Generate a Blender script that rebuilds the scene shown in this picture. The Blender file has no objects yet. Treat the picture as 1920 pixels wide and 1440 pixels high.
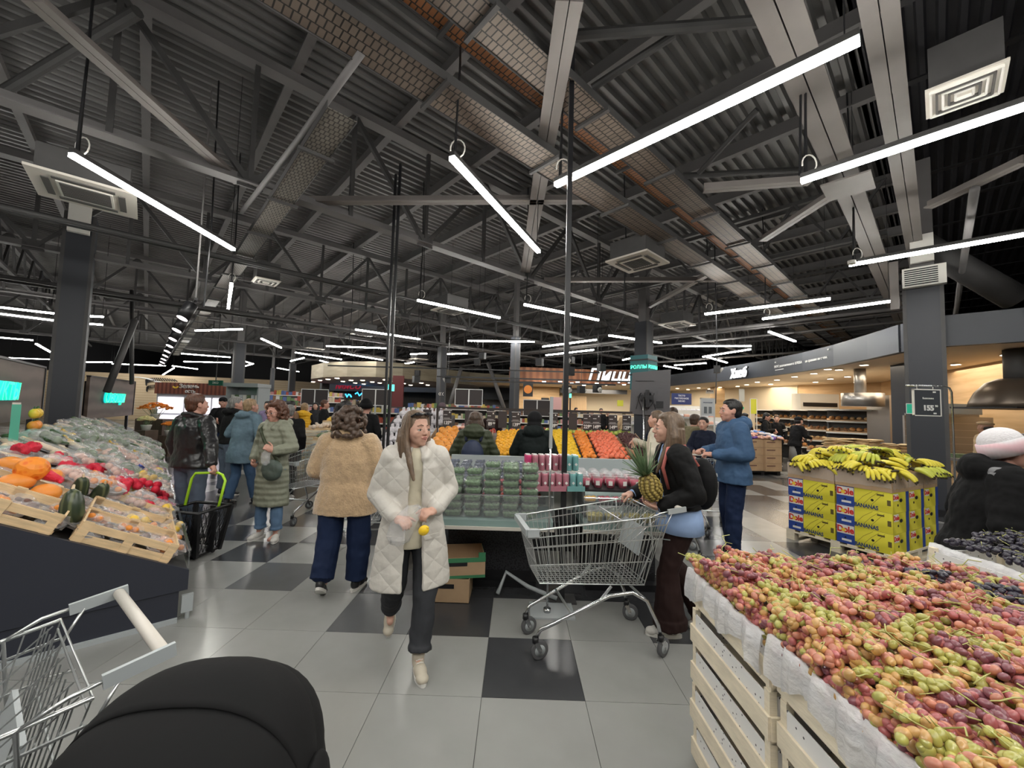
import bpy, bmesh, math, random
from mathutils import Vector, Matrix, Euler
random.seed(7)
R = random.Random(11)
sc = bpy.context.scene
COL = sc.collection
# ------------------------------------------------------------------ camera
F = 740.0; CH = 1.68
def _basis():
    p = math.radians(3.42); ro = math.radians(1.58); yaw = -0.012
    f = Vector((math.sin(yaw)*math.cos(p), math.cos(yaw)*math.cos(p), math.sin(p)))
    r = Vector((math.cos(yaw), -math.sin(yaw), 0)); u = r.cross(f)
    c, s = math.cos(ro), math.sin(ro)
    return f, r*c + u*s, u*c - r*s
CF, CR, CU = _basis()
cam = bpy.data.cameras.new('camera'); camo = bpy.data.objects.new('camera', cam); COL.objects.link(camo)
M = Matrix((CR, CU, -CF)).transposed().to_4x4(); M.translation = (0, 0, CH)
camo.matrix_world = M
cam.sensor_fit = 'HORIZONTAL'; cam.sensor_width = 36; cam.lens = 36*F/1920; cam.clip_start = .02; cam.clip_end = 200
sc.camera = camo
# ------------------------------------------------------------------ world, exposure
w = bpy.data.worlds.new('world'); sc.world = w; w.use_nodes = True
w.node_tree.nodes['Background'].inputs[0].default_value = (.75, .8, .9, 1)
w.node_tree.nodes['Background'].inputs[1].default_value = .3
vs = sc.view_settings
vs.view_transform = 'Standard'; vs.look = 'None'; vs.gamma = 1; vs.use_curve_mapping = False
vs.exposure = 0.62
cy = sc.cycles; cy.max_bounces = 6; cy.diffuse_bounces = 3; cy.glossy_bounces = 2; cy.transmission_bounces = 2; cy.transparent_max_bounces = 6; cy.caustics_reflective = False; cy.caustics_refractive = False
LAMP = 42.0          # emission of the linear lamps
# ------------------------------------------------------------------ measuring helpers
TA = math.radians(43.4)          # the building grid is turned against the floor tiles
AU = Vector((math.cos(TA), math.sin(TA), 0)); AV = Vector((-math.sin(TA), math.cos(TA), 0))
def W(u, v, z=0): return AU*u + AV*v + Vector((0, 0, z))
def _ray(x, y): return CF + CR*((x-960)/F) + CU*((720-y)/F)
def G(x, y, z=0.0):
    d = _ray(x, y); t = (z-CH)/d.z; return Vector((d.x*t, d.y*t, z))
def AY(x, y, Y):
    d = _ray(x, y); t = Y/d.y; return Vector((d.x*t, Y, CH+d.z*t))
# ------------------------------------------------------------------ materials
MATS = {}
def mat(name, col, rough=.6, metal=0.0, bump=0.0, bscale=40, vary=0.0, vscale=6, emit=None, es=1.0, alpha=None, trans=0, coat=0, stretch=None, spec=.5, sheen=0, aniso=None):
    if name in MATS: return MATS[name]
    m = bpy.data.materials.new(name); m.use_nodes = True; nt = m.node_tree; b = nt.nodes['Principled BSDF']
    b.inputs['Base Color'].default_value = (*col, 1); b.inputs['Roughness'].default_value = rough
    b.inputs['Metallic'].default_value = metal; b.inputs['Specular IOR Level'].default_value = spec
    if coat: b.inputs['Coat Weight'].default_value = coat; b.inputs['Coat Roughness'].default_value = .15
    if sheen: b.inputs['Sheen Weight'].default_value = sheen
    if trans: b.inputs['Transmission Weight'].default_value = trans
    if alpha is not None: b.inputs['Alpha'].default_value = alpha
    if emit: b.inputs['Emission Color'].default_value = (*emit, 1); b.inputs['Emission Strength'].default_value = es
    if bump or vary:
        tc = nt.nodes.new('ShaderNodeTexCoord'); src = tc.outputs['Object']
        if stretch:
            mp = nt.nodes.new('ShaderNodeMapping'); mp.inputs['Scale'].default_value = stretch
            nt.links.new(src, mp.inputs[0]); src = mp.outputs[0]
        if vary:
            n = nt.nodes.new('ShaderNodeTexNoise'); n.inputs['Scale'].default_value = vscale; n.inputs['Detail'].default_value = 5
            nt.links.new(src, n.inputs['Vector'])
            r = nt.nodes.new('ShaderNodeValToRGB'); r.color_ramp.elements[0].position = .3; r.color_ramp.elements[1].position = .7
            r.color_ramp.elements[0].color = (*[max(0, c*(1-vary)) for c in col], 1)
            r.color_ramp.elements[1].color = (*[min(1, c*(1+vary)) for c in col], 1)
            nt.links.new(n.outputs['Fac'], r.inputs[0]); nt.links.new(r.outputs[0], b.inputs['Base Color'])
        if bump:
            n = nt.nodes.new('ShaderNodeTexNoise'); n.inputs['Scale'].default_value = bscale; n.inputs['Detail'].default_value = 4
            nt.links.new(src, n.inputs['Vector'])
            bp = nt.nodes.new('ShaderNodeBump'); bp.inputs['Strength'].default_value = bump; bp.inputs['Distance'].default_value = .01
            nt.links.new(n.outputs['Fac'], bp.inputs['Height']); nt.links.new(bp.outputs[0], b.inputs['Normal'])
    MATS[name] = m
    return m
def two_tone(name, c1, c2, kind='wave', scale=8, rough=.6, metal=0, thresh=.5, stretch=(1, 1, 1), sharp=.02, bump=.2, rot=(0, 0, 0), dist=0):
    """procedural two-colour pattern: wave / noise / voronoi / checker"""
    if name in MATS: return MATS[name]
    m = bpy.data.materials.new(name); m.use_nodes = True; nt = m.node_tree; b = nt.nodes['Principled BSDF']
    b.inputs['Roughness'].default_value = rough; b.inputs['Metallic'].default_value = metal
    tc = nt.nodes.new('ShaderNodeTexCoord'); mp = nt.nodes.new('ShaderNodeMapping'); mp.inputs['Scale'].default_value = stretch
    mp.inputs['Rotation'].default_value = rot
    nt.links.new(tc.outputs['Object'], mp.inputs[0])
    t = nt.nodes.new({'wave': 'ShaderNodeTexWave', 'noise': 'ShaderNodeTexNoise', 'voronoi': 'ShaderNodeTexVoronoi'}[kind])
    t.inputs['Scale'].default_value = scale
    if kind == 'wave': t.inputs['Distortion'].default_value = dist; t.inputs['Detail'].default_value = 3
    nt.links.new(mp.outputs[0], t.inputs['Vector'])
    out = t.outputs['Distance'] if kind == 'voronoi' else t.outputs[1] if kind == 'wave' else t.outputs['Fac']
    r = nt.nodes.new('ShaderNodeValToRGB'); r.color_ramp.elements[0].position = max(0, thresh-sharp); r.color_ramp.elements[1].position = min(1, thresh+sharp)
    r.color_ramp.elements[0].color = (*c1, 1); r.color_ramp.elements[1].color = (*c2, 1)
    nt.links.new(out, r.inputs[0]); nt.links.new(r.outputs[0], b.inputs['Base Color'])
    if bump:
        bp = nt.nodes.new('ShaderNodeBump'); bp.inputs['Strength'].default_value = bump; bp.inputs['Distance'].default_value = .01
        nt.links.new(out, bp.inputs['Height']); nt.links.new(bp.outputs[0], b.inputs['Normal'])
    MATS[name] = m
    return m
def slotmat(name, base, slot, along, sx=.06, sy=.1):
    """galvanised tray sheet with rows of punched slots (brick texture)"""
    m = bpy.data.materials.new(name); m.use_nodes = True; nt = m.node_tree; b = nt.nodes['Principled BSDF']
    b.inputs['Roughness'].default_value = .5; b.inputs['Metallic'].default_value = .25
    tc = nt.nodes.new('ShaderNodeTexCoord'); mp = nt.nodes.new('ShaderNodeMapping')
    nt.links.new(tc.outputs['Object'], mp.inputs[0])
    br = nt.nodes.new('ShaderNodeTexBrick'); br.inputs['Scale'].default_value = 1; br.offset = .5
    br.inputs['Brick Width'].default_value = sx; br.inputs['Row Height'].default_value = sy; br.inputs['Mortar Size'].default_value = .006
    br.inputs['Mortar Smooth'].default_value = 0; br.inputs['Bias'].default_value = 0
    br.inputs['Color1'].default_value = (*base, 1); br.inputs['Color2'].default_value = (*[c*.8 for c in base], 1); br.inputs['Mortar'].default_value = (*slot, 1)
    nt.links.new(mp.outputs[0], br.inputs['Vector']); nt.links.new(br.outputs[0], b.inputs['Base Color'])
    MATS[name] = m
    return m
# ------------------------------------------------------------------ object helpers
def tag(o, label=None, cat=None, group=None, kind=None):
    if label: o['label'] = label
    if cat: o['category'] = cat
    if group: o['group'] = group
    if kind: o['kind'] = kind
    return o
def empty(name, loc=(0, 0, 0), rz=0.0, label=None, cat=None, group=None, kind=None):
    o = bpy.data.objects.new(name, None); COL.objects.link(o); o.location = loc; o.rotation_euler = (0, 0, rz); o.empty_display_size = .05
    return tag(o, label, cat, group, kind)
def copy_tree(o, parent=None):
    c = o.copy(); COL.objects.link(c)
    if parent: c.parent = parent
    for ch in list(o.children): copy_tree(ch, c)
    return c
def place(proto, loc, rot=(0, 0, 0), scale=1, label=None, group=None, used=set()):
    """first call uses the prototype itself, later calls copy it"""
    if proto.name not in used: used.add(proto.name); o = proto
    else: o = copy_tree(proto)
    o.location = loc; o.rotation_euler = rot if hasattr(rot, '__len__') else (0, 0, rot)
    o.scale = (scale, scale, scale) if not hasattr(scale, '__len__') else scale
    if label: o['label'] = label
    if group: o['group'] = group
    return o
class MB:
    def __init__(s): s.v = []; s.f = []; s.m = []; s.mi = 0
    def add(s, vs, fs):
        n = len(s.v); s.v += [tuple(p) for p in vs]; s.f += [tuple(i+n for i in q) for q in fs]; s.m += [s.mi]*len(fs); return s
    def mat(s, i): s.mi = i; return s
    def box(s, x0, x1, y0, y1, z0, z1):
        vs = [(x, y, z) for z in (z0, z1) for y in (y0, y1) for x in (x0, x1)]
        return s.add(vs, [(0, 2, 3, 1), (4, 5, 7, 6), (0, 1, 5, 4), (2, 6, 7, 3), (0, 4, 6, 2), (1, 3, 7, 5)])
    def cbox(s, c, d, rot=None):
        vs = [Vector((x*d[0]/2, y*d[1]/2, z*d[2]/2)) for z in (-1, 1) for y in (-1, 1) for x in (-1, 1)]
        if rot is not None: vs = [rot @ p for p in vs]
        c = Vector(c); return s.add([p+c for p in vs], [(0, 2, 3, 1), (4, 5, 7, 6), (0, 1, 5, 4), (2, 6, 7, 3), (0, 4, 6, 2), (1, 3, 7, 5)])
    def beam(s, p, q, w, h, up=Vector((0, 0, 1))):
        p = Vector(p); q = Vector(q); d = q-p; L = d.length; d.normalize()
        if abs(d.dot(up)) > .98: up = Vector((0, 1, 0))
        x = d.cross(up).normalized(); z = x.cross(d)
        rot = Matrix((x, d, z)).transposed()
        return s.cbox((p+q)/2, (w, L, h), rot)
    def tube(s, pts, r, n=8, cap=True, closed=False):
        pts = [Vector(p) for p in pts]; N = len(pts); rr = r if hasattr(r, '__len__') else [r]*N
        vs = []; fs = []; pu = None
        for i, p in enumerate(pts):
            a = pts[(i-1) % N] if (i or closed) else p; b = pts[(i+1) % N] if (i < N-1 or closed) else p
            t = (b-a)
            if t.length < 1e-9: t = Vector((0, 0, 1))
            t.normalize()
            if pu is None: pu = t.orthogonal().normalized()
            else:
                pu = pu - t*pu.dot(t)
                if pu.length < 1e-6: pu = t.orthogonal()
                pu.normalize()
            w = t.cross(pu)
            for k in range(n):
                an = 2*math.pi*k/n; vs.append(p + (pu*math.cos(an)+w*math.sin(an))*rr[i])
        for i in range(N if closed else N-1):
            j = (i+1) % N
            for k in range(n): k2 = (k+1) % n; fs.append((i*n+k, i*n+k2, j*n+k2, j*n+k))
        if cap and not closed: fs.append(tuple(range(n-1, -1, -1))); fs.append(tuple((N-1)*n+k for k in range(n)))
        return s.add(vs, fs)
    def cyl(s, p, q, r, n=16, r2=None): return s.tube([p, q], [r, r if r2 is None else r2], n)
    def ell(s, c, r, rot=None, n=16, m=10):
        c = Vector(c); r = r if hasattr(r, '__len__') else (r, r, r); vs = []; fs = []
        for i in range(m+1):
            ph = math.pi*i/m
            for k in range(n):
                th = 2*math.pi*k/n
                p = Vector((r[0]*math.sin(ph)*math.cos(th), r[1]*math.sin(ph)*math.sin(th), r[2]*math.cos(ph)))
                if rot is not None: p = rot @ p
                vs.append(p+c)
        for i in range(m):
            for k in range(n): k2 = (k+1) % n; fs.append((i*n+k, (i+1)*n+k, (i+1)*n+k2, i*n+k2))
        return s.add(vs, fs)
    def cap(s, p, q, r1, r2, n=14):
        p = Vector(p); q = Vector(q); d = (q-p); L = d.length
        if L < 1e-5: return s.ell(p, max(r1, r2), None, n, 8)
        d.normalize(); pts = []; rr = []
        for i in range(5): a = math.pi/2*i/4; pts.append(p-d*r1*math.cos(a)); rr.append(max(r1*math.sin(a), 1e-4))
        for i in range(5): a = math.pi/2*i/4; pts.append(q+d*r2*math.sin(a)); rr.append(max(r2*math.cos(a), 1e-4))
        return s.tube(pts, rr, n)
    def limb(s, pts, rr, n=14):
        for i in range(len(pts)-1): s.cap(pts[i], pts[i+1], rr[i], rr[i+1], n)
        return s
    def loft(s, rings, n=28, cap=True, power=2.0):
        """rings: (cx,cy,cz,rx,ry[,yaw[,tiltx]])"""
        vs = []; fs = []
        for rg in rings:
            cx, cy, cz, rx, ry = rg[:5]; yw = rg[5] if len(rg) > 5 else 0; tx = rg[6] if len(rg) > 6 else 0
            for k in range(n):
                a = 2*math.pi*k/n; ca, sa = math.cos(a), math.sin(a)
                x = rx*math.copysign(abs(ca)**(2/power), ca); y = ry*math.copysign(abs(sa)**(2/power), sa)
                p = Vector((x, y, y*math.tan(tx)))
                if yw: p = Matrix.Rotation(yw, 3, 'Z') @ p
                vs.append(p+Vector((cx, cy, cz)))
        N = len(rings)
        for i in range(N-1):
            for k in range(n): k2 = (k+1) % n; fs.append((i*n+k, i*n+k2, (i+1)*n+k2, (i+1)*n+k))
        if cap: fs.append(tuple(range(n-1, -1, -1))); fs.append(tuple((N-1)*n+k for k in range(n)))
        return s.add(vs, fs)
    def cshell(s, rings, th, gap=.5, n=30):
        """open-fronted shell (coat): arc ring with thickness, gap (radians half) at +Y; ring=(cx,cy,cz,rx,ry[,gap])"""
        vs = []; fs = []
        for rg in rings:
            cx, cy, cz, rx, ry = rg[:5]; g = rg[5] if len(rg) > 5 else gap
            for lay in (0, 1):
                for k in range(n):
                    a = math.pi/2+g+(2*math.pi-2*g)*k/(n-1)
                    vs.append(Vector((cx+(rx-th*lay)*math.cos(a), cy+(ry-th*lay)*math.sin(a), cz)))
        N = len(rings); S = 2*n
        for i in range(N-1):
            for k in range(n-1):
                fs.append((i*S+k, i*S+k+1, (i+1)*S+k+1, (i+1)*S+k)); fs.append((i*S+n+k+1, i*S+n+k, (i+1)*S+n+k, (i+1)*S+n+k+1))
            for k in (0, n-1):
                q = (i*S+k, (i+1)*S+k, (i+1)*S+n+k, i*S+n+k); fs.append(q if k == 0 else q[::-1])
        for i in (0, N-1):
            for k in range(n-1):
                q = (i*S+k, i*S+n+k, i*S+n+k+1, i*S+k+1); fs.append(q if i == 0 else q[::-1])
        return s.add(vs, fs)
    def xf(s, M4):
        s.v = [tuple(M4 @ Vector(p)) for p in s.v]; return s
    def mesh(s, name, mats, smooth=False):
        me = bpy.data.meshes.new(name); me.from_pydata(s.v, [], s.f)
        for m in (mats if isinstance(mats, (list, tuple)) else [mats]): me.materials.append(m)
        if isinstance(mats, (list, tuple)) and len(mats) > 1: me.polygons.foreach_set('material_index', s.m)
        if smooth: me.polygons.foreach_set('use_smooth', [True]*len(me.polygons))
        me.update(); return me
    def build(s, name, mats, parent=None, smooth=False, loc=None, rz=None, **kw):
        o = bpy.data.objects.new(name, s.mesh(name, mats, smooth)); COL.objects.link(o)
        if parent: o.parent = parent
        if loc is not None: o.location = loc
        if rz is not None: o.rotation_euler = (0, 0, rz)
        if kw: tag(o, **kw)
        return o
TMP = bpy.data.scenes.new('workshop')          # small side scene, so that modifiers are evaluated without the whole hall
def evaluate(o):
    TMP.collection.objects.link(o); vl = TMP.view_layers[0]; vl.update(); dg = vl.depsgraph
    me = bpy.data.meshes.new_from_object(o.evaluated_get(dg), preserve_all_data_layers=False, depsgraph=dg)
    TMP.collection.objects.unlink(o); return me
def voxel(mb, name, mats, vox, parent=None, sm=3, disp=None, **kw):
    """fuse overlapping volumes into one continuous smooth surface"""
    me = mb.mesh(name+'_src', mats, True); o = bpy.data.objects.new(name, me)
    r = o.modifiers.new('r', 'REMESH'); r.mode = 'VOXEL'; r.voxel_size = vox; r.use_smooth_shade = True
    if sm: q = o.modifiers.new('s', 'SMOOTH'); q.factor = .5; q.iterations = sm
    if disp:
        for (size, strength) in disp:
            tx = bpy.data.textures.new('d', 'CLOUDS'); tx.noise_scale = size; tx.noise_depth = 1
            d = o.modifiers.new('d', 'DISPLACE'); d.texture = tx; d.strength = strength; d.mid_level = .5
    m2 = evaluate(o); COL.objects.link(o)
    o.modifiers.clear(); o.data = m2; bpy.data.meshes.remove(me); m2.name = name
    m2.materials.clear()
    for m in (mats if isinstance(mats, (list, tuple)) else [mats]): m2.materials.append(m)
    m2.polygons.foreach_set('use_smooth', [True]*len(m2.polygons)); m2.update()
    if parent: o.parent = parent
    if kw: tag(o, **kw)
    return o
def text(s, size, mats, name='lettering', parent=None, loc=(0, 0, 0), rot=(math.pi/2, 0, 0), depth=.004, shear=0, off=0, align='CENTER', sx=1, bevel=0, space=1.0):
    c = bpy.data.curves.new(name, 'FONT'); c.body = s; c.size = size; c.extrude = depth; c.shear = shear; c.offset = off; c.align_x = align; c.align_y = 'CENTER'
    c.bevel_depth = bevel; c.resolution_u = 4; c.space_character = space
    o = bpy.data.objects.new(name, c); me = evaluate(o)
    bpy.data.objects.remove(o); bpy.data.curves.remove(c)
    me.materials.clear(); me.materials.append(mats); me.name = name
    n = bpy.data.objects.new(name, me); COL.objects.link(n)
    if parent: n.parent = parent
    n.location = loc; n.rotation_euler = rot; n.scale = (sx, 1, 1)
    return n
# palette
m_navy = mat('navy_panel', (.026, .029, .042), .45, bump=.03)
m_black = mat('black_metal', (.012, .012, .014), .4)
m_dark = mat('dark_steel', (.06, .058, .058), .55, vary=.15, vscale=3)
m_steel = mat('painted_steel', (.14, .133, .132), .55, vary=.12, vscale=2)
m_steelp = mat('warm_painted_steel', (.19, .17, .16), .5, vary=.1, vscale=2)
m_chrome = mat('chrome', (.62, .63, .64), .22, 1)
m_wire = mat('galvanised_wire', (.6, .62, .62), .28, .85)
m_white = mat('white_paint', (.75, .73, .68), .5)
m_offw = mat('offwhite_plastic', (.62, .58, .52), .4)
m_rubber = mat('grey_rubber', (.1, .1, .105), .7)
m_greyp = mat('grey_plastic', (.4, .43, .44), .35)
m_lamp = mat('lamp_diffuser', (1, 1, 1), .5, emit=(1, .98, .92), es=LAMP)
m_down = mat('downlight_lens', (1, 1, 1), .5, emit=(1, .86, .66), es=14)
m_wood = mat('light_wood', (.56, .36, .19), .6, bump=.1, bscale=8, vary=.28, vscale=3, stretch=(1, 6, 18))
m_woodx = mat('crate_wood', (.72, .52, .3), .7, bump=.15, bscale=10, vary=.18, vscale=3, stretch=(2, 2, 14))
m_pale = mat('pale_slat_wood', (.8, .71, .55), .7, bump=.15, bscale=12, vary=.1, vscale=3, stretch=(3, 3, 14))
m_card = mat('brown_cardboard', (.47, .32, .19), .85, bump=.05, vary=.08)
m_dwood = mat('dark_wood', (.11, .075, .055), .6, bump=.1, vary=.3, vscale=3, stretch=(6, 1, 1))
m_glass = mat('clear_plastic', (.85, .9, .88), .08, alpha=.12, coat=1, spec=1)
m_film = mat('crinkled_film', (.9, .9, .92), .12, alpha=.22, bump=1.0, bscale=55, coat=1, spec=1)
m_film2 = mat('white_film', (.85, .85, .87), .22, alpha=.68, bump=1.0, bscale=38, coat=1, stretch=(1, .6, 1.1))
# ================================================================== FLOOR
m_tl = mat('light_tile', (.3, .3, .29), .22, bump=.02, bscale=30, vary=.12, vscale=1.5)
m_tm = mat('mid_grey_tile', (.115, .117, .12), .22, bump=.02, bscale=30, vary=.15, vscale=1.5)
m_td = mat('charcoal_tile', (.05, .051, .055), .22, bump=.02, bscale=30, vary=.2, vscale=1.5)
m_grout = mat('grout', (.07, .07, .07), .9)
floor = empty('floor', kind='structure')
MB().box(-45, 45, -3, 48, -.06, -.012).build('floor_base', m_grout, floor)
TX0, TY0, TS = -.755, 2.39, .6
TONE = {}
def _tone(px, py, c):
    p = G(px, py); TONE[(math.floor((p.x-TX0)/TS), math.floor((p.y-TY0)/TS))] = c
for c, s in (('d', '467,1038 522,1033 500,1082 444,1100 544,1100 589,1015 449,1002 500,995 444,975 578,960 693,1100 990,1250 870,1150 900,1160 1000,1110 900,1110 1215,1105 1160,1110 640,1010 700,1000 1433,921 1495,1024 560,900 470,900 1300,1010 1240,1060'),
             ('m', '555,1071 584,980 600,904 1416,953 1449,951 1460,967 640,960 1180,1050 1330,950'),
             ('l', '455,1071 433,1029 555,1004 622,1093 589,924 464,984 1416,907 1454,932 1427,975 1427,1024 1000,1160 1150,1160 700,1250 1150,1260 1050,1400 800,1400 380,1120 500,1150 600,1150')):
    for q in s.split(): a, b = q.split(','); _tone(int(a), int(b), c)
rt = random.Random(5)
def tone(i, j):
    if (i, j) in TONE: return TONE[(i, j)]
    if j < 1: return 'l'
    x = TX0+TS*i; y = TY0+TS*j
    if j < 4 and x < -1.6: return 'l'
    return rt.choice('dddmmll')
tm = {'l': m_tl, 'm': m_tm, 'd': m_td}
tile_me = {k: MB().box(.0015, TS-.0015, .0015, TS-.0015, -.012, 0).mesh('tile', m) for k, m in tm.items()}
cands = []
for j in range(-5, 72):
    for i in range(-62, 66):
        x = TX0+TS*i; y = TY0+TS*j; cx, cy = x+.3, y+.3
        infr = cy > .3 and abs(cx) < cy*1.32+.5
        cands.append((0 if infr else 1, cx*cx+cy*cy, i, j))
cands.sort()
rest = {k: MB() for k in tm}
for n, (q, d, i, j) in enumerate(cands):
    x = TX0+TS*i; y = TY0+TS*j; t = tone(i, j)
    if n < 290 and q == 0:
        o = bpy.data.objects.new('floor_tile', tile_me[t]); COL.objects.link(o); o.parent = floor; o.location = (x, y, 0)
    else: rest[t].box(x+.0015, x+TS-.0015, y+.0015, y+TS-.0015, -.012, 0)
for k in tm: rest[k].build('floor_tiles', tm[k], floor, kind='stuff')
# ================================================================== SHELL WALLS AND ROOF
m_deck = mat('roof_deck', (.15, .146, .142), .45, .35, vary=.2, vscale=1)
m_deckb = mat('dark_roof_deck', (.02, .02, .024), .5, .2, vary=.3, vscale=2)
ceiling = empty('ceiling', kind='structure', rz=TA)
def deck(v0, v1, m, name):
    b = MB(); vs = []; fs = []; v = v0; P = .19; k = 0
    prof = [(0, 0), (.06, 0), (.085, .07), (.165, .07), (.19, 0)]
    pts = []
    while v < v1:
        for (a, h) in prof[:-1]: pts.append((v+a, h))
        v += P
    us = [-48+2.0*k for k in range(55)]; K = len(us)          # short lengths keep the ray tree tight
    for (a, h) in pts: vs += [(u, a, 6.75+h) for u in us]
    for i in range(len(pts)-1): fs += [(i*K+k, i*K+k+1, (i+1)*K+k+1, (i+1)*K+k) for k in range(K-1)]
    b.add(vs, fs).build(name, m, ceiling)
deck(.6, 64, m_deck, 'corrugated_roof_sheet'); deck(-34, .6, m_deckb, 'corrugated_roof_sheet')
b = MB()
for i in range(27):
    for j in range(25): b.box(-48+4*i, -44+4*i, -34+4*j, -30+4*j, 6.84, 6.9)
b.build('roof_board', m_black, ceiling)
m_farw = two_tone('plank_wall', (.62, .5, .34), (.5, .38, .24), 'wave', 1.6, .6, thresh=.06, sharp=.05, rot=(0, math.pi/2, 0), dist=.4, bump=.3)
wf = empty('wall_far', kind='structure')
m_blackw = mat('black_wall', (.012, .012, .014), .8)
MB().box(-45, 45, 44, 44.2, 0, 6.9).build('wall_panel', m_blackw, wf)
for nm, bx in (('wall_left', (-40.2, -40, -3, 44)), ('wall_right', (34, 34.2, -3, 44)), ('wall_back', (-40, 34, -3.2, -3))):
    tag(MB().box(bx[0], bx[1], bx[2], bx[3], 0, 6.9).build(nm, m_blackw), kind='structure')
# ------------------------------------------------------------------ roof framing
purl = empty('roof_purlins', label='grey steel purlins running under the corrugated roof sheets', cat='roof beam', rz=TA)
for k in range(-8, 22):
    u = -.3+1.62*k
    b = MB()
    for q in range(18): b.box(u-.06, u+.06, .3+2.5*q, 2.8+2.5*q, 6.5, 6.52).box(u-.008, u+.008, .3+2.5*q, 2.8+2.5*q, 6.52, 6.75)
    b.build('purlin', m_steel, purl); b = MB()
    for q in range(12): b.box(u-.06, u+.06, -29.71+2.5*q, -27.21+2.5*q, 6.5, 6.52)
    b.build('purlin', m_black, purl)
def truss(v, u0, u1, off, label):
    t = empty('roof_truss', (0, 0, 0), TA, label, 'truss', 'steel roof trusses')
    b = MB(); zb, zt = 4.65, 6.38
    b.box(u0, u1, v-.1, v+.1, zb-.01, zb+.01).box(u0, u1, v-.012, v+.012, zb, zb+.12); b.build('bottom_chord', m_steel, t)
    MB().box(u0, u1, v-.1, v+.1, zt-.01, zt+.12).build('top_chord', m_steel, t)
    u = off; S = 2.74
    while u > u0: u -= S
    while u < u1:
        if u > u0 and u+S < u1:
            MB().beam(W0(u, v, zb), W0(u+S/2, v, zt), .07, .07).build('web_member', m_dark, t)
            MB().beam(W0(u+S/2, v, zt), W0(u+S, v, zb), .07, .07).build('web_member', m_dark, t)
            MB().beam(W0(u+S/2, v, zb), W0(u+S/2, v, zt), .06, .06).build('web_member', m_dark, t)
            MB().beam(W0(u, v, zb), W0(u, v, zt), .06, .06).build('web_member', m_dark, t)
            MB().cbox((u, v, zb+.06), (.3, .03, .22)).build('gusset_plate', m_dark, t)
        u += S
    return t
def W0(u, v, z): return Vector((u, v, z))
for v, lb in ((6.39, 'steel roof truss nearest the camera, crossing above the hanging lamps'), (12.4, 'second steel roof truss from the camera, behind the left column'),
              (18.4, 'third steel roof truss from the camera'), (24.4, 'fourth steel roof truss from the camera, above the far aisles'), (30.4, 'farthest visible steel roof truss'), (-5.6, 'dark steel roof truss above the bakery at the right')):
    truss(v, -14 if v < 20 else -6, 40, .87, lb)
# secondary trusses running the other way
def crosstruss(u, v0, v1, lb):
    t = empty('cross_truss', (0, 0, 0), TA, lb, 'truss', 'steel cross trusses')
    zb, zt = 5.3, 6.4
    MB().box(u-.05, u+.05, v0, v1, zb-.04, zb+.04).build('bottom_chord', m_dark, t)
    MB().box(u-.05, u+.05, v0, v1, zt-.04, zt+.04).build('top_chord', m_dark, t)
    v = v0
    while v+1.5 <= v1:
        MB().beam(W0(u, v, zt), W0(u, v+.75, zb), .05, .05).beam(W0(u, v+.75, zb), W0(u, v+1.5, zt), .05, .05).build('web_member', m_dark, t)
        v += 1.5
for u, lb in ((-3.2, 'cross truss over the left produce shelves'), (10.4, 'cross truss past the middle column'), (16, 'cross truss in front of the pizza counter'), (22, 'cross truss over the far hall')):
    crosstruss(u, 6.5 if u < 3 else .6, 42 if u < 12 else 30, lb)
# main twin girders at the right and flat wind bracing
def flatbar(name, pts, w, label, z=4.75, m=None, cat='beam', group=None):
    b = MB(); p, q = pts; d = (q-p); d.z = 0; d.normalize(); n = Vector((-d.y, d.x, 0))
    for s in (-1, 1): b.beam(p+n*(s*w*.27), q+n*(s*w*.27), w*.5, .02); b.beam(p+n*(s*w*.06)+Vector((0, 0, .05)), q+n*(s*w*.06)+Vector((0, 0, .05)), .012, .1)
    o = b.build(name, m or m_steelp); return tag(o, label, cat, group)
for v, w_, lb in ((.79, .3, 'wide flat twin girder left of the right column'), (.24, .22, 'narrower flat twin girder running straight at the right column')):
    flatbar('roof_girder', (W(-1, v, 4.9), W(22, v, 4.9)), w_, lb, group=None)
for i, (a, b_, w_, lb) in enumerate((((60, 0), (450, 345), .16, 'flat bracing strut slanting over the top left corner'), ((550, 380), (1110, 378), .13, 'flat bracing strut level across the middle of the roof'),
        ((1068, 0), (985, 510), .2, 'bolted flat bracing strut behind the black post'), ((1020, 528), (1360, 527), .12, 'far level bracing strut below the ceiling cassette'),
        ((1217, 577), (1343, 508), .12, 'bracing strut slanting beside the ceiling cassette'), ((1430, 452), (1567, 363), .14, 'bracing strut running to the girder joint plate'),
        ((1320, 357), (1520, 342), .13, 'bracing strut left of the girder joint plate'), ((1740, 390), (1920, 305), .13, 'bracing strut at the far right under the air grille'))):
    flatbar('bracing_strut', (G(a[0], a[1], 4.75), G(b_[0], b_[1], 4.75)), w_, lb)
p = G(1590, 350, 4.72)
tag(MB().cbox(p, (.55, .5, .02), Matrix.Rotation(TA, 3, 'Z')).build('joint_plate', m_steelp), 'bolted joint plate under the wide girder', 'plate')
for i, (a, b_, r, lb) in enumerate((((0, 175), (258, 22), .06, 'dark round brace at the top left'), ((1040, 70), (1420, 40), .06, 'dark round brace in front of the bright roof sheets'), ((1110, 165), (1265, 65), .045, 'thin round brace meeting the long dark brace'),
        ((1280, 330), (1500, 318), .05, 'dark brace low over the lamp row'), ((1310, 325), (1420, 205), .04, 'slanting brace below the long lamp'))):
    tag(MB().tube([G(a[0], a[1], 5.6), G(b_[0], b_[1], 5.9)], r, 10).build('round_brace', m_dark), lb, 'brace')
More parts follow.
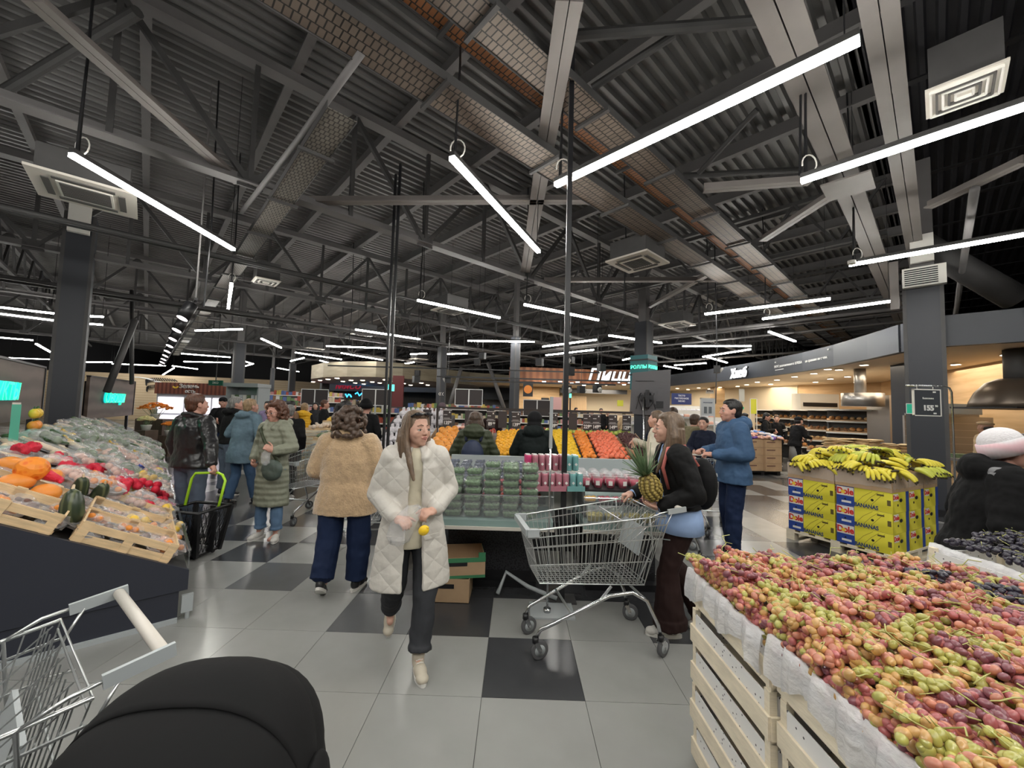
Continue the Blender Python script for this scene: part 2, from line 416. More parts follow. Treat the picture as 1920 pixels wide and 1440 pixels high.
# ------------------------------------------------------------------ cable trays
m_slot = slotmat('perforated_tray', (.2, .16, .13), (.03, .028, .025), 0)
m_slotglow = slotmat('glow_tinted_tray', (.36, .15, .06), (.04, .03, .025), 0)  # warm orange glow reflected in the upper tray, put into its colour
m_slot2 = slotmat('perforated_tray_cool', (.26, .24, .21), (.07, .065, .06), 0, .05, .07)
def tray(name, x0, x1, y0, y1, z, m, lb, h=.07):
    t = empty(name, (0, 0, 0), TA, lb, 'cable tray')
    MB().box(x0, x1, y0, y1, z, z+.004).build('perforated_sheet', m, t)
    if x1-x0 > y1-y0: e = ((x0, x1, y0-.006, y0), (x0, x1, y1, y1+.006))
    else: e = ((x0-.006, x0, y0, y1), (x1, x1+.006, y0, y1))
    for a in e: MB().box(a[0], a[1], a[2], a[3], z-.015, z+h).build('side_rail', m_dark, t)
    L = max(x1-x0, y1-y0); n = int(L/1.5)
    for k in range(n):
        c = .8+1.5*k
        if x1-x0 > y1-y0: MB().box(x0+c-.02, x0+c+.02, y0-.05, y1+.05, z-.05, z-.016).build('hanger_bar', m_dark, t)
        else: MB().box(x0-.05, x1+.05, y0+c-.02, y0+c+.02, z-.05, z-.016).build('hanger_bar', m_dark, t)
    return t
tray('cable_tray', -2, 22, 2.93, 3.3, 4.6, m_slot, 'long perforated cable tray, left one of the pair crossing the roof')
tray('cable_tray', -2, 22, 2.27, 2.6, 4.8, m_slot, 'long perforated cable tray, right one of the pair crossing the roof')
tray('cable_tray', -2, 22, 2.72, 3.05, 5.15, m_slotglow, 'upper perforated cable tray seen between the lower pair', h=.1)
tray('cable_tray', 1.1, 1.38, 3.9, 34, 4.5, m_slot2, 'perforated cable tray branching off down the left aisle')
cc = empty('cable_bundle', (0, 0, 0), TA, 'bundle of dark cables lying in the upper cable tray', 'cables')
for k in range(6): MB().tube([(u, 2.78+.045*k+.01*math.sin(u*1.3+k), 5.18+.01*math.sin(u*2+k)) for u in [x*.7-2 for x in range(34)]], .012, 6).build('cable', m_black, cc)
tag(MB().tube([W(1.14, 3.2, 4.6), W(1.07, 4.8, 4.6), W(.91, 7.3, 4.6)], .034, 14).build('conduit_pipe', m_steel, smooth=True), 'grey conduit pipe beside the branching cable tray', 'pipe')
for i, (v, r, z, lb) in enumerate(((9.2, .04, 4.4, 'thin black conduit crossing the left of the hall'), (9.55, .025, 4.45, 'thinner conduit beside the black one'), (14.2, .05, 4.3, 'grey water pipe across the middle hall'), (14.6, .05, 4.3, 'second grey water pipe, just behind the first'), (20.6, .05, 4.2, 'far grey pipe above the fruit aisle'), (-.35, .045, 4.4, 'dark pipe crossing by the right column'))):
    tag(MB().tube([W(-8 if v > 0 else 7, v, z), W(30, v, z)], r, 10).build('ceiling_pipe', m_dark if r < .045 else m_steel, smooth=True), lb, 'pipe')
for i, (u, r, z) in enumerate(((13.3, .05, 4.35), (13.7, .04, 4.35), (14.9, .035, 4.3), (19, .05, 4.2))):
    tag(MB().tube([W(u, .5, z), W(u, 32, z)], r, 10).build('ceiling_pipe', m_steel, smooth=True), ('nearest', 'second', 'third', 'farthest')[i]+' of the four grey pipes running towards the left over the fruit', 'pipe')
# air duct at right
tag(MB().tube([G(1905, 560, 3.9), G(1900, 250, 5.0)+Vector((2, 3, 0))], .22, 20).build('air_duct', m_dark, smooth=True), 'round dark air duct hanging by the right edge', 'duct')
# ================================================================== COLUMNS
m_col = mat('column_cladding', (.03, .033, .042), .5, bump=.02)
def column(c, w, top, name_lb, rz=0.0, z0=0, extra=None):
    t = empty('column', (c[0], c[1], 0), rz, name_lb, 'column')
    MB().box(-w/2, w/2, -w/2, w/2, z0, top).build('cladding', m_col, t)
    MB().box(-w*.3, w*.3, -w*.3, w*.3, top, 6.5).build('steel_core', m_steel, t)
    MB().box(-w/2-.004, -w/2+.05, -w/2-.004, -w/2+.02, z0, top).box(w/2-.05, w/2+.004, -w/2-.004, -w/2+.02, z0, top).build('corner_trim', m_dark, t)
    MB().box(-w/2-.01, w/2+.01, -w/2-.01, w/2+.01, z0, z0+.12).build('skirting', m_black, t)
    return t
cl = column((-9.42, 8.15), .46, 5.5, 'dark slate column behind the left produce shelf under the air cassette', TA)
MB().box(-.16, .16, -.4, -.29, 5.05, 5.7).build('junction_box', m_white, cl)
cr = column((7.5, 7.3), .52, 4.3, 'dark slate column beside the banana display with the exit sign', TA-math.pi/2)
MB().box(-.25, .3, -.45, -.31, 4.05, 4.4).build('air_heater', m_white, cr)
for k in range(8): MB().box(-.22, .2, -.46, -.45, 4.08+k*.038, 4.1+k*.038).build('heater_louvre', m_black, cr)
MB().box(-.42, -.3, -.36, -.2, 3.7, 4.6).build('side_box', m_steelp, cr)
MB().box(-.14, .16, -.4, -.32, 4.5, 5.0).build('junction_box', m_white, cr)
cm = column((3.72, 11.6), .38, 4.3, 'slate column with the teal sign band behind the screen', TA)
m_teal = mat('teal_panel', (.02, .16, .18), .4)
m_neong = mat('green_letters', (.1, 1, .6), .4, emit=(.12, 1, .62), es=1.2)
MB().box(-.28, .28, -.28, .28, 2.3, 3.3).build('teal_band', m_teal, cm)
MB().box(-.3, .3, -.3, .3, 3.14, 3.18).box(-.3, .3, -.3, .3, 2.72, 2.76).build('band_edge', m_black, cm)
text('РОЛЛЫ', .14, m_neong, parent=cm, loc=(-.29, .0, 2.95), rot=(math.pi/2, 0, -math.pi/2)); text('РОЛЛЫ', .14, m_neong, parent=cm, loc=(.0, -.29, 2.95))
for (px, py0, Y, wpx, lb) in ((443, 690, 17.2, 25, 'far slate column above the dark jacket shopper'), (545, 760, 26, 14, 'slim far column left of the round canopy'), (508, 740, 30, 9, 'thin distant column left of the meat sign'), (732, 740, 24, 22, 'brown far column under the round canopy'), (826, 720, 17, 18, 'far column with white arrows on it'), (607, 740, 28, 18, 'distant column in front of the meat sign'), (964, 760, 14, 18, 'dark post column right of the backpack shopper'), (240, 700, 30, 8, 'thin grey column left in the distance')):
    p = AY(px, 750, Y); column((p.x, Y), wpx/740*Y*.72, 4.2, lb, TA)
p = AY(829, 738, 16.7)
ar = text('«‹', .3, m_white, 'arrow_sign', loc=(p.x, 16.45, p.z)); tag(ar, 'white chevron arrows on the far column', 'sign')
# big dark block beside right column (kitchen pier)
tag(MB().box(9.35, 10, 9.35, 9.95, 0, 3.0).build('wall_pier', m_col), kind='structure')
# ================================================================== LINEAR LAMPS
LAMPS = """1042,347,1612,75|1502,340,2080,147|1592,497,2150,400|847,296,1010,472|133,290,438,468|434,532,428,578|783,563,937,596|983,571,1122,600|1322,589,1557,560|1430,598,1676,564|1142,629,1240,643|1018,650,1118,637|1024,666,1113,656|877,639,1002,641|667,618,787,636|612,649,726,653|554,661,640,674|640,662,717,675|642,679,717,687|367,620,454,617|490,635,527,652|340,663,432,670|345,678,432,680|454,676,473,682|-150,559,103,588|-150,570,102,601|-120,623,62,638|68,645,98,662|-60,668,95,674|145,592,193,594|150,606,192,609|1280,649,1408,649|1318,669,1407,655|1325,669,1363,680|1442,622,1491,640|1265,685,1324,681|823,664,876,663|545,677,570,671|600,676,645,688|454,688,475,682|1245,686,1278,692|770,664,800,663|160,679,210,679|210,682,310,686|323,686,370,692|160,702,400,713|520,690,560,697|305,703,326,690|1168,675,1196,669|750,684,776,679"""
DESC = {0: 'longest bright tube lamp hanging beside the black post at top right', 1: 'bright tube lamp running out of the right edge near the air grille', 2: 'tube lamp crossing in front of the right column top', 3: 'bright tube lamp slanting down left of the black post', 4: 'bright tube lamp slanting down by the left air cassette',
        5: 'short end-on tube lamp above the spotlight track', 6: 'tube lamp left of the black post, above the white-coated woman', 7: 'tube lamp just right of the slim black post crossing', 8: 'left one of the two parallel lamps before the right column', 9: 'right one of the two parallel lamps before the right column'}
lampg = 'hanging tube lamps'
_reg = lambda x: 'at the far left' if x < 160 else 'left of the far slate column' if x < 330 else 'around the far slate column' if x < 480 else 'left of the round canopy' if x < 610 else 'above the round canopy' if x < 810 else 'above the fruit frame' if x < 1060 else 'over the pizza sign' if x < 1235 else 'left of the bread sign' if x < 1400 else 'above the slate fascia'
LLAB = {}; _rows = {}
for n, l in enumerate(LAMPS.split('|')):
    a = [float(x) for x in l.split(',')]; _rows.setdefault(_reg(max(5, (a[0]+a[2])/2)), []).append((min(a[1], a[3]), n, a))
for rg_, ls in _rows.items():
    for k, (y_, n, a) in enumerate(sorted(ls)):
        sl_ = (a[3]-a[1])/(a[2]-a[0]); LLAB[n] = ('highest', 'second highest', 'third highest', 'fourth highest', 'fifth highest', 'sixth highest', 'seventh highest', 'eighth highest', 'ninth highest', 'lowest')[min(k, 9)]+' tube lamp '+rg_+(', sloping down' if sl_ > .04 else ', sloping up' if sl_ < -.04 else ', level')
for n, l in enumerate(LAMPS.split('|')):
    a = [float(x) for x in l.split(',')]
    z = 4.0; p = G(a[0], a[1], z); q = G(a[2], a[3], z)
    d = q-p; 
    if d.length > 3.4:
        mid = (p+q)/2 if n not in (24, 25, 26, 28) else q-d.normalized()*1.18
        if n in (24, 25, 26, 28): p = q-d.normalized()*2.36
        elif n in (1, 2): q = p+d.normalized()*2.36
    d = q-p; L = d.length; d.normalize()
    t = empty('tube_lamp', p, 0, DESC.get(n) or LLAB[n], 'lamp', lampg if n not in DESC else None)
    r = .028 if L < 5 else .04
    MB().beam(Vector((0, 0, 0)), d*L, r*2, .04).build('diffuser', m_lamp, t)
    MB().beam(Vector((0, 0, .045)), d*L+Vector((0, 0, .045)), r*1.9, .045).build('housing', m_dark, t)
    nd = Vector((-d.y, d.x, 0))
    for s in (.03, .97):
        c = d*(L*s)+Vector((0, 0, .07)); MB().tube([c, c+Vector((0, 0, 2.68))], .004 if n > 4 else .005, 5).build('suspension_wire', m_black, t)
    if n < 10:
        c = d*(L*.04)+Vector((0, 0, .06)); MB().tube([c+Vector((.07*math.sin(a_), 0, .09-.09*math.cos(a_))) for a_ in [k*.45 for k in range(12)]], .007, 6).build('cable_loop', m_white, t)
        c = d*(L*.02)+Vector((0, 0, .07)); MB().tube([c, c+Vector((.02, 0, .9)), c+Vector((-.02, 0.02, 2.68))], .012, 6).build('power_cable', m_black, t)
for k, (x, y, a) in enumerate(((-2.4, 1.2, .75), (-.6, -.4, 2.3), (1.9, .2, .75), (3.9, .9, 2.3), (-3.9, -1.2, 2.3), (.6, -1.5, .75), (3.4, -1.2, .75), (-5.6, 1.6, .75), (6.2, .4, .75), (-1.9, -1.6, .75), (-7.6, 3.4, 2.3), (8.4, 2.6, 2.3))):
    t = empty('tube_lamp', (x, y, 4.0), a, 'white tube lamp of the same rows, over the aisle beside and behind the camera', 'lamp', 'tube lamps near the camera')
    MB().box(-1.18, 1.18, -.028, .028, -.02, .02).build('diffuser', m_lamp, t); MB().box(-1.18, 1.18, -.026, .026, .021, .067).build('housing', m_dark, t)
    for s in (-1.1, 1.1): MB().tube([(s, 0, .067), (s, 0, 2.75)], .004, 5).build('suspension_wire', m_black, t)
# ------------------------------------------------------------------ ceiling cassettes and grilles
m_grill = mat('cassette_grille', (.09, .085, .08), .7)
def cassette(c, w, label, body=True, z=None):
    t = empty('air_cassette', c, TA, label, 'air conditioner'); h = w/2
    MB().box(-h, h, -h, h, 0, .03).build('face_panel', m_offw, t)
    MB().box(-h*.52, h*.52, -h*.52, h*.52, -.012, 0).build('intake_frame', m_white, t)
    for k in range(9): MB().box(-h*.46, h*.46, -h*.46+k*h*.1, -h*.46+k*h*.1+h*.045, -.02, -.012).build('intake_slat', m_grill, t)
    MB().box(-h*.47, h*.47, -h*.47, h*.47, -.0135, -.012).build('intake_mesh', m_black, t)
    for k in range(4):
        rr = Matrix.Rotation(k*math.pi/2, 3, 'Z'); b = MB(); b.cbox(rr @ Vector((0, h*.7, -.006)), (h*1.15, h*.14, .012), rr); b.build('air_outlet', m_grill, t)
    if body: MB().box(-h*.85, h*.85, -h*.85, h*.85, .03, .35).build('casing', m_dark, t)
    return t
cassette(W(-.73, 7.5, 4.3), .95, 'large white air cassette hanging over the left column')
cassette(W(6.24, 3.57, 4.3), .8, 'white ceiling air cassette right of the black post')
cassette(W(11.63, 5.32, 4.3), .8, 'white ceiling air cassette above the screen')
cassette(G(845, 583, 4.3), .8, 'ceiling air cassette above a tube lamp in the middle')
cassette(G(683, 627, 4.3), .8, 'ceiling air cassette in front of the round canopy')
cassette(G(588, 655, 4.3), .8, 'far ceiling air cassette left of the round canopy')
cassette(G(785, 674, 4.3), .8, 'farthest ceiling air cassette above the fruit frame')
def diffuser(c, w, label, rz=TA):
    t = empty('air_grille', c, rz, label, 'air grille'); h = w/2
    MB().box(-h, h, -h, h, 0, .02).build('frame', m_offw, t)
    for k in range(5):
        a = h*(.86-.16*k); b = MB()
        for s in (-1, 1): b.box(-a, a, s*a-.008, s*a+.008, -.025, 0).box(s*a-.008, s*a+.008, -a, a, -.025, 0)
        b.build('louvre_ring', m_grill if k % 2 else m_white, t)
    MB().box(-h*.9, h*.9, -h*.9, h*.9, .02, .4).build('plenum_box', m_dark, t)
diffuser(W(5.1, -.22, 4.55), .47, 'white louvred air grille at the top right corner')
diffuser(W(1.85, 10.4, 4.4), .5, 'small white air grille near the left aisle lamp')
# round spot on right
for i, (px, py, lb) in enumerate(((1597, 495, 'small white sensor lamp by the right column'),)):
    t = empty('ceiling_spot', G(px, py, 3.95), 0, lb, 'lamp'); MB().cyl((0, 0, 0), (0, 0, .05), .05).build('housing', m_white, t)
# black hanging wires
for i, (x, y0, y1, z0, lb) in enumerate(((1500, 160, 330, 4.05, 'black cable dropping to the far right lamp'), (382, 300, 575, 3.1, 'thick black cable dropping to the spotlight row'), (655, 380, 640, 3.6, 'thin black cable in the middle left of the hall'), (790, 560, 600, 4.1, 'black cable above the middle lamp'), (1170, 420, 560, 4.0, 'black cable near the ceiling cassette'), (1342, 660, 757, 1.9, 'slim dark pole in front of the cream wall'))):
    p = G(x, y1, z0) if z0 > 1.68 and y1 < 760 else AY(x, y1, 9)
    tag(MB().tube([p, p+Vector((.03, 0, 1.2)), p+Vector((-.03, 0, 6.75-p.z))], .012, 6).build('hanging_cable', m_black), lb, 'cable')
for i, (px, Y, lb) in enumerate(((1060, 3.6, 'tall black square post standing before the berry fridge'), (730, 6.2, 'tall slim black post behind the beige fleece coat'), (722, 6.5, 'black post paired with the slim one'))):
    p = AY(px, 765, Y); w_ = .045 if i == 0 else .038
    t = empty('support_post', (p.x, p.y, 0), 0, lb, 'post')
    MB().box(-w_/2, w_/2, -w_/2, w_/2, .01, 5.6).build('square_tube', m_black, t); MB().box(-.12, .12, -.09, .09, 0, .012).build('base_plate', m_dark, t)
# steel roof props slanting in the left and middle distance
for i, (a, b_, Y, r, lb) in enumerate((((200, 735), (253, 600), 9, .07, 'dark slanting steel prop in front of the green sign'), ((247, 720), (247, 545), 11, .05, 'grey upright pole behind the slanting prop'), ((843, 760), (865, 690), 20, .1, 'left slanting grey strut behind the fruit'), ((945, 765), (915, 680), 20, .1, 'right slanting grey strut behind the fruit'))):
    tag(MB().tube([AY(a[0], a[1], Y), AY(b_[0], b_[1], Y+.6)], r, 12).build('slanting_prop', m_steel if i > 1 else m_dark, smooth=True), lb, 'prop')
# ------------------------------------------------------------------ spotlight track on the left
m_ring = mat('spot_glow_ring', (1, .95, .95), .4, emit=(1, .85, .85), es=6)
t = empty('spotlight_track', W(.45, 7.4, 3.0), TA, 'row of black cylinder spotlights on a track over the left shelf', 'spotlight')
MB().box(-.02, .02, 0, 14, .13, .17).build('track_rail', m_black, t); MB().tube([(0, .1, .17), (0, .1, 3.5)], .012, 6).build('drop_rod', m_steel, t)
for k in range(9):
    y = .3+k*1.45
    MB().cyl((-.03, y, .12), (-.13, y-.04, -.12), .085, 20).build('spot_body', m_black, t, True)
    MB().cyl((-.13, y-.04, -.121), (-.133, y-.041, -.127), .07, 20).build('spot_lens', m_ring, t)
# small black track spots around the centre
for i, (px, py, Y) in enumerate(((1012, 680, 12), (1068, 697, 10), (1070, 676, 13), (905, 668, 14), (895, 680, 14), (1127, 690, 12), (1345, 693, 12), (783, 700, 16), (780, 712, 13), (840, 712, 12), (1120, 730, 12), (1090, 731, 12), (1063, 731, 11))):
    p = AY(px, py, Y); t = empty('track_spot', p, R.uniform(0, 6), 'black track spotlight about %d metres away, the %s one counted over the fruit frame' % (Y, ('first', 'second', 'third', 'fourth', 'fifth', 'sixth', 'seventh', 'eighth', 'ninth', 'tenth', 'eleventh', 'twelfth', 'last')[i]), 'spotlight', 'black track spotlights above the fruit')
    MB().box(-.1, .1, -.08, .1, -.1, .12).build('spot_body', m_black, t); MB().cyl((0, -.08, 0), (0, -.13, -.03), .07).build('spot_lens', m_lamp if i in (1, 3, 7) else m_white, t)
    MB().tube([(0, 0, .1), (0, 0, 6.75-p.z)], .006, 5).build('drop_rod', m_black, t)
for i, (Y, z, x0, x1) in enumerate(((11.8, 2.55, -2.4, 3.4), (12.4, 2.85, -6, 2.6), (10.4, 2.35, -1.5, 2.6))):
    tag(MB().box(x0, x1, Y-.02, Y+.02, z-.02, z+.02).build('light_track', m_black), ('middle', 'highest', 'lowest')[i]+' black lighting rail above the fruit frame', 'lighting rail')
# ================================================================== PEOPLE
SKIN = [mat('skin_light', (.62, .36, .27), .5, bump=.05, bscale=60), mat('skin_rosy', (.55, .29, .22), .5, bump=.05, bscale=60), mat('skin_tan', (.45, .25, .17), .5)]
m_eye = mat('eye_white', (.6, .57, .53), .2); m_iris = mat('iris', (.05, .035, .025), .15); m_lip = mat('lips', (.42, .14, .12), .45)
def hairmat(n, c): return two_tone('hair_'+n, tuple(x*.62 for x in c), tuple(min(1, x*1.35) for x in c), 'noise', 14, .45, thresh=.5, sharp=.2, stretch=(5, 5, .5), bump=.5)
HM = dict(brown=hairmat('brown', (.07, .042, .028)), lbrown=hairmat('light_brown', (.15, .1, .065)), dark=hairmat('dark', (.012, .01, .01)), grey=hairmat('grey', (.2, .19, .18)), blond=hairmat('blond', (.3, .2, .11)), auburn=hairmat('auburn', (.09, .035, .018)))
def frame(y, z):
    y = Vector(y).normalized(); z = Vector(z); z = (z-y*z.dot(y)).normalized(); x = y.cross(z); return Matrix((x, y, z)).transposed()
def hand(b, wrist, d, back, thumb, curl, s=1.0):
    """palm, four unequal bent fingers and a thumb leaving the side of the palm"""
    rot = frame(d, back); wv = Vector(wrist)
    def P(x, y, z): return wv + rot @ (Vector((x*thumb, y, z))*s)
    b.cap(P(0, -.01, 0), P(0, .03, 0), .026*s, .03*s, 10)
    b.ell(P(0, .05, 0), (.041*s, .047*s, .017*s), rot, 14, 8)
    for i, (fx, L) in enumerate(((-.031, .058), (-.0105, .071), (.0105, .078), (.031, .069))):
        p = P(fx, .08, 0); a = 0; q = Vector((fx, .08, 0)); r = .0092
        for sg, f in enumerate((.45, .31, .24)):
            a += curl*(1.0, 1.15, .8)[sg]
            q2 = q + Vector((fx*.08, math.cos(a), -math.sin(a)))*L*f
            b.cap(P(*q), P(*q2), r*s, (r-.0008)*s, 8); q = q2; r -= .0008
    q = Vector((.03, .02, -.004))
    for sg, (L, ang) in enumerate(((.038, .75), (.03, .45), (.024, .25))):
        q2 = q+Vector((math.sin(ang)*1.0, math.cos(ang), -.25-.35*curl*sg)).normalized()*L
        b.cap(P(*q), P(*q2), (.0125-.0012*sg)*s, (.0115-.0012*sg)*s, 8); q = q2
def head_prims(b, HMx, s, female, ears=True):
    def P(x, y, z): return HMx @ Vector((x*s, y*s, z*s))
    rt = HMx.to_3x3().normalized()
    def E(c, r, rx=0): b.ell(P(*c), tuple(v*s for v in r), rt @ Matrix.Rotation(rx, 3, 'X'), 20, 12)
    E((0, -.02, .03), (.073, .09, .08)); E((0, .012, -.015), (.066, .074, .092)); E((0, .03, -.058), (.05 if female else .056, .05, .05), .3)
    E((0, .058, -.092), (.024, .022, .018)); 
    for x in (-1, 1):
        E((x*.036, .052, -.03), (.026, .024, .03)); E((x*.024, .073, .022), (.024, .012, .009)); E((x*.033, .0735, .002), (.016, .009, .006)); E((x*.033, .071, -.018), (.018, .01, .006))
        E((x*.0105, .091, -.033), (.0075, .008, .006))
        if ears: E((x*.077, -.006, -.008), (.008, .02, .03), .15)
    b.cap(P(0, .078, .014), P(0, .0985, -.027), .0075*s, .0105*s, 12)
    E((0, .083, -.054), (.023, .010, .0065)); E((0, .081, -.066), (.019, .011, .007)); E((0, .076, -.075), (.02, .01, .01))
CLO = {}
def cloth(n, c, rough=.75, bump=.35, bs=14, vary=.12, **k):
    if n not in CLO: CLO[n] = mat('cloth_'+n, c, max(rough, .7), spec=.2, bump=bump, bscale=bs, vary=vary, vscale=4, **k)
    return CLO[n]
def quilt(n, c, scale=9, rot=(0, math.pi/2, 0), bump=.35, rot2=None):
    """puffed fabric: broad soft waves in the bump, plain colour"""
    m = mat('quilt_'+n, c, .5, spec=.3); nt = m.node_tree; b = nt.nodes['Principled BSDF']
    tc = nt.nodes.new('ShaderNodeTexCoord'); mp = nt.nodes.new('ShaderNodeMapping'); mp.inputs['Rotation'].default_value = rot
    wv = nt.nodes.new('ShaderNodeTexWave'); wv.inputs['Scale'].default_value = scale; wv.inputs['Distortion'].default_value = .9 if rot2 is None else .5; wv.inputs['Detail'].default_value = 2
    ns = nt.nodes.new('ShaderNodeTexNoise'); ns.inputs['Scale'].default_value = 22; ad = nt.nodes.new('ShaderNodeMath'); ad.operation = 'MULTIPLY_ADD'; ad.inputs[1].default_value = .6
    bp = nt.nodes.new('ShaderNodeBump'); bp.inputs['Strength'].default_value = bump; bp.inputs['Distance'].default_value = .02
    l = nt.links.new; l(tc.outputs['Object'], mp.inputs[0]); l(mp.outputs[0], wv.inputs[0]); wout = wv.outputs[1]
    if rot2:
        mp2 = nt.nodes.new('ShaderNodeMapping'); mp2.inputs['Rotation'].default_value = rot2; wv2 = nt.nodes.new('ShaderNodeTexWave'); wv2.inputs['Scale'].default_value = scale; wv2.inputs['Distortion'].default_value = .5
        mn = nt.nodes.new('ShaderNodeMath'); mn.operation = 'MINIMUM'; l(tc.outputs['Object'], mp2.inputs[0]); l(mp2.outputs[0], wv2.inputs[0]); l(wv.outputs[1], mn.inputs[0]); l(wv2.outputs[1], mn.inputs[1]); pw = nt.nodes.new('ShaderNodeMath'); pw.operation = 'POWER'; pw.inputs[1].default_value = .35; l(mn.outputs[0], pw.inputs[0]); wout = pw.outputs[0]
    l(tc.outputs['Object'], ns.inputs['Vector']); l(ns.outputs['Fac'], ad.inputs[0]); l(wout, ad.inputs[2]); l(ad.outputs[0], bp.inputs['Height']); l(bp.outputs[0], b.inputs['Normal'])
    return m
def person(loc, face, label, H=1.7, vox=.012, skin=0, female=False, wid=1.0, lean=(0, 0), hyaw=0, hpitch=0, legs=None, arms=None, curl=.5,
           top=None, pants=None, shoes=None, hair=None, extra=None, group=None, z0=0.0, inner=None, hands=((0, 0, -1), (0, 0, -1)), backs=None, hs=1.0):
    """face: heading in world degrees (0 = +X, 90 = away from the camera)"""
    k = H/1.7
    t = empty('person', (loc[0], loc[1], z0), math.radians(face-90), label, 'person', group)
    def V(p): return Vector(p)*k
    lx, ly = lean
    def L(x, y, z):                       # torso lean and bend
        f = max(0, (z-.9)/.5); return Vector((x+lx*f, y+ly*f, z))*k
    legs = legs or (((-.1, .02, .49), (-.1, 0, .085)), ((.1, .02, .49), (.1, 0, .085)))
    arms = arms or (((-.25, -.02, 1.13), (-.25, .06, .9)), ((.25, -.02, 1.13), (.25, .06, .9)))
    w = wid; sw = (.142 if female else .16)*w
    sh = [L(-sw, 0, 1.385), L(sw, 0, 1.385)]
    if backs is None: backs = ((-1, .2, 0), (1, .2, 0))
    # --- body: one continuous surface
    b = MB()
    R_ = lambda z, rx, ry, y=0: (L(0, y, z).x, L(0, y, z).y, z*k, rx*k, ry*k)
    b.loft([R_(.86, .09*w, .08), R_(.92, .13*w, .095), R_(1.05, .12*w, .09), R_(1.25, .15*w, .105), R_(1.38, .16*w, .09), R_(1.44, .08, .06)])
    nb = L(0, 0, 1.43); hc = L(0, .025, 1.43); hc = Vector((hc.x, hc.y, 1.585*k)) + Vector((lx*.12, ly*.22, -abs(ly)*.1))*k
    b.limb([nb, hc+Vector((0, -.01, -.05))*k], [.06*k, .052*k])
    for i in (0, 1):
        e, wr = V(arms[i][0]), V(arms[i][1])
        b.limb([sh[i], e, wr], [.055*k, .042*k, .026*k])
        hand(b, wr, hands[i], backs[i], 1 if i == 0 else -1, curl if not hasattr(curl, '__len__') else curl[i], k*hs)
        kn, an = V(legs[i][0]), V(legs[i][1]); hp = V((-.085 if i == 0 else .085, 0, .88))
        b.limb([hp, kn, an], [.082*k, .055*k, .038*k]); b.cap(an+V((0, 0, -.03)), an+V((0, .1, -.055)), .03*k, .025*k)
    HMx = Matrix.Translation(hc) @ Matrix.Rotation(hyaw, 4, 'Z') @ Matrix.Rotation(hpitch, 4, 'X')
    hk = k*1.1
    head_prims(b, HMx, hk, female, ears=not (hair and hair[0] in ('hood',)))
    voxel(b, 'body', SKIN[skin], vox, t, sm=2 if vox < .008 else 1)
    P = lambda x, y, z: HMx @ Vector((x*hk, y*hk, z*hk))
    rt = HMx.to_3x3().normalized()
    if vox < .015:
        for x in (-1, 1):
            MB().ell(P(x*.032, .073, -.006), (.0145*hk, .0095*hk, .0082*hk), rt, 12, 8).build('eye', m_eye, t, True)
            MB().ell(P(x*.033, .0795, -.006), (.0064*hk, .0035*hk, .0064*hk), rt, 10, 6).build('iris', m_iris, t, True)
            hb = HM['dark'] if not hair or hair[1] not in HM else HM[hair[1]]
            MB().limb([P(x*.014, .087, .0235), P(x*.03, .086, .028), P(x*.05, .072, .02)], [.0024*hk, .003*hk, .0014*hk], 6).build('eyebrow', hb, t, True)
            MB().limb([P(x*.019, .082, -.002), P(x*.032, .0845, .0025), P(x*.046, .075, -.003)], [.0012*hk, .0018*hk, .0012*hk], 5).build('upper_eyelash', m_iris, t, True)
        MB().limb([P(-.022, .083, -.058), P(-.007, .0915, -.053), P(.007, .0915, -.053), P(.022, .083, -.058)], [.0018*hk, .0042*hk, .0042*hk, .0018*hk], 8).limb([P(-.016, .085, -.0625), P(0, .0905, -.064), P(.016, .085, -.0625)], [.0018*hk, .0045*hk, .0018*hk], 8).build('lips', m_lip, t, True)
    # --- hair
    if hair:
        ht, hn = hair[0], hair[1]; hm = HM.get(hn) or hn
        hb = MB(); E = lambda c, r, rx=0, n=18: hb.ell(P(*c), tuple(v*hk for v in r), rt @ Matrix.Rotation(rx, 3, 'X'), n, 12)
        hv = max(vox*.8, .006)
        if ht in ('short', 'long', 'bun', 'pony', 'curly', 'bob'):
            E((0, -.028, .034), (.082, .092, .09)); E((0, -.008, .085), (.066, .072, .036), -.12); E((0, -.05, -.02), (.07, .06, .07))
        if ht in ('long', 'bob'):
            d = {'long': -.31, 'bob': -.2}[ht]
            hb.loft([tuple(P(0, -.06, .0))+(.085*hk, .055*hk), tuple(P(0, -.075, -.09))+(.09*hk, .045*hk), tuple(P(0, -.085, d*.75))+(.09*hk, .035*hk), tuple(P(0, -.08, d))+(.06*hk, .02*hk)], 24)
            for x in (-1, 1):
                hb.limb([P(x*.058, .006, .08), P(x*.08, -.002, .0), P(x*.083, .003, -.08), P(x*.08, .05, d*.7), P(x*.074, .085, d)], [.026*hk, .022*hk, .023*hk, .02*hk, .01*hk], 12)
                hb.limb([P(x*.05, -.03, .05), P(x*.088, -.03, -.06), P(x*.088, -.01, d*.9)], [.03*hk, .035*hk, .02*hk], 12)
        if ht == 'bun': E((0, -.125, .06), (.04, .035, .038))
        if ht == 'pony': E((0, -.12, .05), (.035, .03, .035)); hb.limb([P(0, -.13, .04), P(0, -.155, -.06), P(0, -.14, -.17)], [.03*hk, .03*hk, .012*hk], 12)
        if ht == 'curly':
            rr = random.Random(3)
            for q in range(170):
                a = rr.uniform(0, 6.283); z = rr.uniform(-.13, .12); ww = hair[2] if len(hair) > 2 else .115
                y = math.sin(a)*ww-.03; x = math.cos(a)*ww*(1 if z < .06 else .8)
                if y > .035 and z < .075: continue
                s_ = math.sqrt(max(.12, 1-(max(0, z)/.13)**2)); hb.ell(P(x*s_, y*s_-.0, z), rr.uniform(.016, .03)*hk, None, 8, 6)
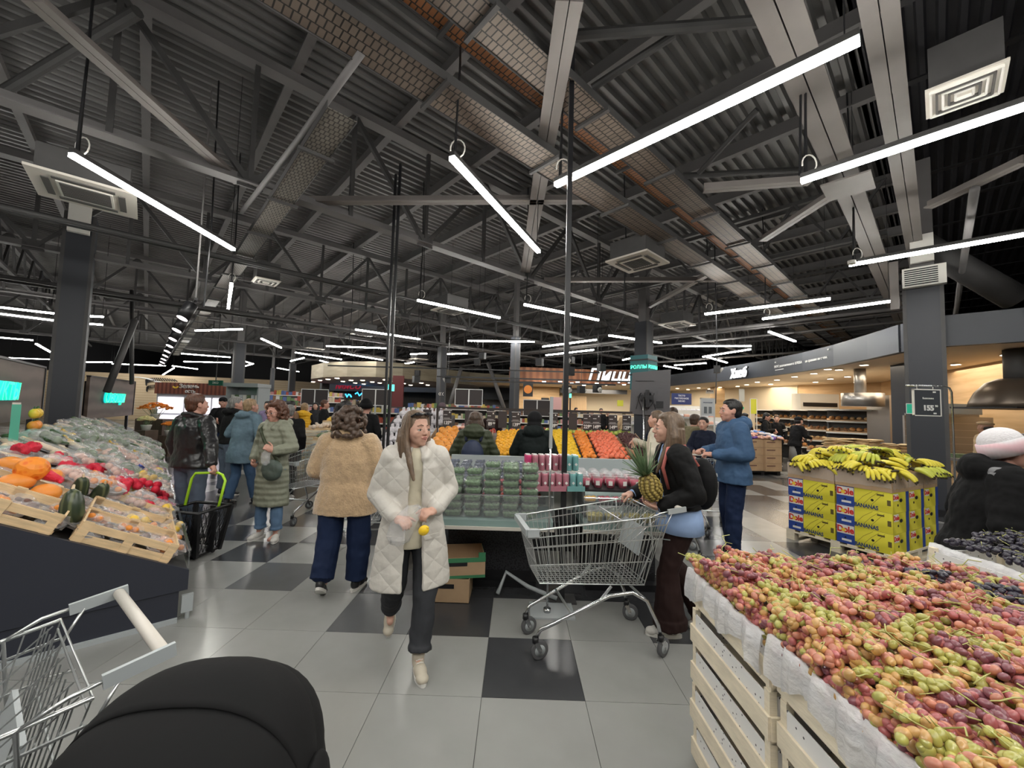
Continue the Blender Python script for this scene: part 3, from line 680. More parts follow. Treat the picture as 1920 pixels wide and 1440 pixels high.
        if ht in ('short', 'long', 'bun', 'pony', 'curly', 'bob'):
            voxel(hb, 'hair', hm, hv, t, sm=2, disp=[(.015, .004)])
        if ht == 'beanie':
            hb = MB(); E((0, -.02, .055), (.088, .1, .088)); o = voxel(hb, 'beanie', hm, hv, t, sm=2)
            cf = MB(); n = 72
            rr_ = []
            for q in range(n+1):
                a = 2*math.pi*q/n; rr_.append((math.cos(a), math.sin(a)))
            vs = []; fs = []
            for j, (z, o_) in enumerate(((-.02, 0), (-.022, .008), (.03, .012), (.068, .008), (.068, 0))):
                for q in range(n):
                    rib = (.0025 if q % 2 else 0) if 0 < j < 4 else 0; c_, s_ = rr_[q]
                    vs.append(P((.089+o_+rib)*c_, -.012+(.104+o_+rib)*s_, z+.012*s_))
            for j in range(4):
                for q in range(n): q2 = (q+1) % n; fs.append((j*n+q, j*n+q2, (j+1)*n+q2, (j+1)*n+q))
            cf.add(vs, fs).build('ribbed_cuff', hair[2], t, True)
        if ht == 'cap':
            hb2 = MB(); hb2.ell(P(0, -.03, .0), (.08*hk, .09*hk, .08*hk), rt); voxel(hb2, 'hair', HM['dark'], hv, t, sm=1)
            E((0, -.02, .06), (.086, .098, .07)); hb.cap(P(0, .06, .055), P(0, .12, .04), .03*hk, .02*hk)
            voxel(hb, 'cap', hm, hv, t, sm=2)
        if ht == 'flatcap':
            hb2 = MB(); hb2.ell(P(0, -.03, -.005), (.078, .09, .075), rt); voxel(hb2, 'hair', HM['dark'], hv, t, sm=1)
            E((0, -.01, .07), (.105, .115, .035), .1); voxel(hb, 'cap', hm, hv, t, sm=2)
        if ht == 'hood':
            E((0, -.03, .03), (.1, .11, .105)); E((0, -.07, -.07), (.1, .08, .1)); voxel(hb, 'hood', hm, hv, t, sm=2)
    # --- trousers
    if pants:
        m = pants[0]; kk = pants[1] if len(pants) > 1 else {}
        f = kk.get('fat', 1.0); b = MB(); b.ell(V((0, -.005, .9)), (.165*w*f*k, .12*f*k, .12*k))
        for i in (0, 1):
            kn, an = V(legs[i][0]), V(legs[i][1]); hp = V((-.09*w if i == 0 else .09*w, 0, .87)); an2 = an+(kn-an)*kk.get('short', .05)
            kr = kk.get('knee', .072)*f*k; ar = kk.get('hem', .056)*f*k
            b.limb([hp, kn], [.098*f*k, kr]); d = (an2-kn)
            nn = 6; pts = [kn+d*(q/nn) for q in range(nn+1)]; b.limb(pts[:-1], [kr+(ar-kr)*(q/nn) for q in range(nn)]); b.tube([pts[-2], pts[-1]], [ar, ar*1.02], 16)
            if kk.get('cuff'): b.tube([pts[-1]+(pts[-2]-pts[-1])*.3, pts[-1]+(pts[-1]-pts[-2])*.15], ar*1.14, 16)
        voxel(b, 'trousers', m, max(vox, .008), t, sm=2, disp=[(.09, .02)])
    # --- shoes
    if shoes:
        for i in (0, 1):
            kn, an = V(legs[i][0]), V(legs[i][1]); d = shoes[2][i] if len(shoes) > 2 else Vector((-.15 if i == 0 else .15, 1, 0)).normalized()
            d = Vector(d).normalized(); side = Vector((d.y, -d.x, 0)).normalized() if (abs(d.x)+abs(d.y)) > .01 else Vector((1, 0, 0)); upv = side.cross(d)
            mt = Matrix((side, d, upv)).transposed(); o_ = an-upv*.085*k
            Q = lambda x, y, z: o_ + mt @ (Vector((x, y, z))*k)
            b = MB(); b.ell(Q(0, -.01, .055), (.04*k, .055*k, .05*k), mt); b.ell(Q(0, .07, .04), (.043*k, .08*k, .037*k), mt); b.ell(Q(0, .135, .032), (.041*k, .045*k, .028*k), mt); b.cap(Q(0, -.01, .06), Q(0, -.005, .1), .04*k, .043*k)
            s_ = voxel(b, 'shoe', shoes[0], max(.006, vox*.7), t, sm=2)
            sb = MB(); vs = []; n = 20
            for z in (-.0, .024):
                for q in range(n):
                    a = 2*math.pi*q/n; y = math.sin(a); x = math.cos(a)
                    vs.append(Q(x*(.043 if y > 0 else .036), .045+y*.135, z))
            sb.add(vs, [tuple(range(n-1, -1, -1)), tuple(range(n, 2*n))]+[(q, (q+1) % n, n+(q+1) % n, n+q) for q in range(n)]); so = sb.build('sole', shoes[1], s_)
            if vox <= .007:
                lb = MB()
                for q in range(4): lb.tube([Q(-.022, .03+.022*q, .083-.008*q), Q(0, .038+.022*q, .092-.009*q), Q(.022, .03+.022*q, .083-.008*q)], .003*k, 6)
                lb.build('shoelace', m_white, s_)
    # --- inner sweater
    if inner:
        b = MB(); zi = inner[1]
        b.loft([R_(zi, .155*w, .125), R_(.98, .15*w, .12), R_(1.15, .14*w, .118), R_(1.3, .15*w, .118), R_(1.4, .12*w, .09), R_(1.455, .07, .062, .005)], 26)
        voxel(b, 'sweater', inner[0], max(vox, .008), t, sm=2, disp=[(.08, .015)])
    # --- coat / jacket
    if top:
        m, hem = top[0], top[1]; kk = top[2] if len(top) > 2 else {}
        f = kk.get('fat', 1.0); hf = kk.get('hemf', 1.0); op = kk.get('open')
        rs = [(hem, .205*w*f*hf, .155*f*hf), ((hem+1.0)/2, .195*w*f*(1+hf)/2, .15*f*(1+hf)/2), (1.02, .168*w*f, .132*f), (1.2, .178*w*f, .14*f), (1.33, .17*w*f, .128*f), (1.40, .125*w*f, .1*f), (1.46, .085, .08)]
        if hem > .98: rs = [(hem, .17*w*f, .135*f)]+rs[3:]
        b = MB()
        if op: b.cshell([tuple(R_(z, rx, ry))+(op*(1 if z < 1.2 else (.85 if z < 1.4 else 1.1)),) for z, rx, ry in rs], .028*k)
        else: b.loft([R_(z, rx, ry) for z, rx, ry in rs])
        sr = kk.get('sleeve', 1.0)
        for i in (0, 1):
            e, wr = V(arms[i][0]), V(arms[i][1]); wr2 = wr-(wr-e).normalized()*.01*k; s0 = sh[i]
            b.limb([s0+Vector((0, 0, -.01)), e, wr2-(wr2-e)*.1], [.075*f*sr*k, .062*f*sr*k, .047*f*sr*k])
            b.tube([wr2-(wr2-e)*.15, wr2], [.047*f*sr*k, .045*sr*f*k], 14)
            b.cap(s0*.75+Vector((0, 0, s0.z*.25)), s0, .07*k, .07*f*k)
        if kk.get('hood'):
            hz = kk['hood']; b.ell(L(0, -.1, 1.44), (.15*k, .085*k, .085*k*hz)); b.limb([L(-.1, -.06, 1.47), L(-.095, .03, 1.45), L(-.06, .1, 1.38)], [.045*k, .04*k, .03*k]); b.limb([L(.1, -.06, 1.47), L(.095, .03, 1.45), L(.06, .1, 1.38)], [.045*k, .04*k, .03*k])
        if kk.get('collar'):
            c_ = kk['collar']; b.limb([L(-.085, .06, 1.41), L(-.1, -.02, 1.45), L(-.06, -.08, 1.47), L(.06, -.08, 1.47), L(.1, -.02, 1.45), L(.085, .06, 1.41)], [c_*k]*6)
        if kk.get('scarf'): b.tube([L(.09*math.cos(a), .075*math.sin(a)+.01, 1.46) for a in [q*.7 for q in range(9)]], .045*k, 10, closed=True)
        voxel(b, kk.get('name', 'coat'), m, max(vox, kk.get('vox', .009)), t, sm=2, disp=kk.get('disp', [(.12, .022), (.05, .01)]))
    if extra: extra(t, L, V, P, k, arms)
    return t
# fabrics
c_jean = cloth('blue_jeans', (.06, .11, .2)); c_jeanl = cloth('light_jeans', (.12, .2, .32)); c_jeand = cloth('dark_blue_jeans', (.012, .022, .06)); c_blk = cloth('black', (.007, .007, .008)); c_char = cloth('charcoal_denim', (.035, .037, .042)); c_brn = cloth('dark_brown', (.022, .01, .009), bump=.15)
c_gjean = cloth('grey_jeans', (.1, .125, .17)); c_cream = cloth('cream_knit', (.66, .61, .47), .85); c_bsweat = cloth('pale_blue_knit', (.32, .45, .72)); c_sole = mat('white_sole', (.72, .7, .66), .6)
c_shoe_b = mat('beige_trainer', (.5, .45, .36), .6, bump=.1); c_shoe_k = mat('black_shoe', (.02, .02, .022), .4); c_shoe_g = mat('pale_grey_trainer', (.6, .58, .54), .6)
c_leath = mat('black_leather', (.011, .0105, .012), .36, bump=.5, bscale=9, coat=.2)
c_teddy = mat('beige_fleece', (.52, .36, .21), .95, bump=.9, bscale=70, vary=.12, vscale=25, sheen=.6)
q_white = quilt('offwhite', (.6, .57, .52), 3.3, (0, .8, 0), .3, (0, -.8, 0)); q_olive = quilt('sage', (.24, .25, .19), 4.6); q_green = quilt('dark_olive', (.045, .055, .03), 4.5); q_yel = quilt('yellow', (.72, .4, .02), 5)
c_blue = cloth('steel_blue', (.05, .1, .19), .6); c_bgrey = cloth('washed_blue_grey', (.12, .18, .225), .8, vary=.3); c_navyk = cloth('navy', (.012, .016, .035)); c_olv = cloth('olive', (.25, .22, .13)); c_tan = cloth('tan', (.5, .36, .22)); c_green = cloth('grey_green', (.15, .17, .12)); c_br = cloth('brown_coat', (.2, .12, .075))
def tubes(name, pts, r, m, parent, n=8, **k): return MB().tube(pts, r, n).build(name, m, parent, True, **k)
# ================================================================== LEFT PRODUCE SHELF (runs along the building grid)
U0, V0 = .27, 3.95
TILT = math.atan(.54)
def S(u, v, h=0.0): return W(u, v, .37+(.32-u)*.54+h)
SR = Matrix.Rotation(TA, 3, 'Z') @ Matrix.Rotation(TILT, 3, 'Y')
def SP(px, py, h=0.0):
    n = SR @ Vector((0, 0, 1)); p0 = S(0, 4, h); d = _ray(px, py); o = Vector((0, 0, CH)); return o + d*((p0-o).dot(n)/d.dot(n))
disp = empty('produce_display', W(U0, V0), TA, 'long navy sloping produce display along the left aisle', 'display')
b = MB(); prof = [(0, 0), (0, .22), (-1.35, .22), (-1.35, 0)]
b.add([(x, 0, z) for x, z in prof]+[(x, .02, z) for x, z in prof], [(0, 1, 2, 3), (7, 6, 5, 4), (0, 4, 5, 1), (1, 5, 6, 2)]); b.build('kick_panel', m_navy, disp)
b = MB(); prof = [(.05, .225), (.05, .37), (-.88, .87), (-1.35, 1.12), (-1.35, .225)]
b.add([(x, -.012, z) for x, z in prof]+[(x, .02, z) for x, z in prof], [(0, 1, 2, 3, 4), (9, 8, 7, 6, 5), (0, 5, 6, 1), (1, 6, 7, 2), (2, 7, 8, 3)]); b.build('side_panel', m_navy, disp)
MB().box(-1.3, -.02, .02, 14, 0, .22).build('plinth', m_navy, disp)
b = MB(); b.add([(.05, .02, .225), (.05, .02, .33), (-1.3, .02, 1.05), (-1.3, .02, .225), (.05, 14, .225), (.05, 14, .33), (-1.3, 14, 1.05), (-1.3, 14, .225)], [(0, 4, 5, 1), (1, 5, 6, 2), (3, 7, 4, 0), (2, 6, 7, 3), (4, 7, 6, 5), (0, 1, 2, 3)]); b.build('sloping_deck', m_dark, disp)
MB().box(-1.4, .0, -.03, .0, 0, .03).build('floor_trim', m_greyp, disp)
gb = MB()
for k in range(7): gb.box(.045, .053, .05+2*k, 2.02+2*k, .35, .5)
gb.build('front_glass', m_glass, disp); MB().box(.04, .06, .05, 14, .495, .505).build('glass_rail', m_chrome, disp)
MB().box(.02, .09, .0, .03, .05, .18).cyl((.06, .015, .05), (.06, .015, .0), .014, 10).build('cart_bumper', m_greyp, disp)
m_grt = mat('green_glow_tint', (.1, .42, .3), .3, coat=.5)  # green neon light on the rail top, put into the colour
bk = empty('back_rail', W(-.98, 3.7), TA, 'silver back rail of the produce display, the green light of the neon painted on its top', 'rail')
MB().box(-.12, 0, 0, 14.3, .0, 1.08).build('back_wall', m_dark, bk); MB().box(-.2, .02, 0, 14.3, 1.08, 1.16).build('silver_profile', m_greyp, bk); MB().box(-.22, .0, 2.9, 5.9, 1.161, 1.172).build('green_glow_strip', m_grt, bk)
sl = SP(82, 770, 0)
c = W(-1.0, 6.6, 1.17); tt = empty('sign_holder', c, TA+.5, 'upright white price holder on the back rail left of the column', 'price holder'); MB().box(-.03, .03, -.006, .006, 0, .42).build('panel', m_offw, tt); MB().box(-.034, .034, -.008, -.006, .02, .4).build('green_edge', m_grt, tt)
for k, (y, ln) in enumerate(((4.3, 1.2), (5.2, .9))):
    tag(MB().beam(W(-1.15, y, 1.2), W(-1.15, y+ln, 1.33), .05, .03).build('shelf_rail', m_greyp), ('near', 'farther')[k]+' silver rail lying behind the produce at the left edge', 'rail')
# boards with neon letters
m_board = two_tone('weathered_board', (.085, .06, .045), (.13, .095, .075), 'wave', 1.2, .6, thresh=.5, sharp=.4, rot=(0, math.pi/2, 0), dist=3, bump=.15)
m_neon = mat('green_neon', (.05, 1, .55), .4, emit=(.01, .9, .38), es=.9); m_neonc = mat('cyan_neon', (.05, .7, .7), .4, emit=(.0, .75, .85), es=.4)
def board(p, q, z0, z1, lb, wd, tloc, size):
    d = (q-p); L = d.length; a = math.atan2(d.y, d.x)
    t = empty('sign_board', (p.x, p.y, 0), a, lb, 'sign board')
    MB().box(0, L, 0, .06, z0, z1).build('board', m_board, t); MB().box(-.01, L+.01, -.015, .065, z1, z1+.03).box(L, L+.03, -.015, .065, z0, z1).build('frame', m_black, t)
    for s in (-.6*L, ): pass
    o = text(wd, size, m_neonc, parent=t, loc=(tloc*L, -.03, (z0+z1)/2+.02), depth=.01, shear=.3, off=.009); o2 = text(wd, size, m_neon, parent=t, loc=(tloc*L, -.055, (z0+z1)/2+.02), depth=.012, shear=.3, off=.002)
    MB().box(.1, .16, .06, .12, 0, z1-.1).build('support_leg', m_black, t); MB().box(L-.16, L-.1, .06, .12, 0, z1-.1).build('support_leg', m_black, t)
board(Vector((-5.3, 3.5, 0)), Vector((-7.9, 6.5, 0)), 1.3, 2.12, 'dark wooden board at the left edge with the end of a green neon word', 'Фрукты', .4, .42)
board(Vector((-9.75, 8.9, 0)), Vector((-11.35, 11.6, 0)), 1.15, 2.12, 'dark wooden board right of the left column with green neon letters Овощи', 'Овощи', .46, .42)
# ---- wooden crates on the slope
def crate(u, v, lb, L=.58, Wd=.42, hgt=.13):
    t = empty('wooden_crate', S(u, v, .0), 0, lb, 'crate', None); t.rotation_euler = SR.to_euler()
    for y in (0, Wd):
        for z in (.0, .075): MB().box(0, L, y-.006, y+.006, z, z+.05).build('slat', m_woodx, t)
    for x in (0, L):
        for z in (.0, .075): MB().box(x-.006, x+.006, .006, Wd-.006, z, z+.05).build('slat', m_woodx, t)
    for x in (.03, L/2, L-.03):
        for y in (.012, Wd-.012): MB().box(x-.028, x+.028, y-.026 if y < .1 else y+.006, y-.018 if y < .1 else y+.014, 0, .135).build('batten', m_woodx, t)
    MB().box(.01, L-.01, .01, Wd-.01, -.004, .004).build('base_board', m_woodx, t)
    return t
for i, (u, v, lb) in enumerate(((-.32, 3.98, 'pale wooden crate at the front right corner of the produce display'), (-.92, 3.98, 'pale wooden crate at the near end of the display, cut by the picture edge'),
        (-.32, 4.44, 'wooden crate behind the corner crate'), (-.92, 4.44, 'wooden crate under the large green squashes'), (-.32, 4.9, 'third wooden crate back beside the front glass'))):
    crate(u, v, lb)
# ---- packaged produce
def mm(n, c, r=.5, **k): return mat('prod_'+n, c, r, **k)
P_or = mm('orange', (.82, .28, .04), .4, bump=.1, bscale=90); P_ye = mm('yellow', (.85, .55, .06), .4); P_br = mm('brown', (.16, .08, .06), .6); P_pk = mm('pale_pink', (.72, .45, .36), .5, vary=.2, vscale=20); P_wh = mm('garlic', (.75, .62, .5), .5, vary=.12, vscale=15)
P_rd = mat('red_mesh', (.8, .02, .06), .45, bump=1, bscale=90, alpha=.85); P_gn = mm('dark_green', (.05, .1, .04), .45, vary=.3, vscale=10); P_lg = mm('leaf_green', (.16, .22, .12), .5, vary=.35, vscale=12); P_pr = mm('parsnip', (.72, .56, .38), .6, vary=.1); P_mg = mm('magenta', (.4, .06, .14), .4); P_tray = mat('foam_tray', (.5, .47, .46), .6); P_trb = mat('black_tray', (.02, .02, .02), .4); P_lab = mat('label_white', (.8, .8, .78), .6); P_blue = mat('blue_wrap', (.04, .06, .3), .4)
rp = random.Random(21)
def pack(kind, colr, n, sz, trm, film=True, shape='ball', w_=.2, d_=.14):
    t = empty(kind, (0, 0, 0), 0)
    if trm:
        b = MB(); b.loft([(0, 0, 0, w_*.42, d_*.42), (0, 0, .028, w_*.5, d_*.5), (0, 0, .03, w_*.52, d_*.52), (0, 0, .028, w_*.46, d_*.46), (0, 0, .008, w_*.4, d_*.4)], 16, True, 5); b.build('tray', trm, t)
    b = MB()
    for q in range(n):
        x = rp.uniform(-.38, .38)*w_; y = rp.uniform(-.36, .36)*d_; z = .025+sz*.5+rp.uniform(0, sz*.8)
        if shape == 'ball': b.ell((x, y, z), (sz*rp.uniform(.85, 1.1), sz, sz*.9), None, 9, 6)
        elif shape == 'long': a = rp.uniform(-.2, .2); b.cap((-w_*.42, y, z), (w_*.42, y+a*.1, z), sz, sz*.7, 8)
        elif shape == 'slice': b.cbox((x, y, z), (sz*2.2, sz*1.2, sz*.5), Euler((rp.uniform(-.5, .5), rp.uniform(-.4, .4), rp.uniform(0, 3))).to_matrix())
    b.build('contents', colr, t, True)
    if film:
        b = MB(); hh = .03+sz*2; n_ = 14; rings = []
        for z, f in ((.02, .52), (hh*.6, .5), (hh, .36), (hh*1.06, .1)): rings.append((0, 0, z, w_*f, d_*f))
        b.loft(rings, 18, True, 3)
        b.v = [(x+rp.uniform(-.006, .006), y+rp.uniform(-.006, .006), z+rp.uniform(-.006, .006)) for x, y, z in b.v]; b.build('cling_film', m_film, t)
    return t
PK = dict(tro=pack('orange_fruit_tray', P_or, 6, .026, P_tray), try_=pack('yellow_fruit_tray', P_ye, 3, .038, P_tray), trb=pack('mushroom_tray', P_br, 12, .018, P_tray), trp=pack('pink_produce_tray', P_pk, 10, .02, P_tray), trk=pack('dark_fruit_tray', P_br, 6, .026, P_trb), red=pack('red_mesh_bag', P_rd, 9, .04, None, False, 'ball', .24, .2), oni=pack('onion_bag', P_pk, 10, .032, None, True, 'ball', .24, .2), gar=pack('garlic_bag', P_wh, 16, .024, None, True, 'ball', .24, .2),
          cuc=pack('cucumber_pack', P_gn, 4, .022, None, True, 'long', .3, .12), cab=pack('leafy_green_bag', P_lg, 7, .04, None, True, 'ball', .24, .2), par=pack('parsnip_tray', P_pr, 4, .024, P_trb, True, 'long', .3, .14), rad=pack('radish_bag', P_mg, 14, .022, None, True, 'ball', .22, .18), sli=pack('sliced_fruit_tray', P_ye, 9, .022, P_tray, True, 'slice'), blu=pack('blue_packet', P_blue, 5, .03, None, False, 'slice', .2, .12), yel=pack('lemon_bag', P_ye, 5, .036, None, True, 'ball', .2, .16))
PL = dict(tro='foam tray of orange fruit pieces under film', try_='foam tray of yellow fruit under film', trb='foam tray of brown mushrooms under film', trp='foam tray of pale pink produce under film', trk='black tray of dark fruit under film', red='crumpled red mesh bag of vegetables', oni='clear bag of pale onions', gar='clear bag of white garlic bulbs',
          cuc='wrapped bundle of dark green cucumbers', cab='bag of leafy green vegetables', par='long tray of pale parsnips', rad='clear bag of magenta radishes', sli='foam tray of cut yellow slices', blu='small dark blue wrapped packet', yel='clear bag of yellow lemons')
PG = {k: v+' on the left display' for k, v in PL.items()}
def putpack(k, u, v, h=.02, yaw=0, s=1.0, tl=0):
    o = place(PK[k], S(u, v, h), s if False else (0, 0, 0), s, PL[k]+' heaped on the left produce display', PG[k])
    o['category'] = 'produce pack'; m3 = SR @ Matrix.Rotation(yaw, 3, 'Z') @ Matrix.Rotation(tl, 3, 'X'); o.rotation_euler = m3.to_euler(); return o
zones = lambda u, v: (['tro', 'try_', 'trb', 'trp', 'trk', 'sli', 'trk', 'tro', 'trb'] if v < 5.0 else (['oni', 'oni', 'gar', 'yel', 'trb', 'red', 'trp', 'tro', 'rad', 'par'] if v < 6.6 and u > -.5 else (['par', 'trk', 'par', 'trp', 'trb'] if v < 6.6 else (['oni', 'gar', 'rad', 'blu', 'gar', 'oni', 'cab', 'rad', 'yel', 'gar', 'oni'] if (v < 9 and u > -.35) else (['cuc', 'cab', 'par', 'cab', 'sli'] if v < 10 else ['cuc', 'cab', 'cab', 'cuc', 'par', 'gar'])))))
v = 4.09; row = 0
while v < 14.2:
    u = -1.0+(row % 2)*.08
    while u < .24:
        k = rp.choice(zones(u, v)); putpack(k, u+rp.uniform(-.02, .02), v+rp.uniform(-.02, .02), rp.uniform(.01, .05) if v > 5 else .02, rp.uniform(-.6, .6)+(math.pi/2 if rp.random() < .4 else 0), 1.0 if v < 9 else 1.15, rp.uniform(-.25, .25)); u += .19 if v < 9 else .24
    v += .155 if v < 9 else .24; row += 1
# second layer of heaped bags
for q in range(60):
    v = rp.uniform(5.1, 9.5); u = rp.uniform(-.9, .1); putpack(rp.choice(zones(u, v)), u, v, .1+rp.uniform(0, .05), rp.uniform(-1.5, 1.5), 1.1, rp.uniform(-.4, .4))
# single items that stand out
m_net = two_tone('orange_net', (.85, .16, .01), (.95, .3, .03), 'voronoi', 22, .45, thresh=.35, sharp=.1, bump=1)
def netted():
    t = empty('netted_melon', SP(60, 880, .24), 0, 'round orange melon in orange netting near the front of the display', 'fruit'); MB().ell((0, 0, 0), (.095, .095, .095), None, 32, 20).build('melon', m_net, t, True)
    b = MB(); b.limb([(.05, .06, -.05), (.13, .08, -.09), (.17, .05, -.1)], [.04, .025, .012]); b.build('gathered_net', P_rd, t, True)
netted()
for i, (px, py, lb) in enumerate(((18, 872, 'peach-coloured squash at the left edge'), (30, 905, 'orange squash below the netted melon'), (95, 895, 'smooth orange squash right of the netted melon'), (85, 925, 'flat orange squash in front of the netted melon'), (190, 850, 'orange squash up among the onion bags'), (172, 905, 'orange melon behind the green squashes'))):
    t = empty('squash', SP(px, py, .12), i, lb, 'squash'); MB().ell((0, 0, 0), (.1, .08, .07), None, 20, 12).build('squash_body', P_or, t, True); MB().cap((.09, 0, .01), (.13, 0, .03), .012, .008).build('stem', P_gn, t, True)
m_sq = two_tone('striped_green_squash', (.03, .045, .025), (.12, .14, .07), 'wave', 6, .3, thresh=.75, sharp=.2, dist=1, bump=0)
for i, (px, py, yw, s, lb) in enumerate(((150, 915, .6, 1.0, 'dark green squash with a yellow stripe, rear of the three'), (135, 950, -.5, 1.15, 'large dark green squash leaning left, front of the three'), (187, 925, .9, 1.0, 'dark green squash at the right of the three'))):
    t = empty('green_squash', SP(px, py, .16), 0, lb, 'squash'); t.rotation_euler = (SR @ Euler((.2, -.5, yw)).to_matrix()).to_euler(); t.scale = (s*.78, s*.78, s*.78)
    MB().loft([(0, 0, -.16, .01, .01), (0, 0, -.14, .05, .05), (0, 0, -.06, .075, .075), (0, 0, .04, .068, .068), (0, 0, .11, .045, .045), (0, 0, .14, .012, .012)], 22).build('squash_body', m_sq, t, True)
    MB().cap((0, 0, .135), (0, .01, .165), .012, .009).build('stem', P_pr, t, True)
for i, (px, py, lb) in enumerate(((50, 845, 'red mesh bag hanging over the produce left of the crates'), (105, 862, 'bright red mesh bag in the middle of the heap'), (130, 880, 'red mesh bag in front of the bright one'), (185, 880, 'red mesh bag right of the green squashes'), (228, 892, 'red mesh bag near the lemons'), (215, 915, 'small red mesh bag by the front glass'))):
    p = SP(px, py, .15); b = MB()
    for q in range(7): b.ell(Vector((rp.uniform(-.07, .07), rp.uniform(-.07, .07), rp.uniform(-.03, .05))), rp.uniform(.03, .05), None, 10, 7)
    o = voxel(b, 'mesh_bag', P_rd, .012, None, 1, [(.03, .03)]); o.location = p; tag(o, lb, 'mesh bag')
# flowers and pots at the far end, ladder of orange peppers on the column
m_flo = mat('orange_petals', (.85, .28, .03), .6); m_flw = mat('cream_petals', (.8, .65, .35), .6)
def bouquet(c, r, m, lb, pot=True, n=110, hgt=.3):
    t = empty('flower_bouquet', c, 0, lb, 'flowers'); b = MB()
    for q in range(n):
        a = rp.uniform(0, 6.28); rr = r*math.sqrt(rp.random()); x, y = rr*math.cos(a), rr*math.sin(a); z = hgt+.4*r*(1-(rr/r)**2)+rp.uniform(-.03, .03)
        for pz in range(5): an = pz*1.256; b.cbox((x+.022*math.cos(an), y+.022*math.sin(an), z), (.04, .034, .02), Matrix.Rotation(an, 3, 'Z') @ Matrix.Rotation(-.5, 3, 'Y'))
    b.build('blossoms', m, t, kind='stuff'); b = MB()
    for q in range(24): a = rp.uniform(0, 6.28); rr = r*.8*rp.random(); b.tube([(rr*.3*math.cos(a), rr*.3*math.sin(a), .05), (rr*math.cos(a), rr*math.sin(a), hgt)], .006, 5)
    b.build('stems', P_lg, t)
    if pot: MB().loft([(0, 0, 0, .09, .09), (0, 0, .14, .12, .12), (0, 0, .15, .125, .125)], 18).build('pot', m_white, t, True)
for (px, py, Y, r, m, lb) in ((292, 770, 12, .42, m_flo, 'broad orange flower display beyond the produce shelf'), (275, 790, 11, .17, m_flw, 'yellow and cream bouquet in a white pot'), (318, 800, 11.5, .17, m_flo, 'orange bouquet in front of the lit cabinets')):
    p = AY(px, py, Y); bouquet((p.x, p.y, p.z-.25), r, m, lb)
    tag(MB().box(p.x-r, p.x+r, p.y-.2, p.y+.2, 0, p.z-.25).build('flower_stand', m_dwood), 'dark wooden stand carrying the '+lb.split(' display')[0].split(' in ')[0], 'stand')
for k in range(6):
    i, j = k % 3, k//3; p = W(-1.06, 8.0+.13*i, 1.21+.16*j)
    t = empty('ornamental_pepper', p, rp.uniform(0, 3), ('upper' if j else 'lower')+' orange gourd, '+('left', 'middle', 'right')[i]+' one of the row in front of the left column', 'gourd'); MB().ell((0, 0, .06), (.055, .05, .065), None, 14, 10).build('gourd_body', P_or if j == 0 else P_ye, t, True); MB().cap((0, 0, .12), (.01, 0, .15), .01, .007).build('stem', P_gn, t, True)
# ================================================================== BERRY FRIDGE (island in front of the fruit)
m_mint = mat('pale_green_enamel', (.23, .33, .31), .3); m_mesh = two_tone('black_mesh', (.006, .006, .008), (.03, .03, .035), 'voronoi', 60, .5, thresh=.4, sharp=.1)
def fridge(x0, x1, lb):
    t = empty('berry_fridge', ((x0+x1)/2, 4.2, 0), 0, lb, 'refrigerated display'); h = (x1-x0)/2
    MB().box(-h*.72, h*.72, -.3, .6, .06, .62).build('base_cabinet', m_black, t); MB().box(-h*.7, h*.7, -.306, -.3, .12, .58).build('vent_mesh', m_mesh, t)
    MB().box(-h*.8, h*.8, -.4, .7, 0, .06).build('foot_plinth', m_black, t)
    b = MB(); b.add([(-h, -.78, .66), (h, -.78, .66), (h, .7, .66), (-h, .7, .66), (-h, -.78, .715), (h, -.78, .715), (h, .7, .85), (-h, .7, .85), (-h*.72, -.3, .6), (h*.72, -.3, .6), (h*.72, .6, .6), (-h*.72, .6, .6)],
          [(4, 5, 6, 7), (0, 1, 5, 4), (1, 2, 6, 5), (2, 3, 7, 6), (3, 0, 4, 7), (8, 9, 1, 0), (9, 10, 2, 1), (10, 11, 3, 2), (11, 8, 0, 3)]); b.build('display_tub', m_mint, t)
    MB().box(-h-.01, h+.01, -.8, -.775, .64, .665).build('bumper_rail', m_offw, t)
    MB().box(-h, h, -.785, -.78, .715, .93).build('front_glass', mat('front_glass', (.9, .95, .95), .05, alpha=.05, spec=.6), t)
    for s in (-1, 1): MB().box(s*h-.004, s*h+.004, -.78, .7, .715, 1.0).build('side_glass', m_glass, t)
    MB().tube([(-h, -.78, .93), (h, -.78, .93)], .006, 6).build('glass_edge', m_chrome, t)
    MB().box(-h, h, .7, .76, .3, 1.08).build('rear_panel', m_greyp, t)
    return t
fridge(-.78, .34, 'left part of the refrigerated berry island, in front of the backpack shopper')
fridge(.60, 1.5, 'right part of the refrigerated berry island, behind the pineapple shopper')
def ztub(y): return .718+(y-3.42)/(4.9-3.42)*.135
def clam(cont, w_=.155, d_=.12, h_=.064):
    t = empty('clamshell_box', (0, 0, 0))
    b = MB(); b.loft([(0, 0, 0, w_*.44, d_*.44), (0, 0, h_*.55, w_*.5, d_*.5)], 20, True, 6); b.build('box_base', m_glass, t)
    b = MB(); b.loft([(0, 0, h_*.55, w_*.51, d_*.51), (0, 0, h_*.62, w_*.51, d_*.51), (0, 0, h_*.97, w_*.45, d_*.45)], 20, True, 6); b.build('box_lid', m_glass, t)
    b = MB(); rr = random.Random(2)
    b.loft([(0, 0, .006, w_*.4, d_*.4), (0, 0, h_*.6, w_*.46, d_*.46), (0, 0, h_*.72, w_*.4, d_*.4)], 14, True, 4)
    for q in range(26): b.ell((rr.uniform(-.4, .4)*w_, rr.uniform(-.4, .4)*d_, rr.uniform(h_*.4, h_*.78)), rr.uniform(.009, .014), None, 7, 5)
    b.build('contents', cont, t, True); return t
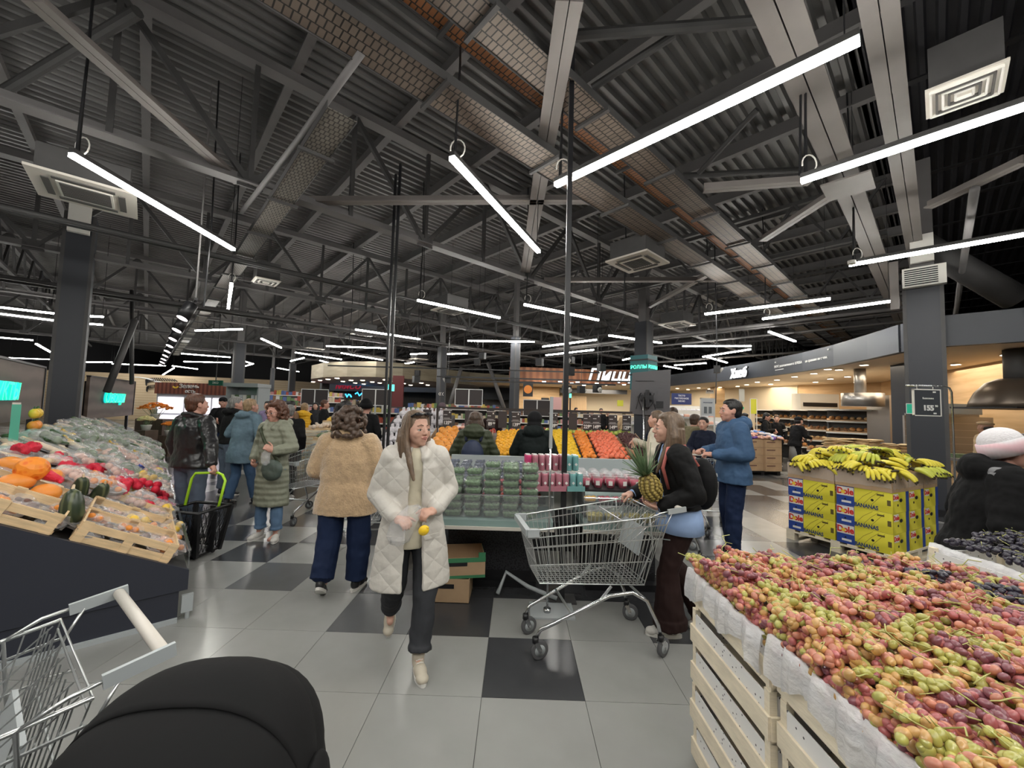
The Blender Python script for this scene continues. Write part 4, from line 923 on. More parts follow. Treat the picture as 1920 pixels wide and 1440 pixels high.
m_leaf = mat('spinach_green', (.09, .17, .07), .5, vary=.5, vscale=40); m_berry = mat('blueberry', (.03, .04, .09), .5); m_straw = mat('strawberry', (.5, .05, .03), .4); m_rasp = mat('raspberry', (.4, .03, .06), .5); m_yb = mat('physalis', (.75, .4, .06), .4); m_ygr = mat('yellow_grapes', (.45, .38, .1), .3)
CL = {'g': clam(m_leaf), 'b': clam(m_berry, .12, .1, .05), 's': clam(m_straw, .13, .1, .06), 'r': clam(m_rasp, .12, .1, .05), 'y': clam(m_ygr, .15, .12, .09), 'o': clam(m_yb, .12, .1, .05)}
CN = {'g': 'clear box of green salad leaves stacked in the berry fridge', 'b': 'clear box of blueberries', 's': 'box of strawberries', 'r': 'clear box of raspberries', 'y': 'tall clear box of yellow grapes', 'o': 'clear box of orange physalis'}
def cl_(k, x, y, z, yaw=0, lb=None, g=None):
    o = place(CL[k], (x, y, z), yaw, 1, lb or CN[k], g or CN[k]); o['category'] = 'box'
hts = (5, 6, 6, 7, 7, 7)
for i in range(6):
    for rw in (0, 1):
        for n in range(hts[i]-(1 if rw == 0 and i in (1, 2, 3) else 0)):
            y = 3.52+.135*rw; cl_('g', -.69+.166*i+rp.uniform(-.006, .006), y, ztub(y)+.004+n*.064, rp.uniform(-.05, .05), CN['g']+', '+('in the front row' if rw == 0 else 'in the second row'), 'green salad boxes, '+('front' if rw == 0 else 'second')+' row')
for j in range(7):
    for i in range(7):
        x = -.7+.15*i; y = 3.83+.14*j; n = 2 if j < 2 else (4 if j > 3 else 3)
        for q in range(n):
            if q < n-2: continue
            k = 'b' if j > 2 or i < 3 else ('s' if i in (4, 5, 6) and j < 2 else 'r')
            cl_(k, x, y, ztub(y)+.06*q+.0, rp.uniform(-.1, .1), CN[k]+' in the left part of the berry island')
for k_, n in (('filler', 0),):
    tag(MB().box(-.74, .3, 3.77, 4.88, .78, .83).build('raised_tray', m_black), 'black riser tray under the blueberry boxes', 'tray')
# cups of berries and boxes in the right part
m_pinkf = mat('pink_berries', (.5, .03, .09), .35); m_darkf = mat('dark_berries', (.06, .02, .04), .35)
def cup(cont):
    t = empty('berry_cup', (0, 0, 0)); b = MB(); b.loft([(0, 0, 0, .036, .036), (0, 0, .1, .05, .05)], 16); b.build('cup', m_glass, t, True)
    b = MB(); b.loft([(0, 0, .1, .053, .053), (0, 0, .112, .053, .053), (0, 0, .14, .03, .03), (0, 0, .145, .01, .01)], 16); b.build('dome_lid', m_film, t, True)
    b = MB(); b.loft([(0, 0, .004, .033, .033), (0, 0, .085, .045, .045)], 12); b.build('contents', cont, t, True); MB().box(-.018, .018, -.049, -.046, .03, .07).build('label', P_lab, t); return t
CUPS = [cup(m_pinkf), cup(m_darkf)]
for i in range(8):
    for j in range(3):
        q = 1 if i > 4 else 0; y = 3.75+.13*j; x = .67+.115*i
        o = place(CUPS[q], (x, y, .955-.0*j), rp.uniform(-.3, .3), 1, ('plastic cup of dark berries' if q else 'plastic cup of red berries')+(' in the front row', ' in the second row', ' in the back row')[j]+' of the right fridge', ('dark' if q else 'red')+' berry cups, row %d from the front' % (j+1)); o['category'] = 'cup'
tag(MB().box(.62, 1.48, 3.66, 4.2, .935, .953).box(.62, .65, 3.66, 4.2, .78, .935).box(1.45, 1.48, 3.66, 4.2, .78, .935).build('cup_riser', m_black), 'black stepped riser under the berry cups', 'riser')
for i in range(7):
    cl_('o' if i in (0, 3) else 'r', .68+.125*i, 3.59, .865, 0, ('clear box of orange physalis' if i in (0, 3) else 'clear box of raspberries')+' in front of the berry cups')
tag(MB().box(.62, 1.48, 3.53, 3.655, .845, .862).box(.62, .64, 3.53, 3.655, .74, .845).box(1.46, 1.48, 3.53, 3.655, .74, .845).build('box_riser', m_black), 'narrow black riser under the raspberry boxes', 'riser')
for i in range(5): cl_('y', .70+.16*i, 3.475, .725, 0, CN['y']+' at the front of the right fridge')
# ---- rack of slim cans
m_canp = mat('pink_can', (.5, .2, .25), .35, .2); m_cant = mat('teal_can', (.2, .45, .45), .35, .2); m_canr = mat('raspberry_can', (.6, .05, .18), .35, .2); m_canw = mat('can_lid', (.75, .73, .73), .3, .5)
rack = empty('can_rack', (.30, 3.62, 0), .12, 'two-tier rack of pink and turquoise slim cans beside the black post', 'rack')
MB().box(-.2, .15, -.1, .2, .955, .965).box(.16, .32, -.1, .2, .955, .965).box(-.2, .32, .04, .2, 1.1, 1.108).box(-.2, .32, .2, .21, .72, 1.12).build('shelf_board', m_white, rack)
MB().box(-.2, .15, -.106, -.1, .955, 1.0).build('pink_tray_edge', m_canp, rack); MB().box(.16, .32, -.106, -.1, .955, 1.0).build('teal_tray_edge', m_cant, rack); MB().box(-.19, -.17, .1, .2, .74, .955).box(.29, .31, .1, .2, .74, .955).build('rack_leg', m_greyp, rack)
def can(m):
    t = empty('slim_can', (0, 0, 0)); MB().loft([(0, 0, 0, .024, .024), (0, 0, .008, .029, .029), (0, 0, .13, .029, .029), (0, 0, .14, .025, .025)], 16).build('can_body', m, t, True); MB().cyl((0, 0, .14), (0, 0, .144), .025, 16).build('can_lid', m_canw, t)
    MB().cbox((0, -.029, .06), (.02, .003, .02), Matrix.Rotation(.78, 3, 'Y')).build('diamond_print', P_lab, t); return t
CA = {'p': can(m_canp), 't': can(m_cant), 'r': can(m_canr)}
for tier, (z, ys) in enumerate(((.966, (-.07, -.008)), (1.109, (.08, .145)))):
    for i in range(8):
        for j, y in enumerate(ys):
            k = 't' if i > 5 else ('r' if tier and i == 0 else 'p'); p = Matrix.Rotation(.12, 3, 'Z') @ Vector((-.165+.0635*i, y, z))
            o = place(CA[k], Vector((.30, 3.62, 0))+p, .12, 1, {'t': 'turquoise', 'r': 'raspberry red', 'p': 'pale pink'}[k]+' slim can on the '+('upper' if tier else 'lower')+' tier, '+('front' if j == 0 else 'back')+' row of the can rack', {'t': 'turquoise', 'r': 'raspberry', 'p': 'pink'}[k]+' cans, '+('upper' if tier else 'lower')+' tier %d' % j); o['category'] = 'can'
# socket strip, cartons by the fridge, chrome sign stand
t = empty('power_strip', (.02, 3.895, .5), 0, 'white four-socket power strip on the fridge base', 'power strip'); MB().box(-.13, .13, -.03, 0, 0, .08).build('strip_body', m_white, t)
for k in range(4): MB().cyl((-.09+.06*k, -.03, .04), (-.09+.06*k, -.034, .04), .024, 16).build('socket', m_greyp, t)
for k in range(4): MB().tube([(-.09+.06*k, -.035, .05), (-.08+.06*k, -.07, .1), (-.1+.06*k, -.02, .14)], .006, 6).build('plug_cable', m_white, t)
m_greenb = mat('green_print', (.05, .22, .1), .8)
def carton(c, sx, sy, sz, rz, m, lb, edge=None):
    t = empty('cardboard_box', c, rz, lb, 'box'); th = .006
    MB().box(-sx, sx, -sy, -sy+th, 0, sz).box(-sx, sx, sy-th, sy, 0, sz).box(-sx, -sx+th, -sy+th, sy-th, 0, sz).box(sx-th, sx, -sy+th, sy-th, 0, sz).box(-sx, sx, -sy, sy, 0, .005).build('box_wall', m, t)
    if edge:
        MB().box(-sx-.002, sx+.002, -sy-.002, -sy, sz*.78, sz).box(-sx-.002, -sx, -sy, sy, sz*.78, sz).box(sx, sx+.002, -sy, sy, sz*.78, sz).box(-sx-.002, sx+.002, -sy-.002, -sy, 0, sz*.14).box(sx, sx+.002, -sy, sy, 0, sz*.14).build('green_band', edge, t)
        MB().box(-sx, -sx+.06, -sy-.003, -sy+.01, sz, sz+.04).box(sx-.06, sx, -sy-.003, -sy+.01, sz, sz+.04).build('corner_tab', edge, t)
    MB().box(-sx*.35, sx*.35, -sy-.003, -sy+.001, sz*.6, sz*.78).build('hand_hole', m_black, t)
    return t
carton((-.56, 3.62, 0), .2, .15, .2, .0, m_card, 'plain brown cardboard box on the floor, lower of the stack'); carton((-.5, 3.66, .2), .24, .18, .17, .18, m_card, 'brown banana-style box with green printed edges, on top of the plain box', m_greenb)
t = empty('sign_stand', (.3, 3.36, 0), 0, 'chrome price stand on a flat base before the fridge', 'stand'); MB().box(-.14, .22, -.1, .16, 0, .012).build('base_plate', m_greyp, t); MB().tube([(0, 0, .01), (0, 0, 1.74)], .009, 8).build('pole', m_chrome, t, True)
MB().box(-.012, .012, -.03, .03, 1.35, 1.78).build('edge_on_panel', m_greyp, t); MB().cyl((0, 0, .01), (0, 0, .04), .03).build('collar', m_chrome, t, True)
tubes('cable_hose', [(-.12, 3.6, .03), (-.05, 3.75, .16), (.15, 3.6, .1), (.4, 3.55, .03)], .018, m_greyp, None, 10, label='grey bent pipe lying under the fridge front', cat='pipe')
# ================================================================== FRUIT SHELF
FY0, FY1 = 5.8, 6.95
def fz(y): return .93+(y-FY0)*.29
fs = empty('fruit_shelf', (.35, 6.4, 0), 0, 'long sloping fruit shelf with brown cardboard fronts behind the berry island', 'shelf')
b = MB(); x0, x1 = -1.75, 1.78
b.add([(x0, -.6, .84), (x1, -.6, .84), (x1, .6, 1.18), (x0, .6, 1.18), (x0, -.6, .4), (x1, -.6, .4), (x1, .6, .4), (x0, .6, .4)], [(0, 1, 2, 3), (4, 5, 1, 0), (5, 6, 2, 1), (6, 7, 3, 2), (7, 4, 0, 3), (7, 6, 5, 4)]); b.build('sloping_bed', m_dwood, fs)
MB().box(x0, x1, -.63, -.6, .80, .86).build('price_rail', m_offw, fs); MB().box(x0, x1, -.4, .5, 0, .4).build('base', m_dark, fs)
for i in range(7): xx = x0+.02+.5*i; MB().box(xx, xx+.47, -.6, -.59, .86, .955).build('cardboard_front', m_card, fs)
for i in range(8): xx = x0+.5*i; MB().add([(xx, -.6, .86), (xx+.008, -.6, .86), (xx+.008, .6, 1.2), (xx, .6, 1.2), (xx, -.6, .95), (xx+.008, -.6, .95), (xx+.008, .6, 1.29), (xx, .6, 1.29)], [(0, 3, 7, 4), (1, 5, 6, 2), (4, 7, 6, 5), (0, 4, 5, 1)]).build('divider', m_card, fs)
F_or = mat('orange_peel', (.9, .33, .02), .4, bump=.1, bscale=100); F_big = mat('big_orange', (.9, .36, .06), .4, vary=.2, vscale=4); F_ta = mat('tangerine', (.88, .28, .04), .4); F_le = mat('lemon', (.9, .58, .02), .4); F_to = mat('persimmon', (.85, .2, .1), .35); F_mx = mat('mixed_red', (.55, .1, .05), .35); F_da = mat('dates', (.09, .035, .035), .4); F_gr = mat('green_apple', (.45, .55, .1), .4)
def fruit(nm, m, r, sq=1.0):
    t = empty(nm, (0, 0, 0)); MB().ell((0, 0, 0), (r, r, r*sq), None, 14, 9).build('fruit_body', m, t, True); MB().cyl((0, 0, r*sq-.002), (0, 0, r*sq+.004), r*.12, 6).build('stem_scar', P_gn, t); return t
def heap(nm, m, r, x0, x1, y0, y1, n, lb, grp, sq=1.0, mound=.05):
    pr = fruit(nm, m, r, sq); rows = max(1, int((y1-y0)/(r*1.75))); cols = max(1, int((x1-x0)/(r*2.0))); c = 0
    base = MB().add([(x0, y0, fz(y0)-.04), (x1, y0, fz(y0)-.04), (x1, y1, fz(y1)+.02), (x0, y1, fz(y1)+.02), (x0, y0, fz(y0)-.09), (x1, y0, fz(y0)-.09), (x1, y1, fz(y1)-.09), (x0, y1, fz(y1)-.09)], [(0, 1, 2, 3), (0, 4, 5, 1), (1, 5, 6, 2), (2, 6, 7, 3), (3, 7, 4, 0)])
    for j in range(rows):
        for i in range(cols):
            if c >= n: return
            y = y0+r+(y1-y0-2*r)*j/max(1, rows-1); x = x0+r+(x1-x0-2*r)*(i+(.5 if j % 2 else 0)*.9)/max(1, cols-.5)
            z = fz(y)+mound*math.sin(math.pi*(x-x0)/(x1-x0))+rp.uniform(-.006, .012)
            o = place(pr, (x+rp.uniform(-.004, .004), y, z), (rp.uniform(0, 3), rp.uniform(0, 3), 0), rp.uniform(.93, 1.05), lb, grp); o['category'] = 'fruit'; c += 1
heap('large_orange', F_big, .062, -1.33, -.93, 5.83, 6.9, 90, 'large pale orange pomelo in the box left of the tangerines', 'large oranges beside the white-coated woman')
heap('tangerine', F_ta, .029, -.9, -.5, 5.83, 6.6, 120, 'small bright tangerine in the box beside the backpack shopper', 'small tangerines')
heap('large_orange', F_big, .05, -.9, -.5, 6.62, 6.92, 12, 'orange at the top end of the tangerine box', 'oranges behind the tangerines')
heap('yellow_orange', mat('yellow_orange_peel', (.9, .45, .02), .4), .034, -.32, .38, 5.83, 6.93, 170, 'yellow-orange citrus between the backpack shopper and the hooded shopper', 'yellow citrus, left heap')
heap('lemon', F_le, .034, .5, .98, 5.83, 6.93, 130, 'bright lemon in the heap right of the black post', 'lemons right of the post', 1.2)
heap('orange', F_ta, .034, 1.0, 1.22, 5.83, 6.93, 70, 'orange-red citrus in the narrow heap beside the lemons', 'orange citrus beside the lemons')
heap('persimmon', F_to, .04, 1.24, 1.72, 5.83, 6.93, 130, 'glossy red-orange persimmon under film near the right end', 'persimmons at the right', .8)
heap('date', F_da, .022, 1.76, 2.08, 5.95, 6.9, 170, 'dark dried date in the rightmost box of the fruit shelf', 'dark dates in the right box', 1.3)
heap('green_apple', F_gr, .036, .5, 2.05, 6.95, 7.12, 44, 'green apple in the row behind the price tags', 'green apples at the back', 1.0, 0)
fb = empty('fruit_shelf_end', (1.93, 6.4, 0), 0, 'end section of the fruit shelf holding the dark dates', 'shelf'); MB().box(-.17, .17, -.6, .6, 0, .86).build('cabinet', m_dwood, fb); MB().add([(-.17, -.6, .86), (.17, -.6, .86), (.17, .6, 1.2), (-.17, .6, 1.2), (-.17, .6, .86), (.17, .6, .86)], [(0, 1, 2, 3), (0, 3, 4), (1, 5, 2), (3, 2, 5, 4)]).build('sloping_bed', m_card, fb); MB().box(-.19, -.17, -.6, .6, .86, 1.1).box(.17, .19, -.6, .6, .86, 1.1).build('box_side', m_card, fb)
back = empty('rear_fruit_shelf', (.35, 7.6, 0), 0, 'rear fruit shelf behind the price tags, seen from its back', 'shelf'); MB().box(-1.75, 1.8, -.35, .6, 0, 1.15).build('cabinet', m_dwood, back)
# frame and price tags
m_frame = mat('brown_frame', (.035, .026, .024), .5); m_tagm = mat('tag_board', (.045, .036, .036), .6); m_txt = mat('white_print', (.8, .8, .78), .6)
fr = empty('price_tag_rack', (.35, 7.05, 0), 0, 'dark brown metal frame carrying price tags over the fruit shelf', 'frame')
for x in (-1.75, -.85, -.06, .93, 2.02): MB().box(x-.018, x+.018, -.018, .018, 0, 1.66).build('upright', m_frame, fr)
MB().box(-1.77, 2.04, -.02, .02, 1.635, 1.665).build('top_rail', m_frame, fr); MB().box(-1.77, 2.04, -.01, .01, 1.6, 1.612).build('lower_rail', m_frame, fr); MB().box(-1.77, 2.04, .5, .52, 1.62, 1.645).build('rear_rail', m_frame, fr)
def ptag(px, txt, i):
    p = AY(px, 800, 6.98); t = empty('price_tag', (p.x, 6.98, 1.32), 0, 'hanging dark price tag reading %s, over the %s' % (txt.strip(), i) if txt else 'plain dark back of a price tag over the fruit, %s' % i, 'price tag')
    MB().box(-.075, .075, -.004, .004, .0, .285).build('board', m_tagm, t); MB().tube([(-.05, 0, .285), (-.05, .05, .3)], .003, 5).tube([(.05, 0, .285), (.05, .05, .3)], .003, 5).build('hook', m_frame, t)
    if txt:
        MB().box(-.078, .078, -.006, -.004, .278, .285).box(-.078, .078, -.006, -.004, .12, .124).build('white_line', m_txt, t)
        text(txt, .085, m_txt, 'price_digits', t, (-.012, -.006, .06), depth=.001, off=.002, sx=.8); text('99', .045, m_txt, 'price_digits', t, (.055, -.006, .075), depth=.001, off=.001)
        MB().box(-.06, .0, -.0055, -.004, .2, .208).box(.03, .05, -.0055, -.004, .235, .26).box(-.06, .05, -.0055, -.004, .14, .145).build('small_print', m_txt, t)
for px, txt, i_ in ((838, '135', 'tangerines'), (920, '89', 'backpack shopper'), (967, '139', 'yellow citrus by the hooded shopper'), (1037, '189', 'lemons left of the black post'), (1101, '229', 'narrow orange heap'), (1118, '149', 'left end of the persimmons'), (1149, '149', 'middle of the persimmons'), (1175, '129', 'dark dates')): ptag(px, txt, i_)
for px, i in ((879, 'beside the backpack shopper'), (942, 'between two lettered tags'), (1074, 'right of the black post'), (800, 'above the large oranges')): ptag(px, '', i)
# upper white-framed boards further back
for i, (px, py, Y, lb) in enumerate(((704, 737, 10, 'white-framed twin menu board above the dark-haired shoppers'), (879, 737, 10.5, 'white-framed twin menu board above the backpack shopper'), (1007, 757, 9.5, 'white-framed board left of the black post'), (590, 737, 14, 'far white-framed twin board in the left aisle'))):
    p = AY(px, py+8, Y); t = empty('menu_board', p, 0, lb, 'sign board'); s = Y/740*13
    for d in (-s, s): MB().box(d-s*.93, d+s*.93, 0, .02, -s*1.1, s*1.1).build('dark_panel', m_tagm, t); MB().box(d-s, d+s, -.005, .0, -s*1.2, -s*1.1).box(d-s, d+s, -.005, 0, s*1.1, s*1.2).box(d-s, d-s*.92, -.005, 0, -s*1.1, s*1.1).box(d+s*.92, d+s, -.005, 0, -s*1.1, s*1.1).build('white_frame', m_txt, t)
    MB().box(-.02, .02, .0, .03, -p.z, -s*1.2).build('stand_pole', m_greyp, t)
# ================================================================== SHOPPING CARTS
def lerp(a, b, t): return a+(b-a)*t
def cart(loc, deg, lb, m=None, full=True, fill=None):
    m = m or m_wire
    t = empty('shopping_cart', (loc[0], loc[1], 0), math.radians(deg), lb, 'shopping cart')
    TR = [(-.02, .275, .96), (.93, .19, .86)]; BT = [(.1, .2, .47), (.84, .15, .5)]
    def top(s, y): return Vector((lerp(TR[0][0], TR[1][0], s), y*lerp(TR[0][1], TR[1][1], s), lerp(TR[0][2], TR[1][2], s)))
    def bot(s, y): return Vector((lerp(BT[0][0], BT[1][0], s), y*lerp(BT[0][1], BT[1][1], s), lerp(BT[0][2], BT[1][2], s)))
    r = .0024; b = MB(); n = 26
    for y in (-1, 1):
        for i in range(n+1): b.tube([top(i/n, y), bot(i/n, y)], r, 4, False)
        for h in (.33, .66): b.tube([top(0, y).lerp(bot(0, y), h), top(1, y).lerp(bot(1, y), h)], r*1.5, 5, False)
        b.tube([top(0, y)+Vector((0, 0, -.06)), top(1, y)+Vector((0, 0, -.05))], r*1.8, 5, False)
    b.build('side_wires', m, t)
    b = MB()
    for i in range(11): y = -1+.2*i; b.tube([bot(0, y), bot(1, y), top(1, y)], r, 4, False)
    for i in range(24): b.tube([bot(i/23, -1), bot(i/23, 1)], r, 4, False)
    for h in (.3, .6): b.tube([top(1, -1).lerp(bot(1, -1), h), top(1, 1).lerp(bot(1, 1), h)], r*1.4, 5, False)
    b.build('floor_and_front_wires', m, t)
    b = MB()
    for i in range(13): y = -1+2*i/12; b.tube([top(0, y)+Vector((.03, 0, 0)), bot(0, y)], r, 4, False)
    for h in (.05, .35, .65, .95): b.tube([top(0, -1).lerp(bot(0, -1), h), top(0, 1).lerp(bot(0, 1), h)], r*1.3, 5, False)
    b.build('rear_gate', m, t)
    rim = [top(0, -1), top(1, -1), top(1, 1), top(0, 1)]; MB().tube(rim, .006, 8, True, True).build('rim', m, t, True)
    rimb = [bot(0, -1), bot(1, -1), bot(1, 1), bot(0, 1)]; MB().tube(rimb, .005, 8, True, True).build('lower_rim', m, t, True)
    MB().beam(top(1, -1)+Vector((.008, -.01, -.01)), top(1, 1)+Vector((.008, .01, -.01)), .035, .04).build('front_bumper', m_greyp, t)
    for y in (-1, 1): MB().cbox(top(1, y)+Vector((-.025, y*.006, -.012)), (.08, .03, .05)).build('corner_bumper', m_greyp, t)
    if full:
        b = MB()
        for i in range(7): y = -.9+.3*i; b.tube([top(.02, y), top(.3, y*.9)+Vector((0, 0, -.2)), top(.3, y*.9)+Vector((0, 0, -.02))], r, 4, False)
        b.tube([top(.3, -.85)+Vector((0, 0, -.02)), top(.3, .85)+Vector((0, 0, -.02))], r*2, 5); b.build('child_seat', m, t)
        MB().cbox(top(.1, 0)+Vector((.02, 0, -.2)), (.012, .3, .2), Matrix.Rotation(-.25, 3, 'Y')).build('seat_panel', m_greyp, t)
    h0 = Vector((-.15, 0, 1.0))
    MB().tube([h0+Vector((0, -.27, 0)), h0+Vector((0, .27, 0))], .0155, 16).build('handle_bar', m_offw, t, True)
    for y in (-1, 1):
        MB().cbox(h0+Vector((.045, y*.272, -.006)), (.14, .012, .035), Matrix.Rotation(.12, 3, 'Y')).build('handle_bracket', m_greyp, t)
        MB().tube([h0+Vector((.1, y*.272, -.01)), top(0, y)+Vector((.04, 0, .02)), top(.12, y), top(.1, y)+Vector((0, 0, -.2)), bot(.08, y)], .0055, 8).build('side_strut', m, t, True)
        MB().tube([h0+Vector((.08, y*.27, -.02)), Vector((-.03, y*.27, .9)), Vector((.0, y*.26, .8)), Vector((-.06, y*.26, .79))], .0045, 8).build('hanger_hook', m, t, True)
        MB().tube([Vector((.86, y*.15, .135)), Vector((.83, y*.16, .2)), Vector((.74, y*.17, .24)), Vector((.36, y*.2, .41)), Vector((.2, y*.225, .435)), Vector((.1, y*.24, .38)), Vector((.02, y*.25, .22)), Vector((0, y*.25, .14))], .0125, 12).build('chassis_tube', m_chrome, t, True)
        MB().tube([Vector((.42, y*.19, .38)), Vector((.34, y*.19, .47))], .01, 8).build('chassis_lug', m, t)
    MB().tube([(.62, -.18, .3), (.62, .18, .3)], .009, 8).tube([(.1, -.23, .38), (.1, .23, .38)], .009, 8).build('cross_tube', m, t)
    for (x, y) in ((.86, -.15), (.86, .15), (0, -.25), (0, .25)):
        c = empty('caster', (x, y, 0)); c.parent = t; a = R.uniform(-.5, .5)
        ro = Matrix.Rotation(a, 3, 'Z')
        MB().cyl((0, 0, .115), (0, 0, .15), .022, 12).build('swivel_collar', m_black, c, True)
        for s in (-1, 1): MB().beam(ro @ Vector((0, s*.02, .12)), ro @ Vector((-.03, s*.02, .062)), .03, .004, Vector((0, 1, 0))).build('fork_plate', m_chrome, c)
        o = ro @ Vector((-.03, 0, .062)); ax = ro @ Vector((0, 1, 0))
        MB().tube([o-ax*.013, o-ax*.011, o+ax*.011, o+ax*.013], [.055, .061, .061, .055], 24).build('tyre', m_rubber, c, True)
        MB().cyl(o-ax*.015, o+ax*.015, .038, 20).build('wheel_hub', m_greyp, c, True); MB().cyl(o-ax*.024, o+ax*.024, .01, 10).build('axle_bolt', m_chrome, c)
    return t
cart((.985, 3.06), 191.4, 'empty wire shopping cart in the foreground, pushed by the woman with the pineapple')
cart((-1.58, 4.05), 97, 'shopping cart pushed by the person in the beige fleece coat', full=False)
cart((-3.0, 6.25), 262, 'shopping cart behind the woman in the sage quilted coat')
cart((2.12, 4.72), 168, 'shopping cart in front of the man in the blue jacket')
cart((2.98, 6.3), 258, 'shopping cart behind the man in the blue jacket', full=False)
cart((-4.7, 9.7), 185, 'far shopping cart standing in the left aisle beside the vegetable crates', full=False)
c = cart((-1.23, 1.12), 234.6, 'wire shopping cart cut off by the lower left corner of the picture')
# ================================================================== ROLLING BASKET
m_bk = mat('black_basket_plastic', (.012, .012, .013), .45); m_lime = mat('lime_plastic', (.42, .75, .03), .4)
t = empty('rolling_basket', (-3.44, 4.33, 0), -.15, 'black latticed rolling basket with a lime green handle', 'shopping basket')
bw, bd, tw, td, hh = .17, .135, .23, .2, .5
def bq(sx, sy, f): return Vector((sx*lerp(bw, tw, f), sy*lerp(bd, td, f), .03+(hh-.03)*f))
for nm, (A, B) in (('front', ((-1, -1), (1, -1))), ('right', ((1, -1), (1, 1))), ('rear', ((1, 1), (-1, 1))), ('left', ((-1, 1), (-1, -1)))):
    b = MB(); nn = 7
    for k in range(nn+1):
        s = k/nn
        for f0, f1, ds in ((.06, .9, .33), (.06, .9, -.33)):
            e = s+ds
            if 0 <= e <= 1: p0 = bq(*A, f0).lerp(bq(*B, f0), s); p1 = bq(*A, f1).lerp(bq(*B, f1), e); b.beam(p0, p1, .005, .005)
            else:
                ee = max(0, min(1, e)); fr = (ee-s)/ds if ds else 1
                if fr > .02: p0 = bq(*A, f0).lerp(bq(*B, f0), s); f2 = f0+(f1-f0)*fr; p1 = bq(*A, f2).lerp(bq(*B, f2), ee); b.beam(p0, p1, .005, .005)
                if fr < .98: f2 = f0+(f1-f0)*(fr); s2 = 1-ee; p0 = bq(*A, f2).lerp(bq(*B, f2), s2); p1 = bq(*A, f1).lerp(bq(*B, f1), max(0, min(1, s2+ds*(1-fr)))); b.beam(p0, p1, .005, .005)
    b.build('lattice_wall', m_bk, t)
    MB().beam(bq(*A, .5).lerp(bq(*B, .5), .5)-Vector((0, 0, .22)), bq(*A, .95).lerp(bq(*B, .95), .5), .07, .008).build('wall_rib', m_bk, t)
for sx in (-1, 1):
    for sy in (-1, 1): MB().beam(bq(sx, sy, 0), bq(sx, sy, 1), .045, .03).build('corner_post', m_bk, t)
MB().tube([bq(-1, -1, 1), bq(1, -1, 1), bq(1, 1, 1), bq(-1, 1, 1)], .017, 10, True, True).build('rim', m_bk, t, True); MB().box(-bw, bw, -bd, bd, .03, .05).build('basket_floor', m_bk, t)
MB().tube([(-.21, .05, .5), (-.225, .12, .78), (-.19, .13, .84), (.1, .13, .86), (.16, .13, .84), (.21, .12, .78), (.215, .05, .5)], .014, 10).build('lime_handle', m_lime, t, True)
for sx in (-1, 1):
    for sy in (-1, 1): MB().cyl((sx*.13-.012, sy*.1, .022), (sx*.13+.012, sy*.1, .022), .022, 14).build('wheel', m_rubber, t, True)
# ================================================================== STROLLER
m_hood = mat('stroller_fabric', (.007, .007, .0075), .8, spec=.2, bump=.25, bscale=7)
st = empty('stroller', (-.72, .93, .0), .12, 'black baby stroller with its hood up, cut by the lower picture edge', 'stroller')
def hood_seg(a0, a1, R0, bulge, nm, cz=.69, wx=.26):
    vs = []; fs = []; na, nphi = 14, 26
    for i in range(na+1):
        s = i/na; a = lerp(a0, a1, s); rr = R0*(1+bulge*math.sin(math.pi*s))
        for j in range(nphi+1):
            ph = math.pi*j/nphi; q = abs(math.cos(ph))**1.0; x = -wx*math.copysign(abs(math.cos(ph))**.8, math.cos(ph)); rad = rr*max(0, math.sin(ph))**.75
            vs.append(Vector((x*(1+bulge*.5*math.sin(math.pi*s)), rad*math.cos(a), cz+rad*math.sin(a))))
    for i in range(na):
        for j in range(nphi): fs.append((i*(nphi+1)+j, i*(nphi+1)+j+1, (i+1)*(nphi+1)+j+1, (i+1)*(nphi+1)+j))
    o = MB().add(vs, fs).build(nm, m_hood, st, True); md = o.modifiers.new('s', 'SOLIDIFY'); md.thickness = .008
    MB().tube([vs[j]*1.0 for j in range(nphi+1)], .005, 8).build('hood_piping', m_hood, st, True)
for a0, a1, r_, bl in ((-.25, .45, .31, .03), (.45, 1.05, .325, .035), (1.05, 1.75, .335, .03), (1.75, 2.5, .33, .02)): hood_seg(a0, a1, r_, bl, 'hood_panel')
MB().loft([(0, .0, .3, .16, .26), (0, .02, .45, .2, .3), (0, .02, .66, .22, .31)], 24, True, 3).build('bassinet', m_hood, st, True)
for x in (-.26, .26):
    MB().tube([(x, -.42, 1.0), (x, -.2, .75), (x, .1, .5), (x, .4, .12)], .013, 10).build('frame_tube', m_black, st, True); MB().tube([(x, -.3, .12), (x, 0, .55)], .012, 10).build('frame_tube', m_black, st, True)
    for y, r in ((-.3, .13), (.4, .1)): MB().tube([(x-.02, y, r), (x-.015, y, r), (x+.015, y, r), (x+.02, y, r)], [r*.9, r, r, r*.9], 24).build('wheel', m_rubber, st, True)
MB().cyl((-.27, .0, .66), (.27, 0, .66), .012, 10).build('hood_pivot_bar', m_black, st)
MB().ell((.27, .02, .72), (.03, .09, .12), None, 18, 12).build('side_pod', m_hood, st, True)
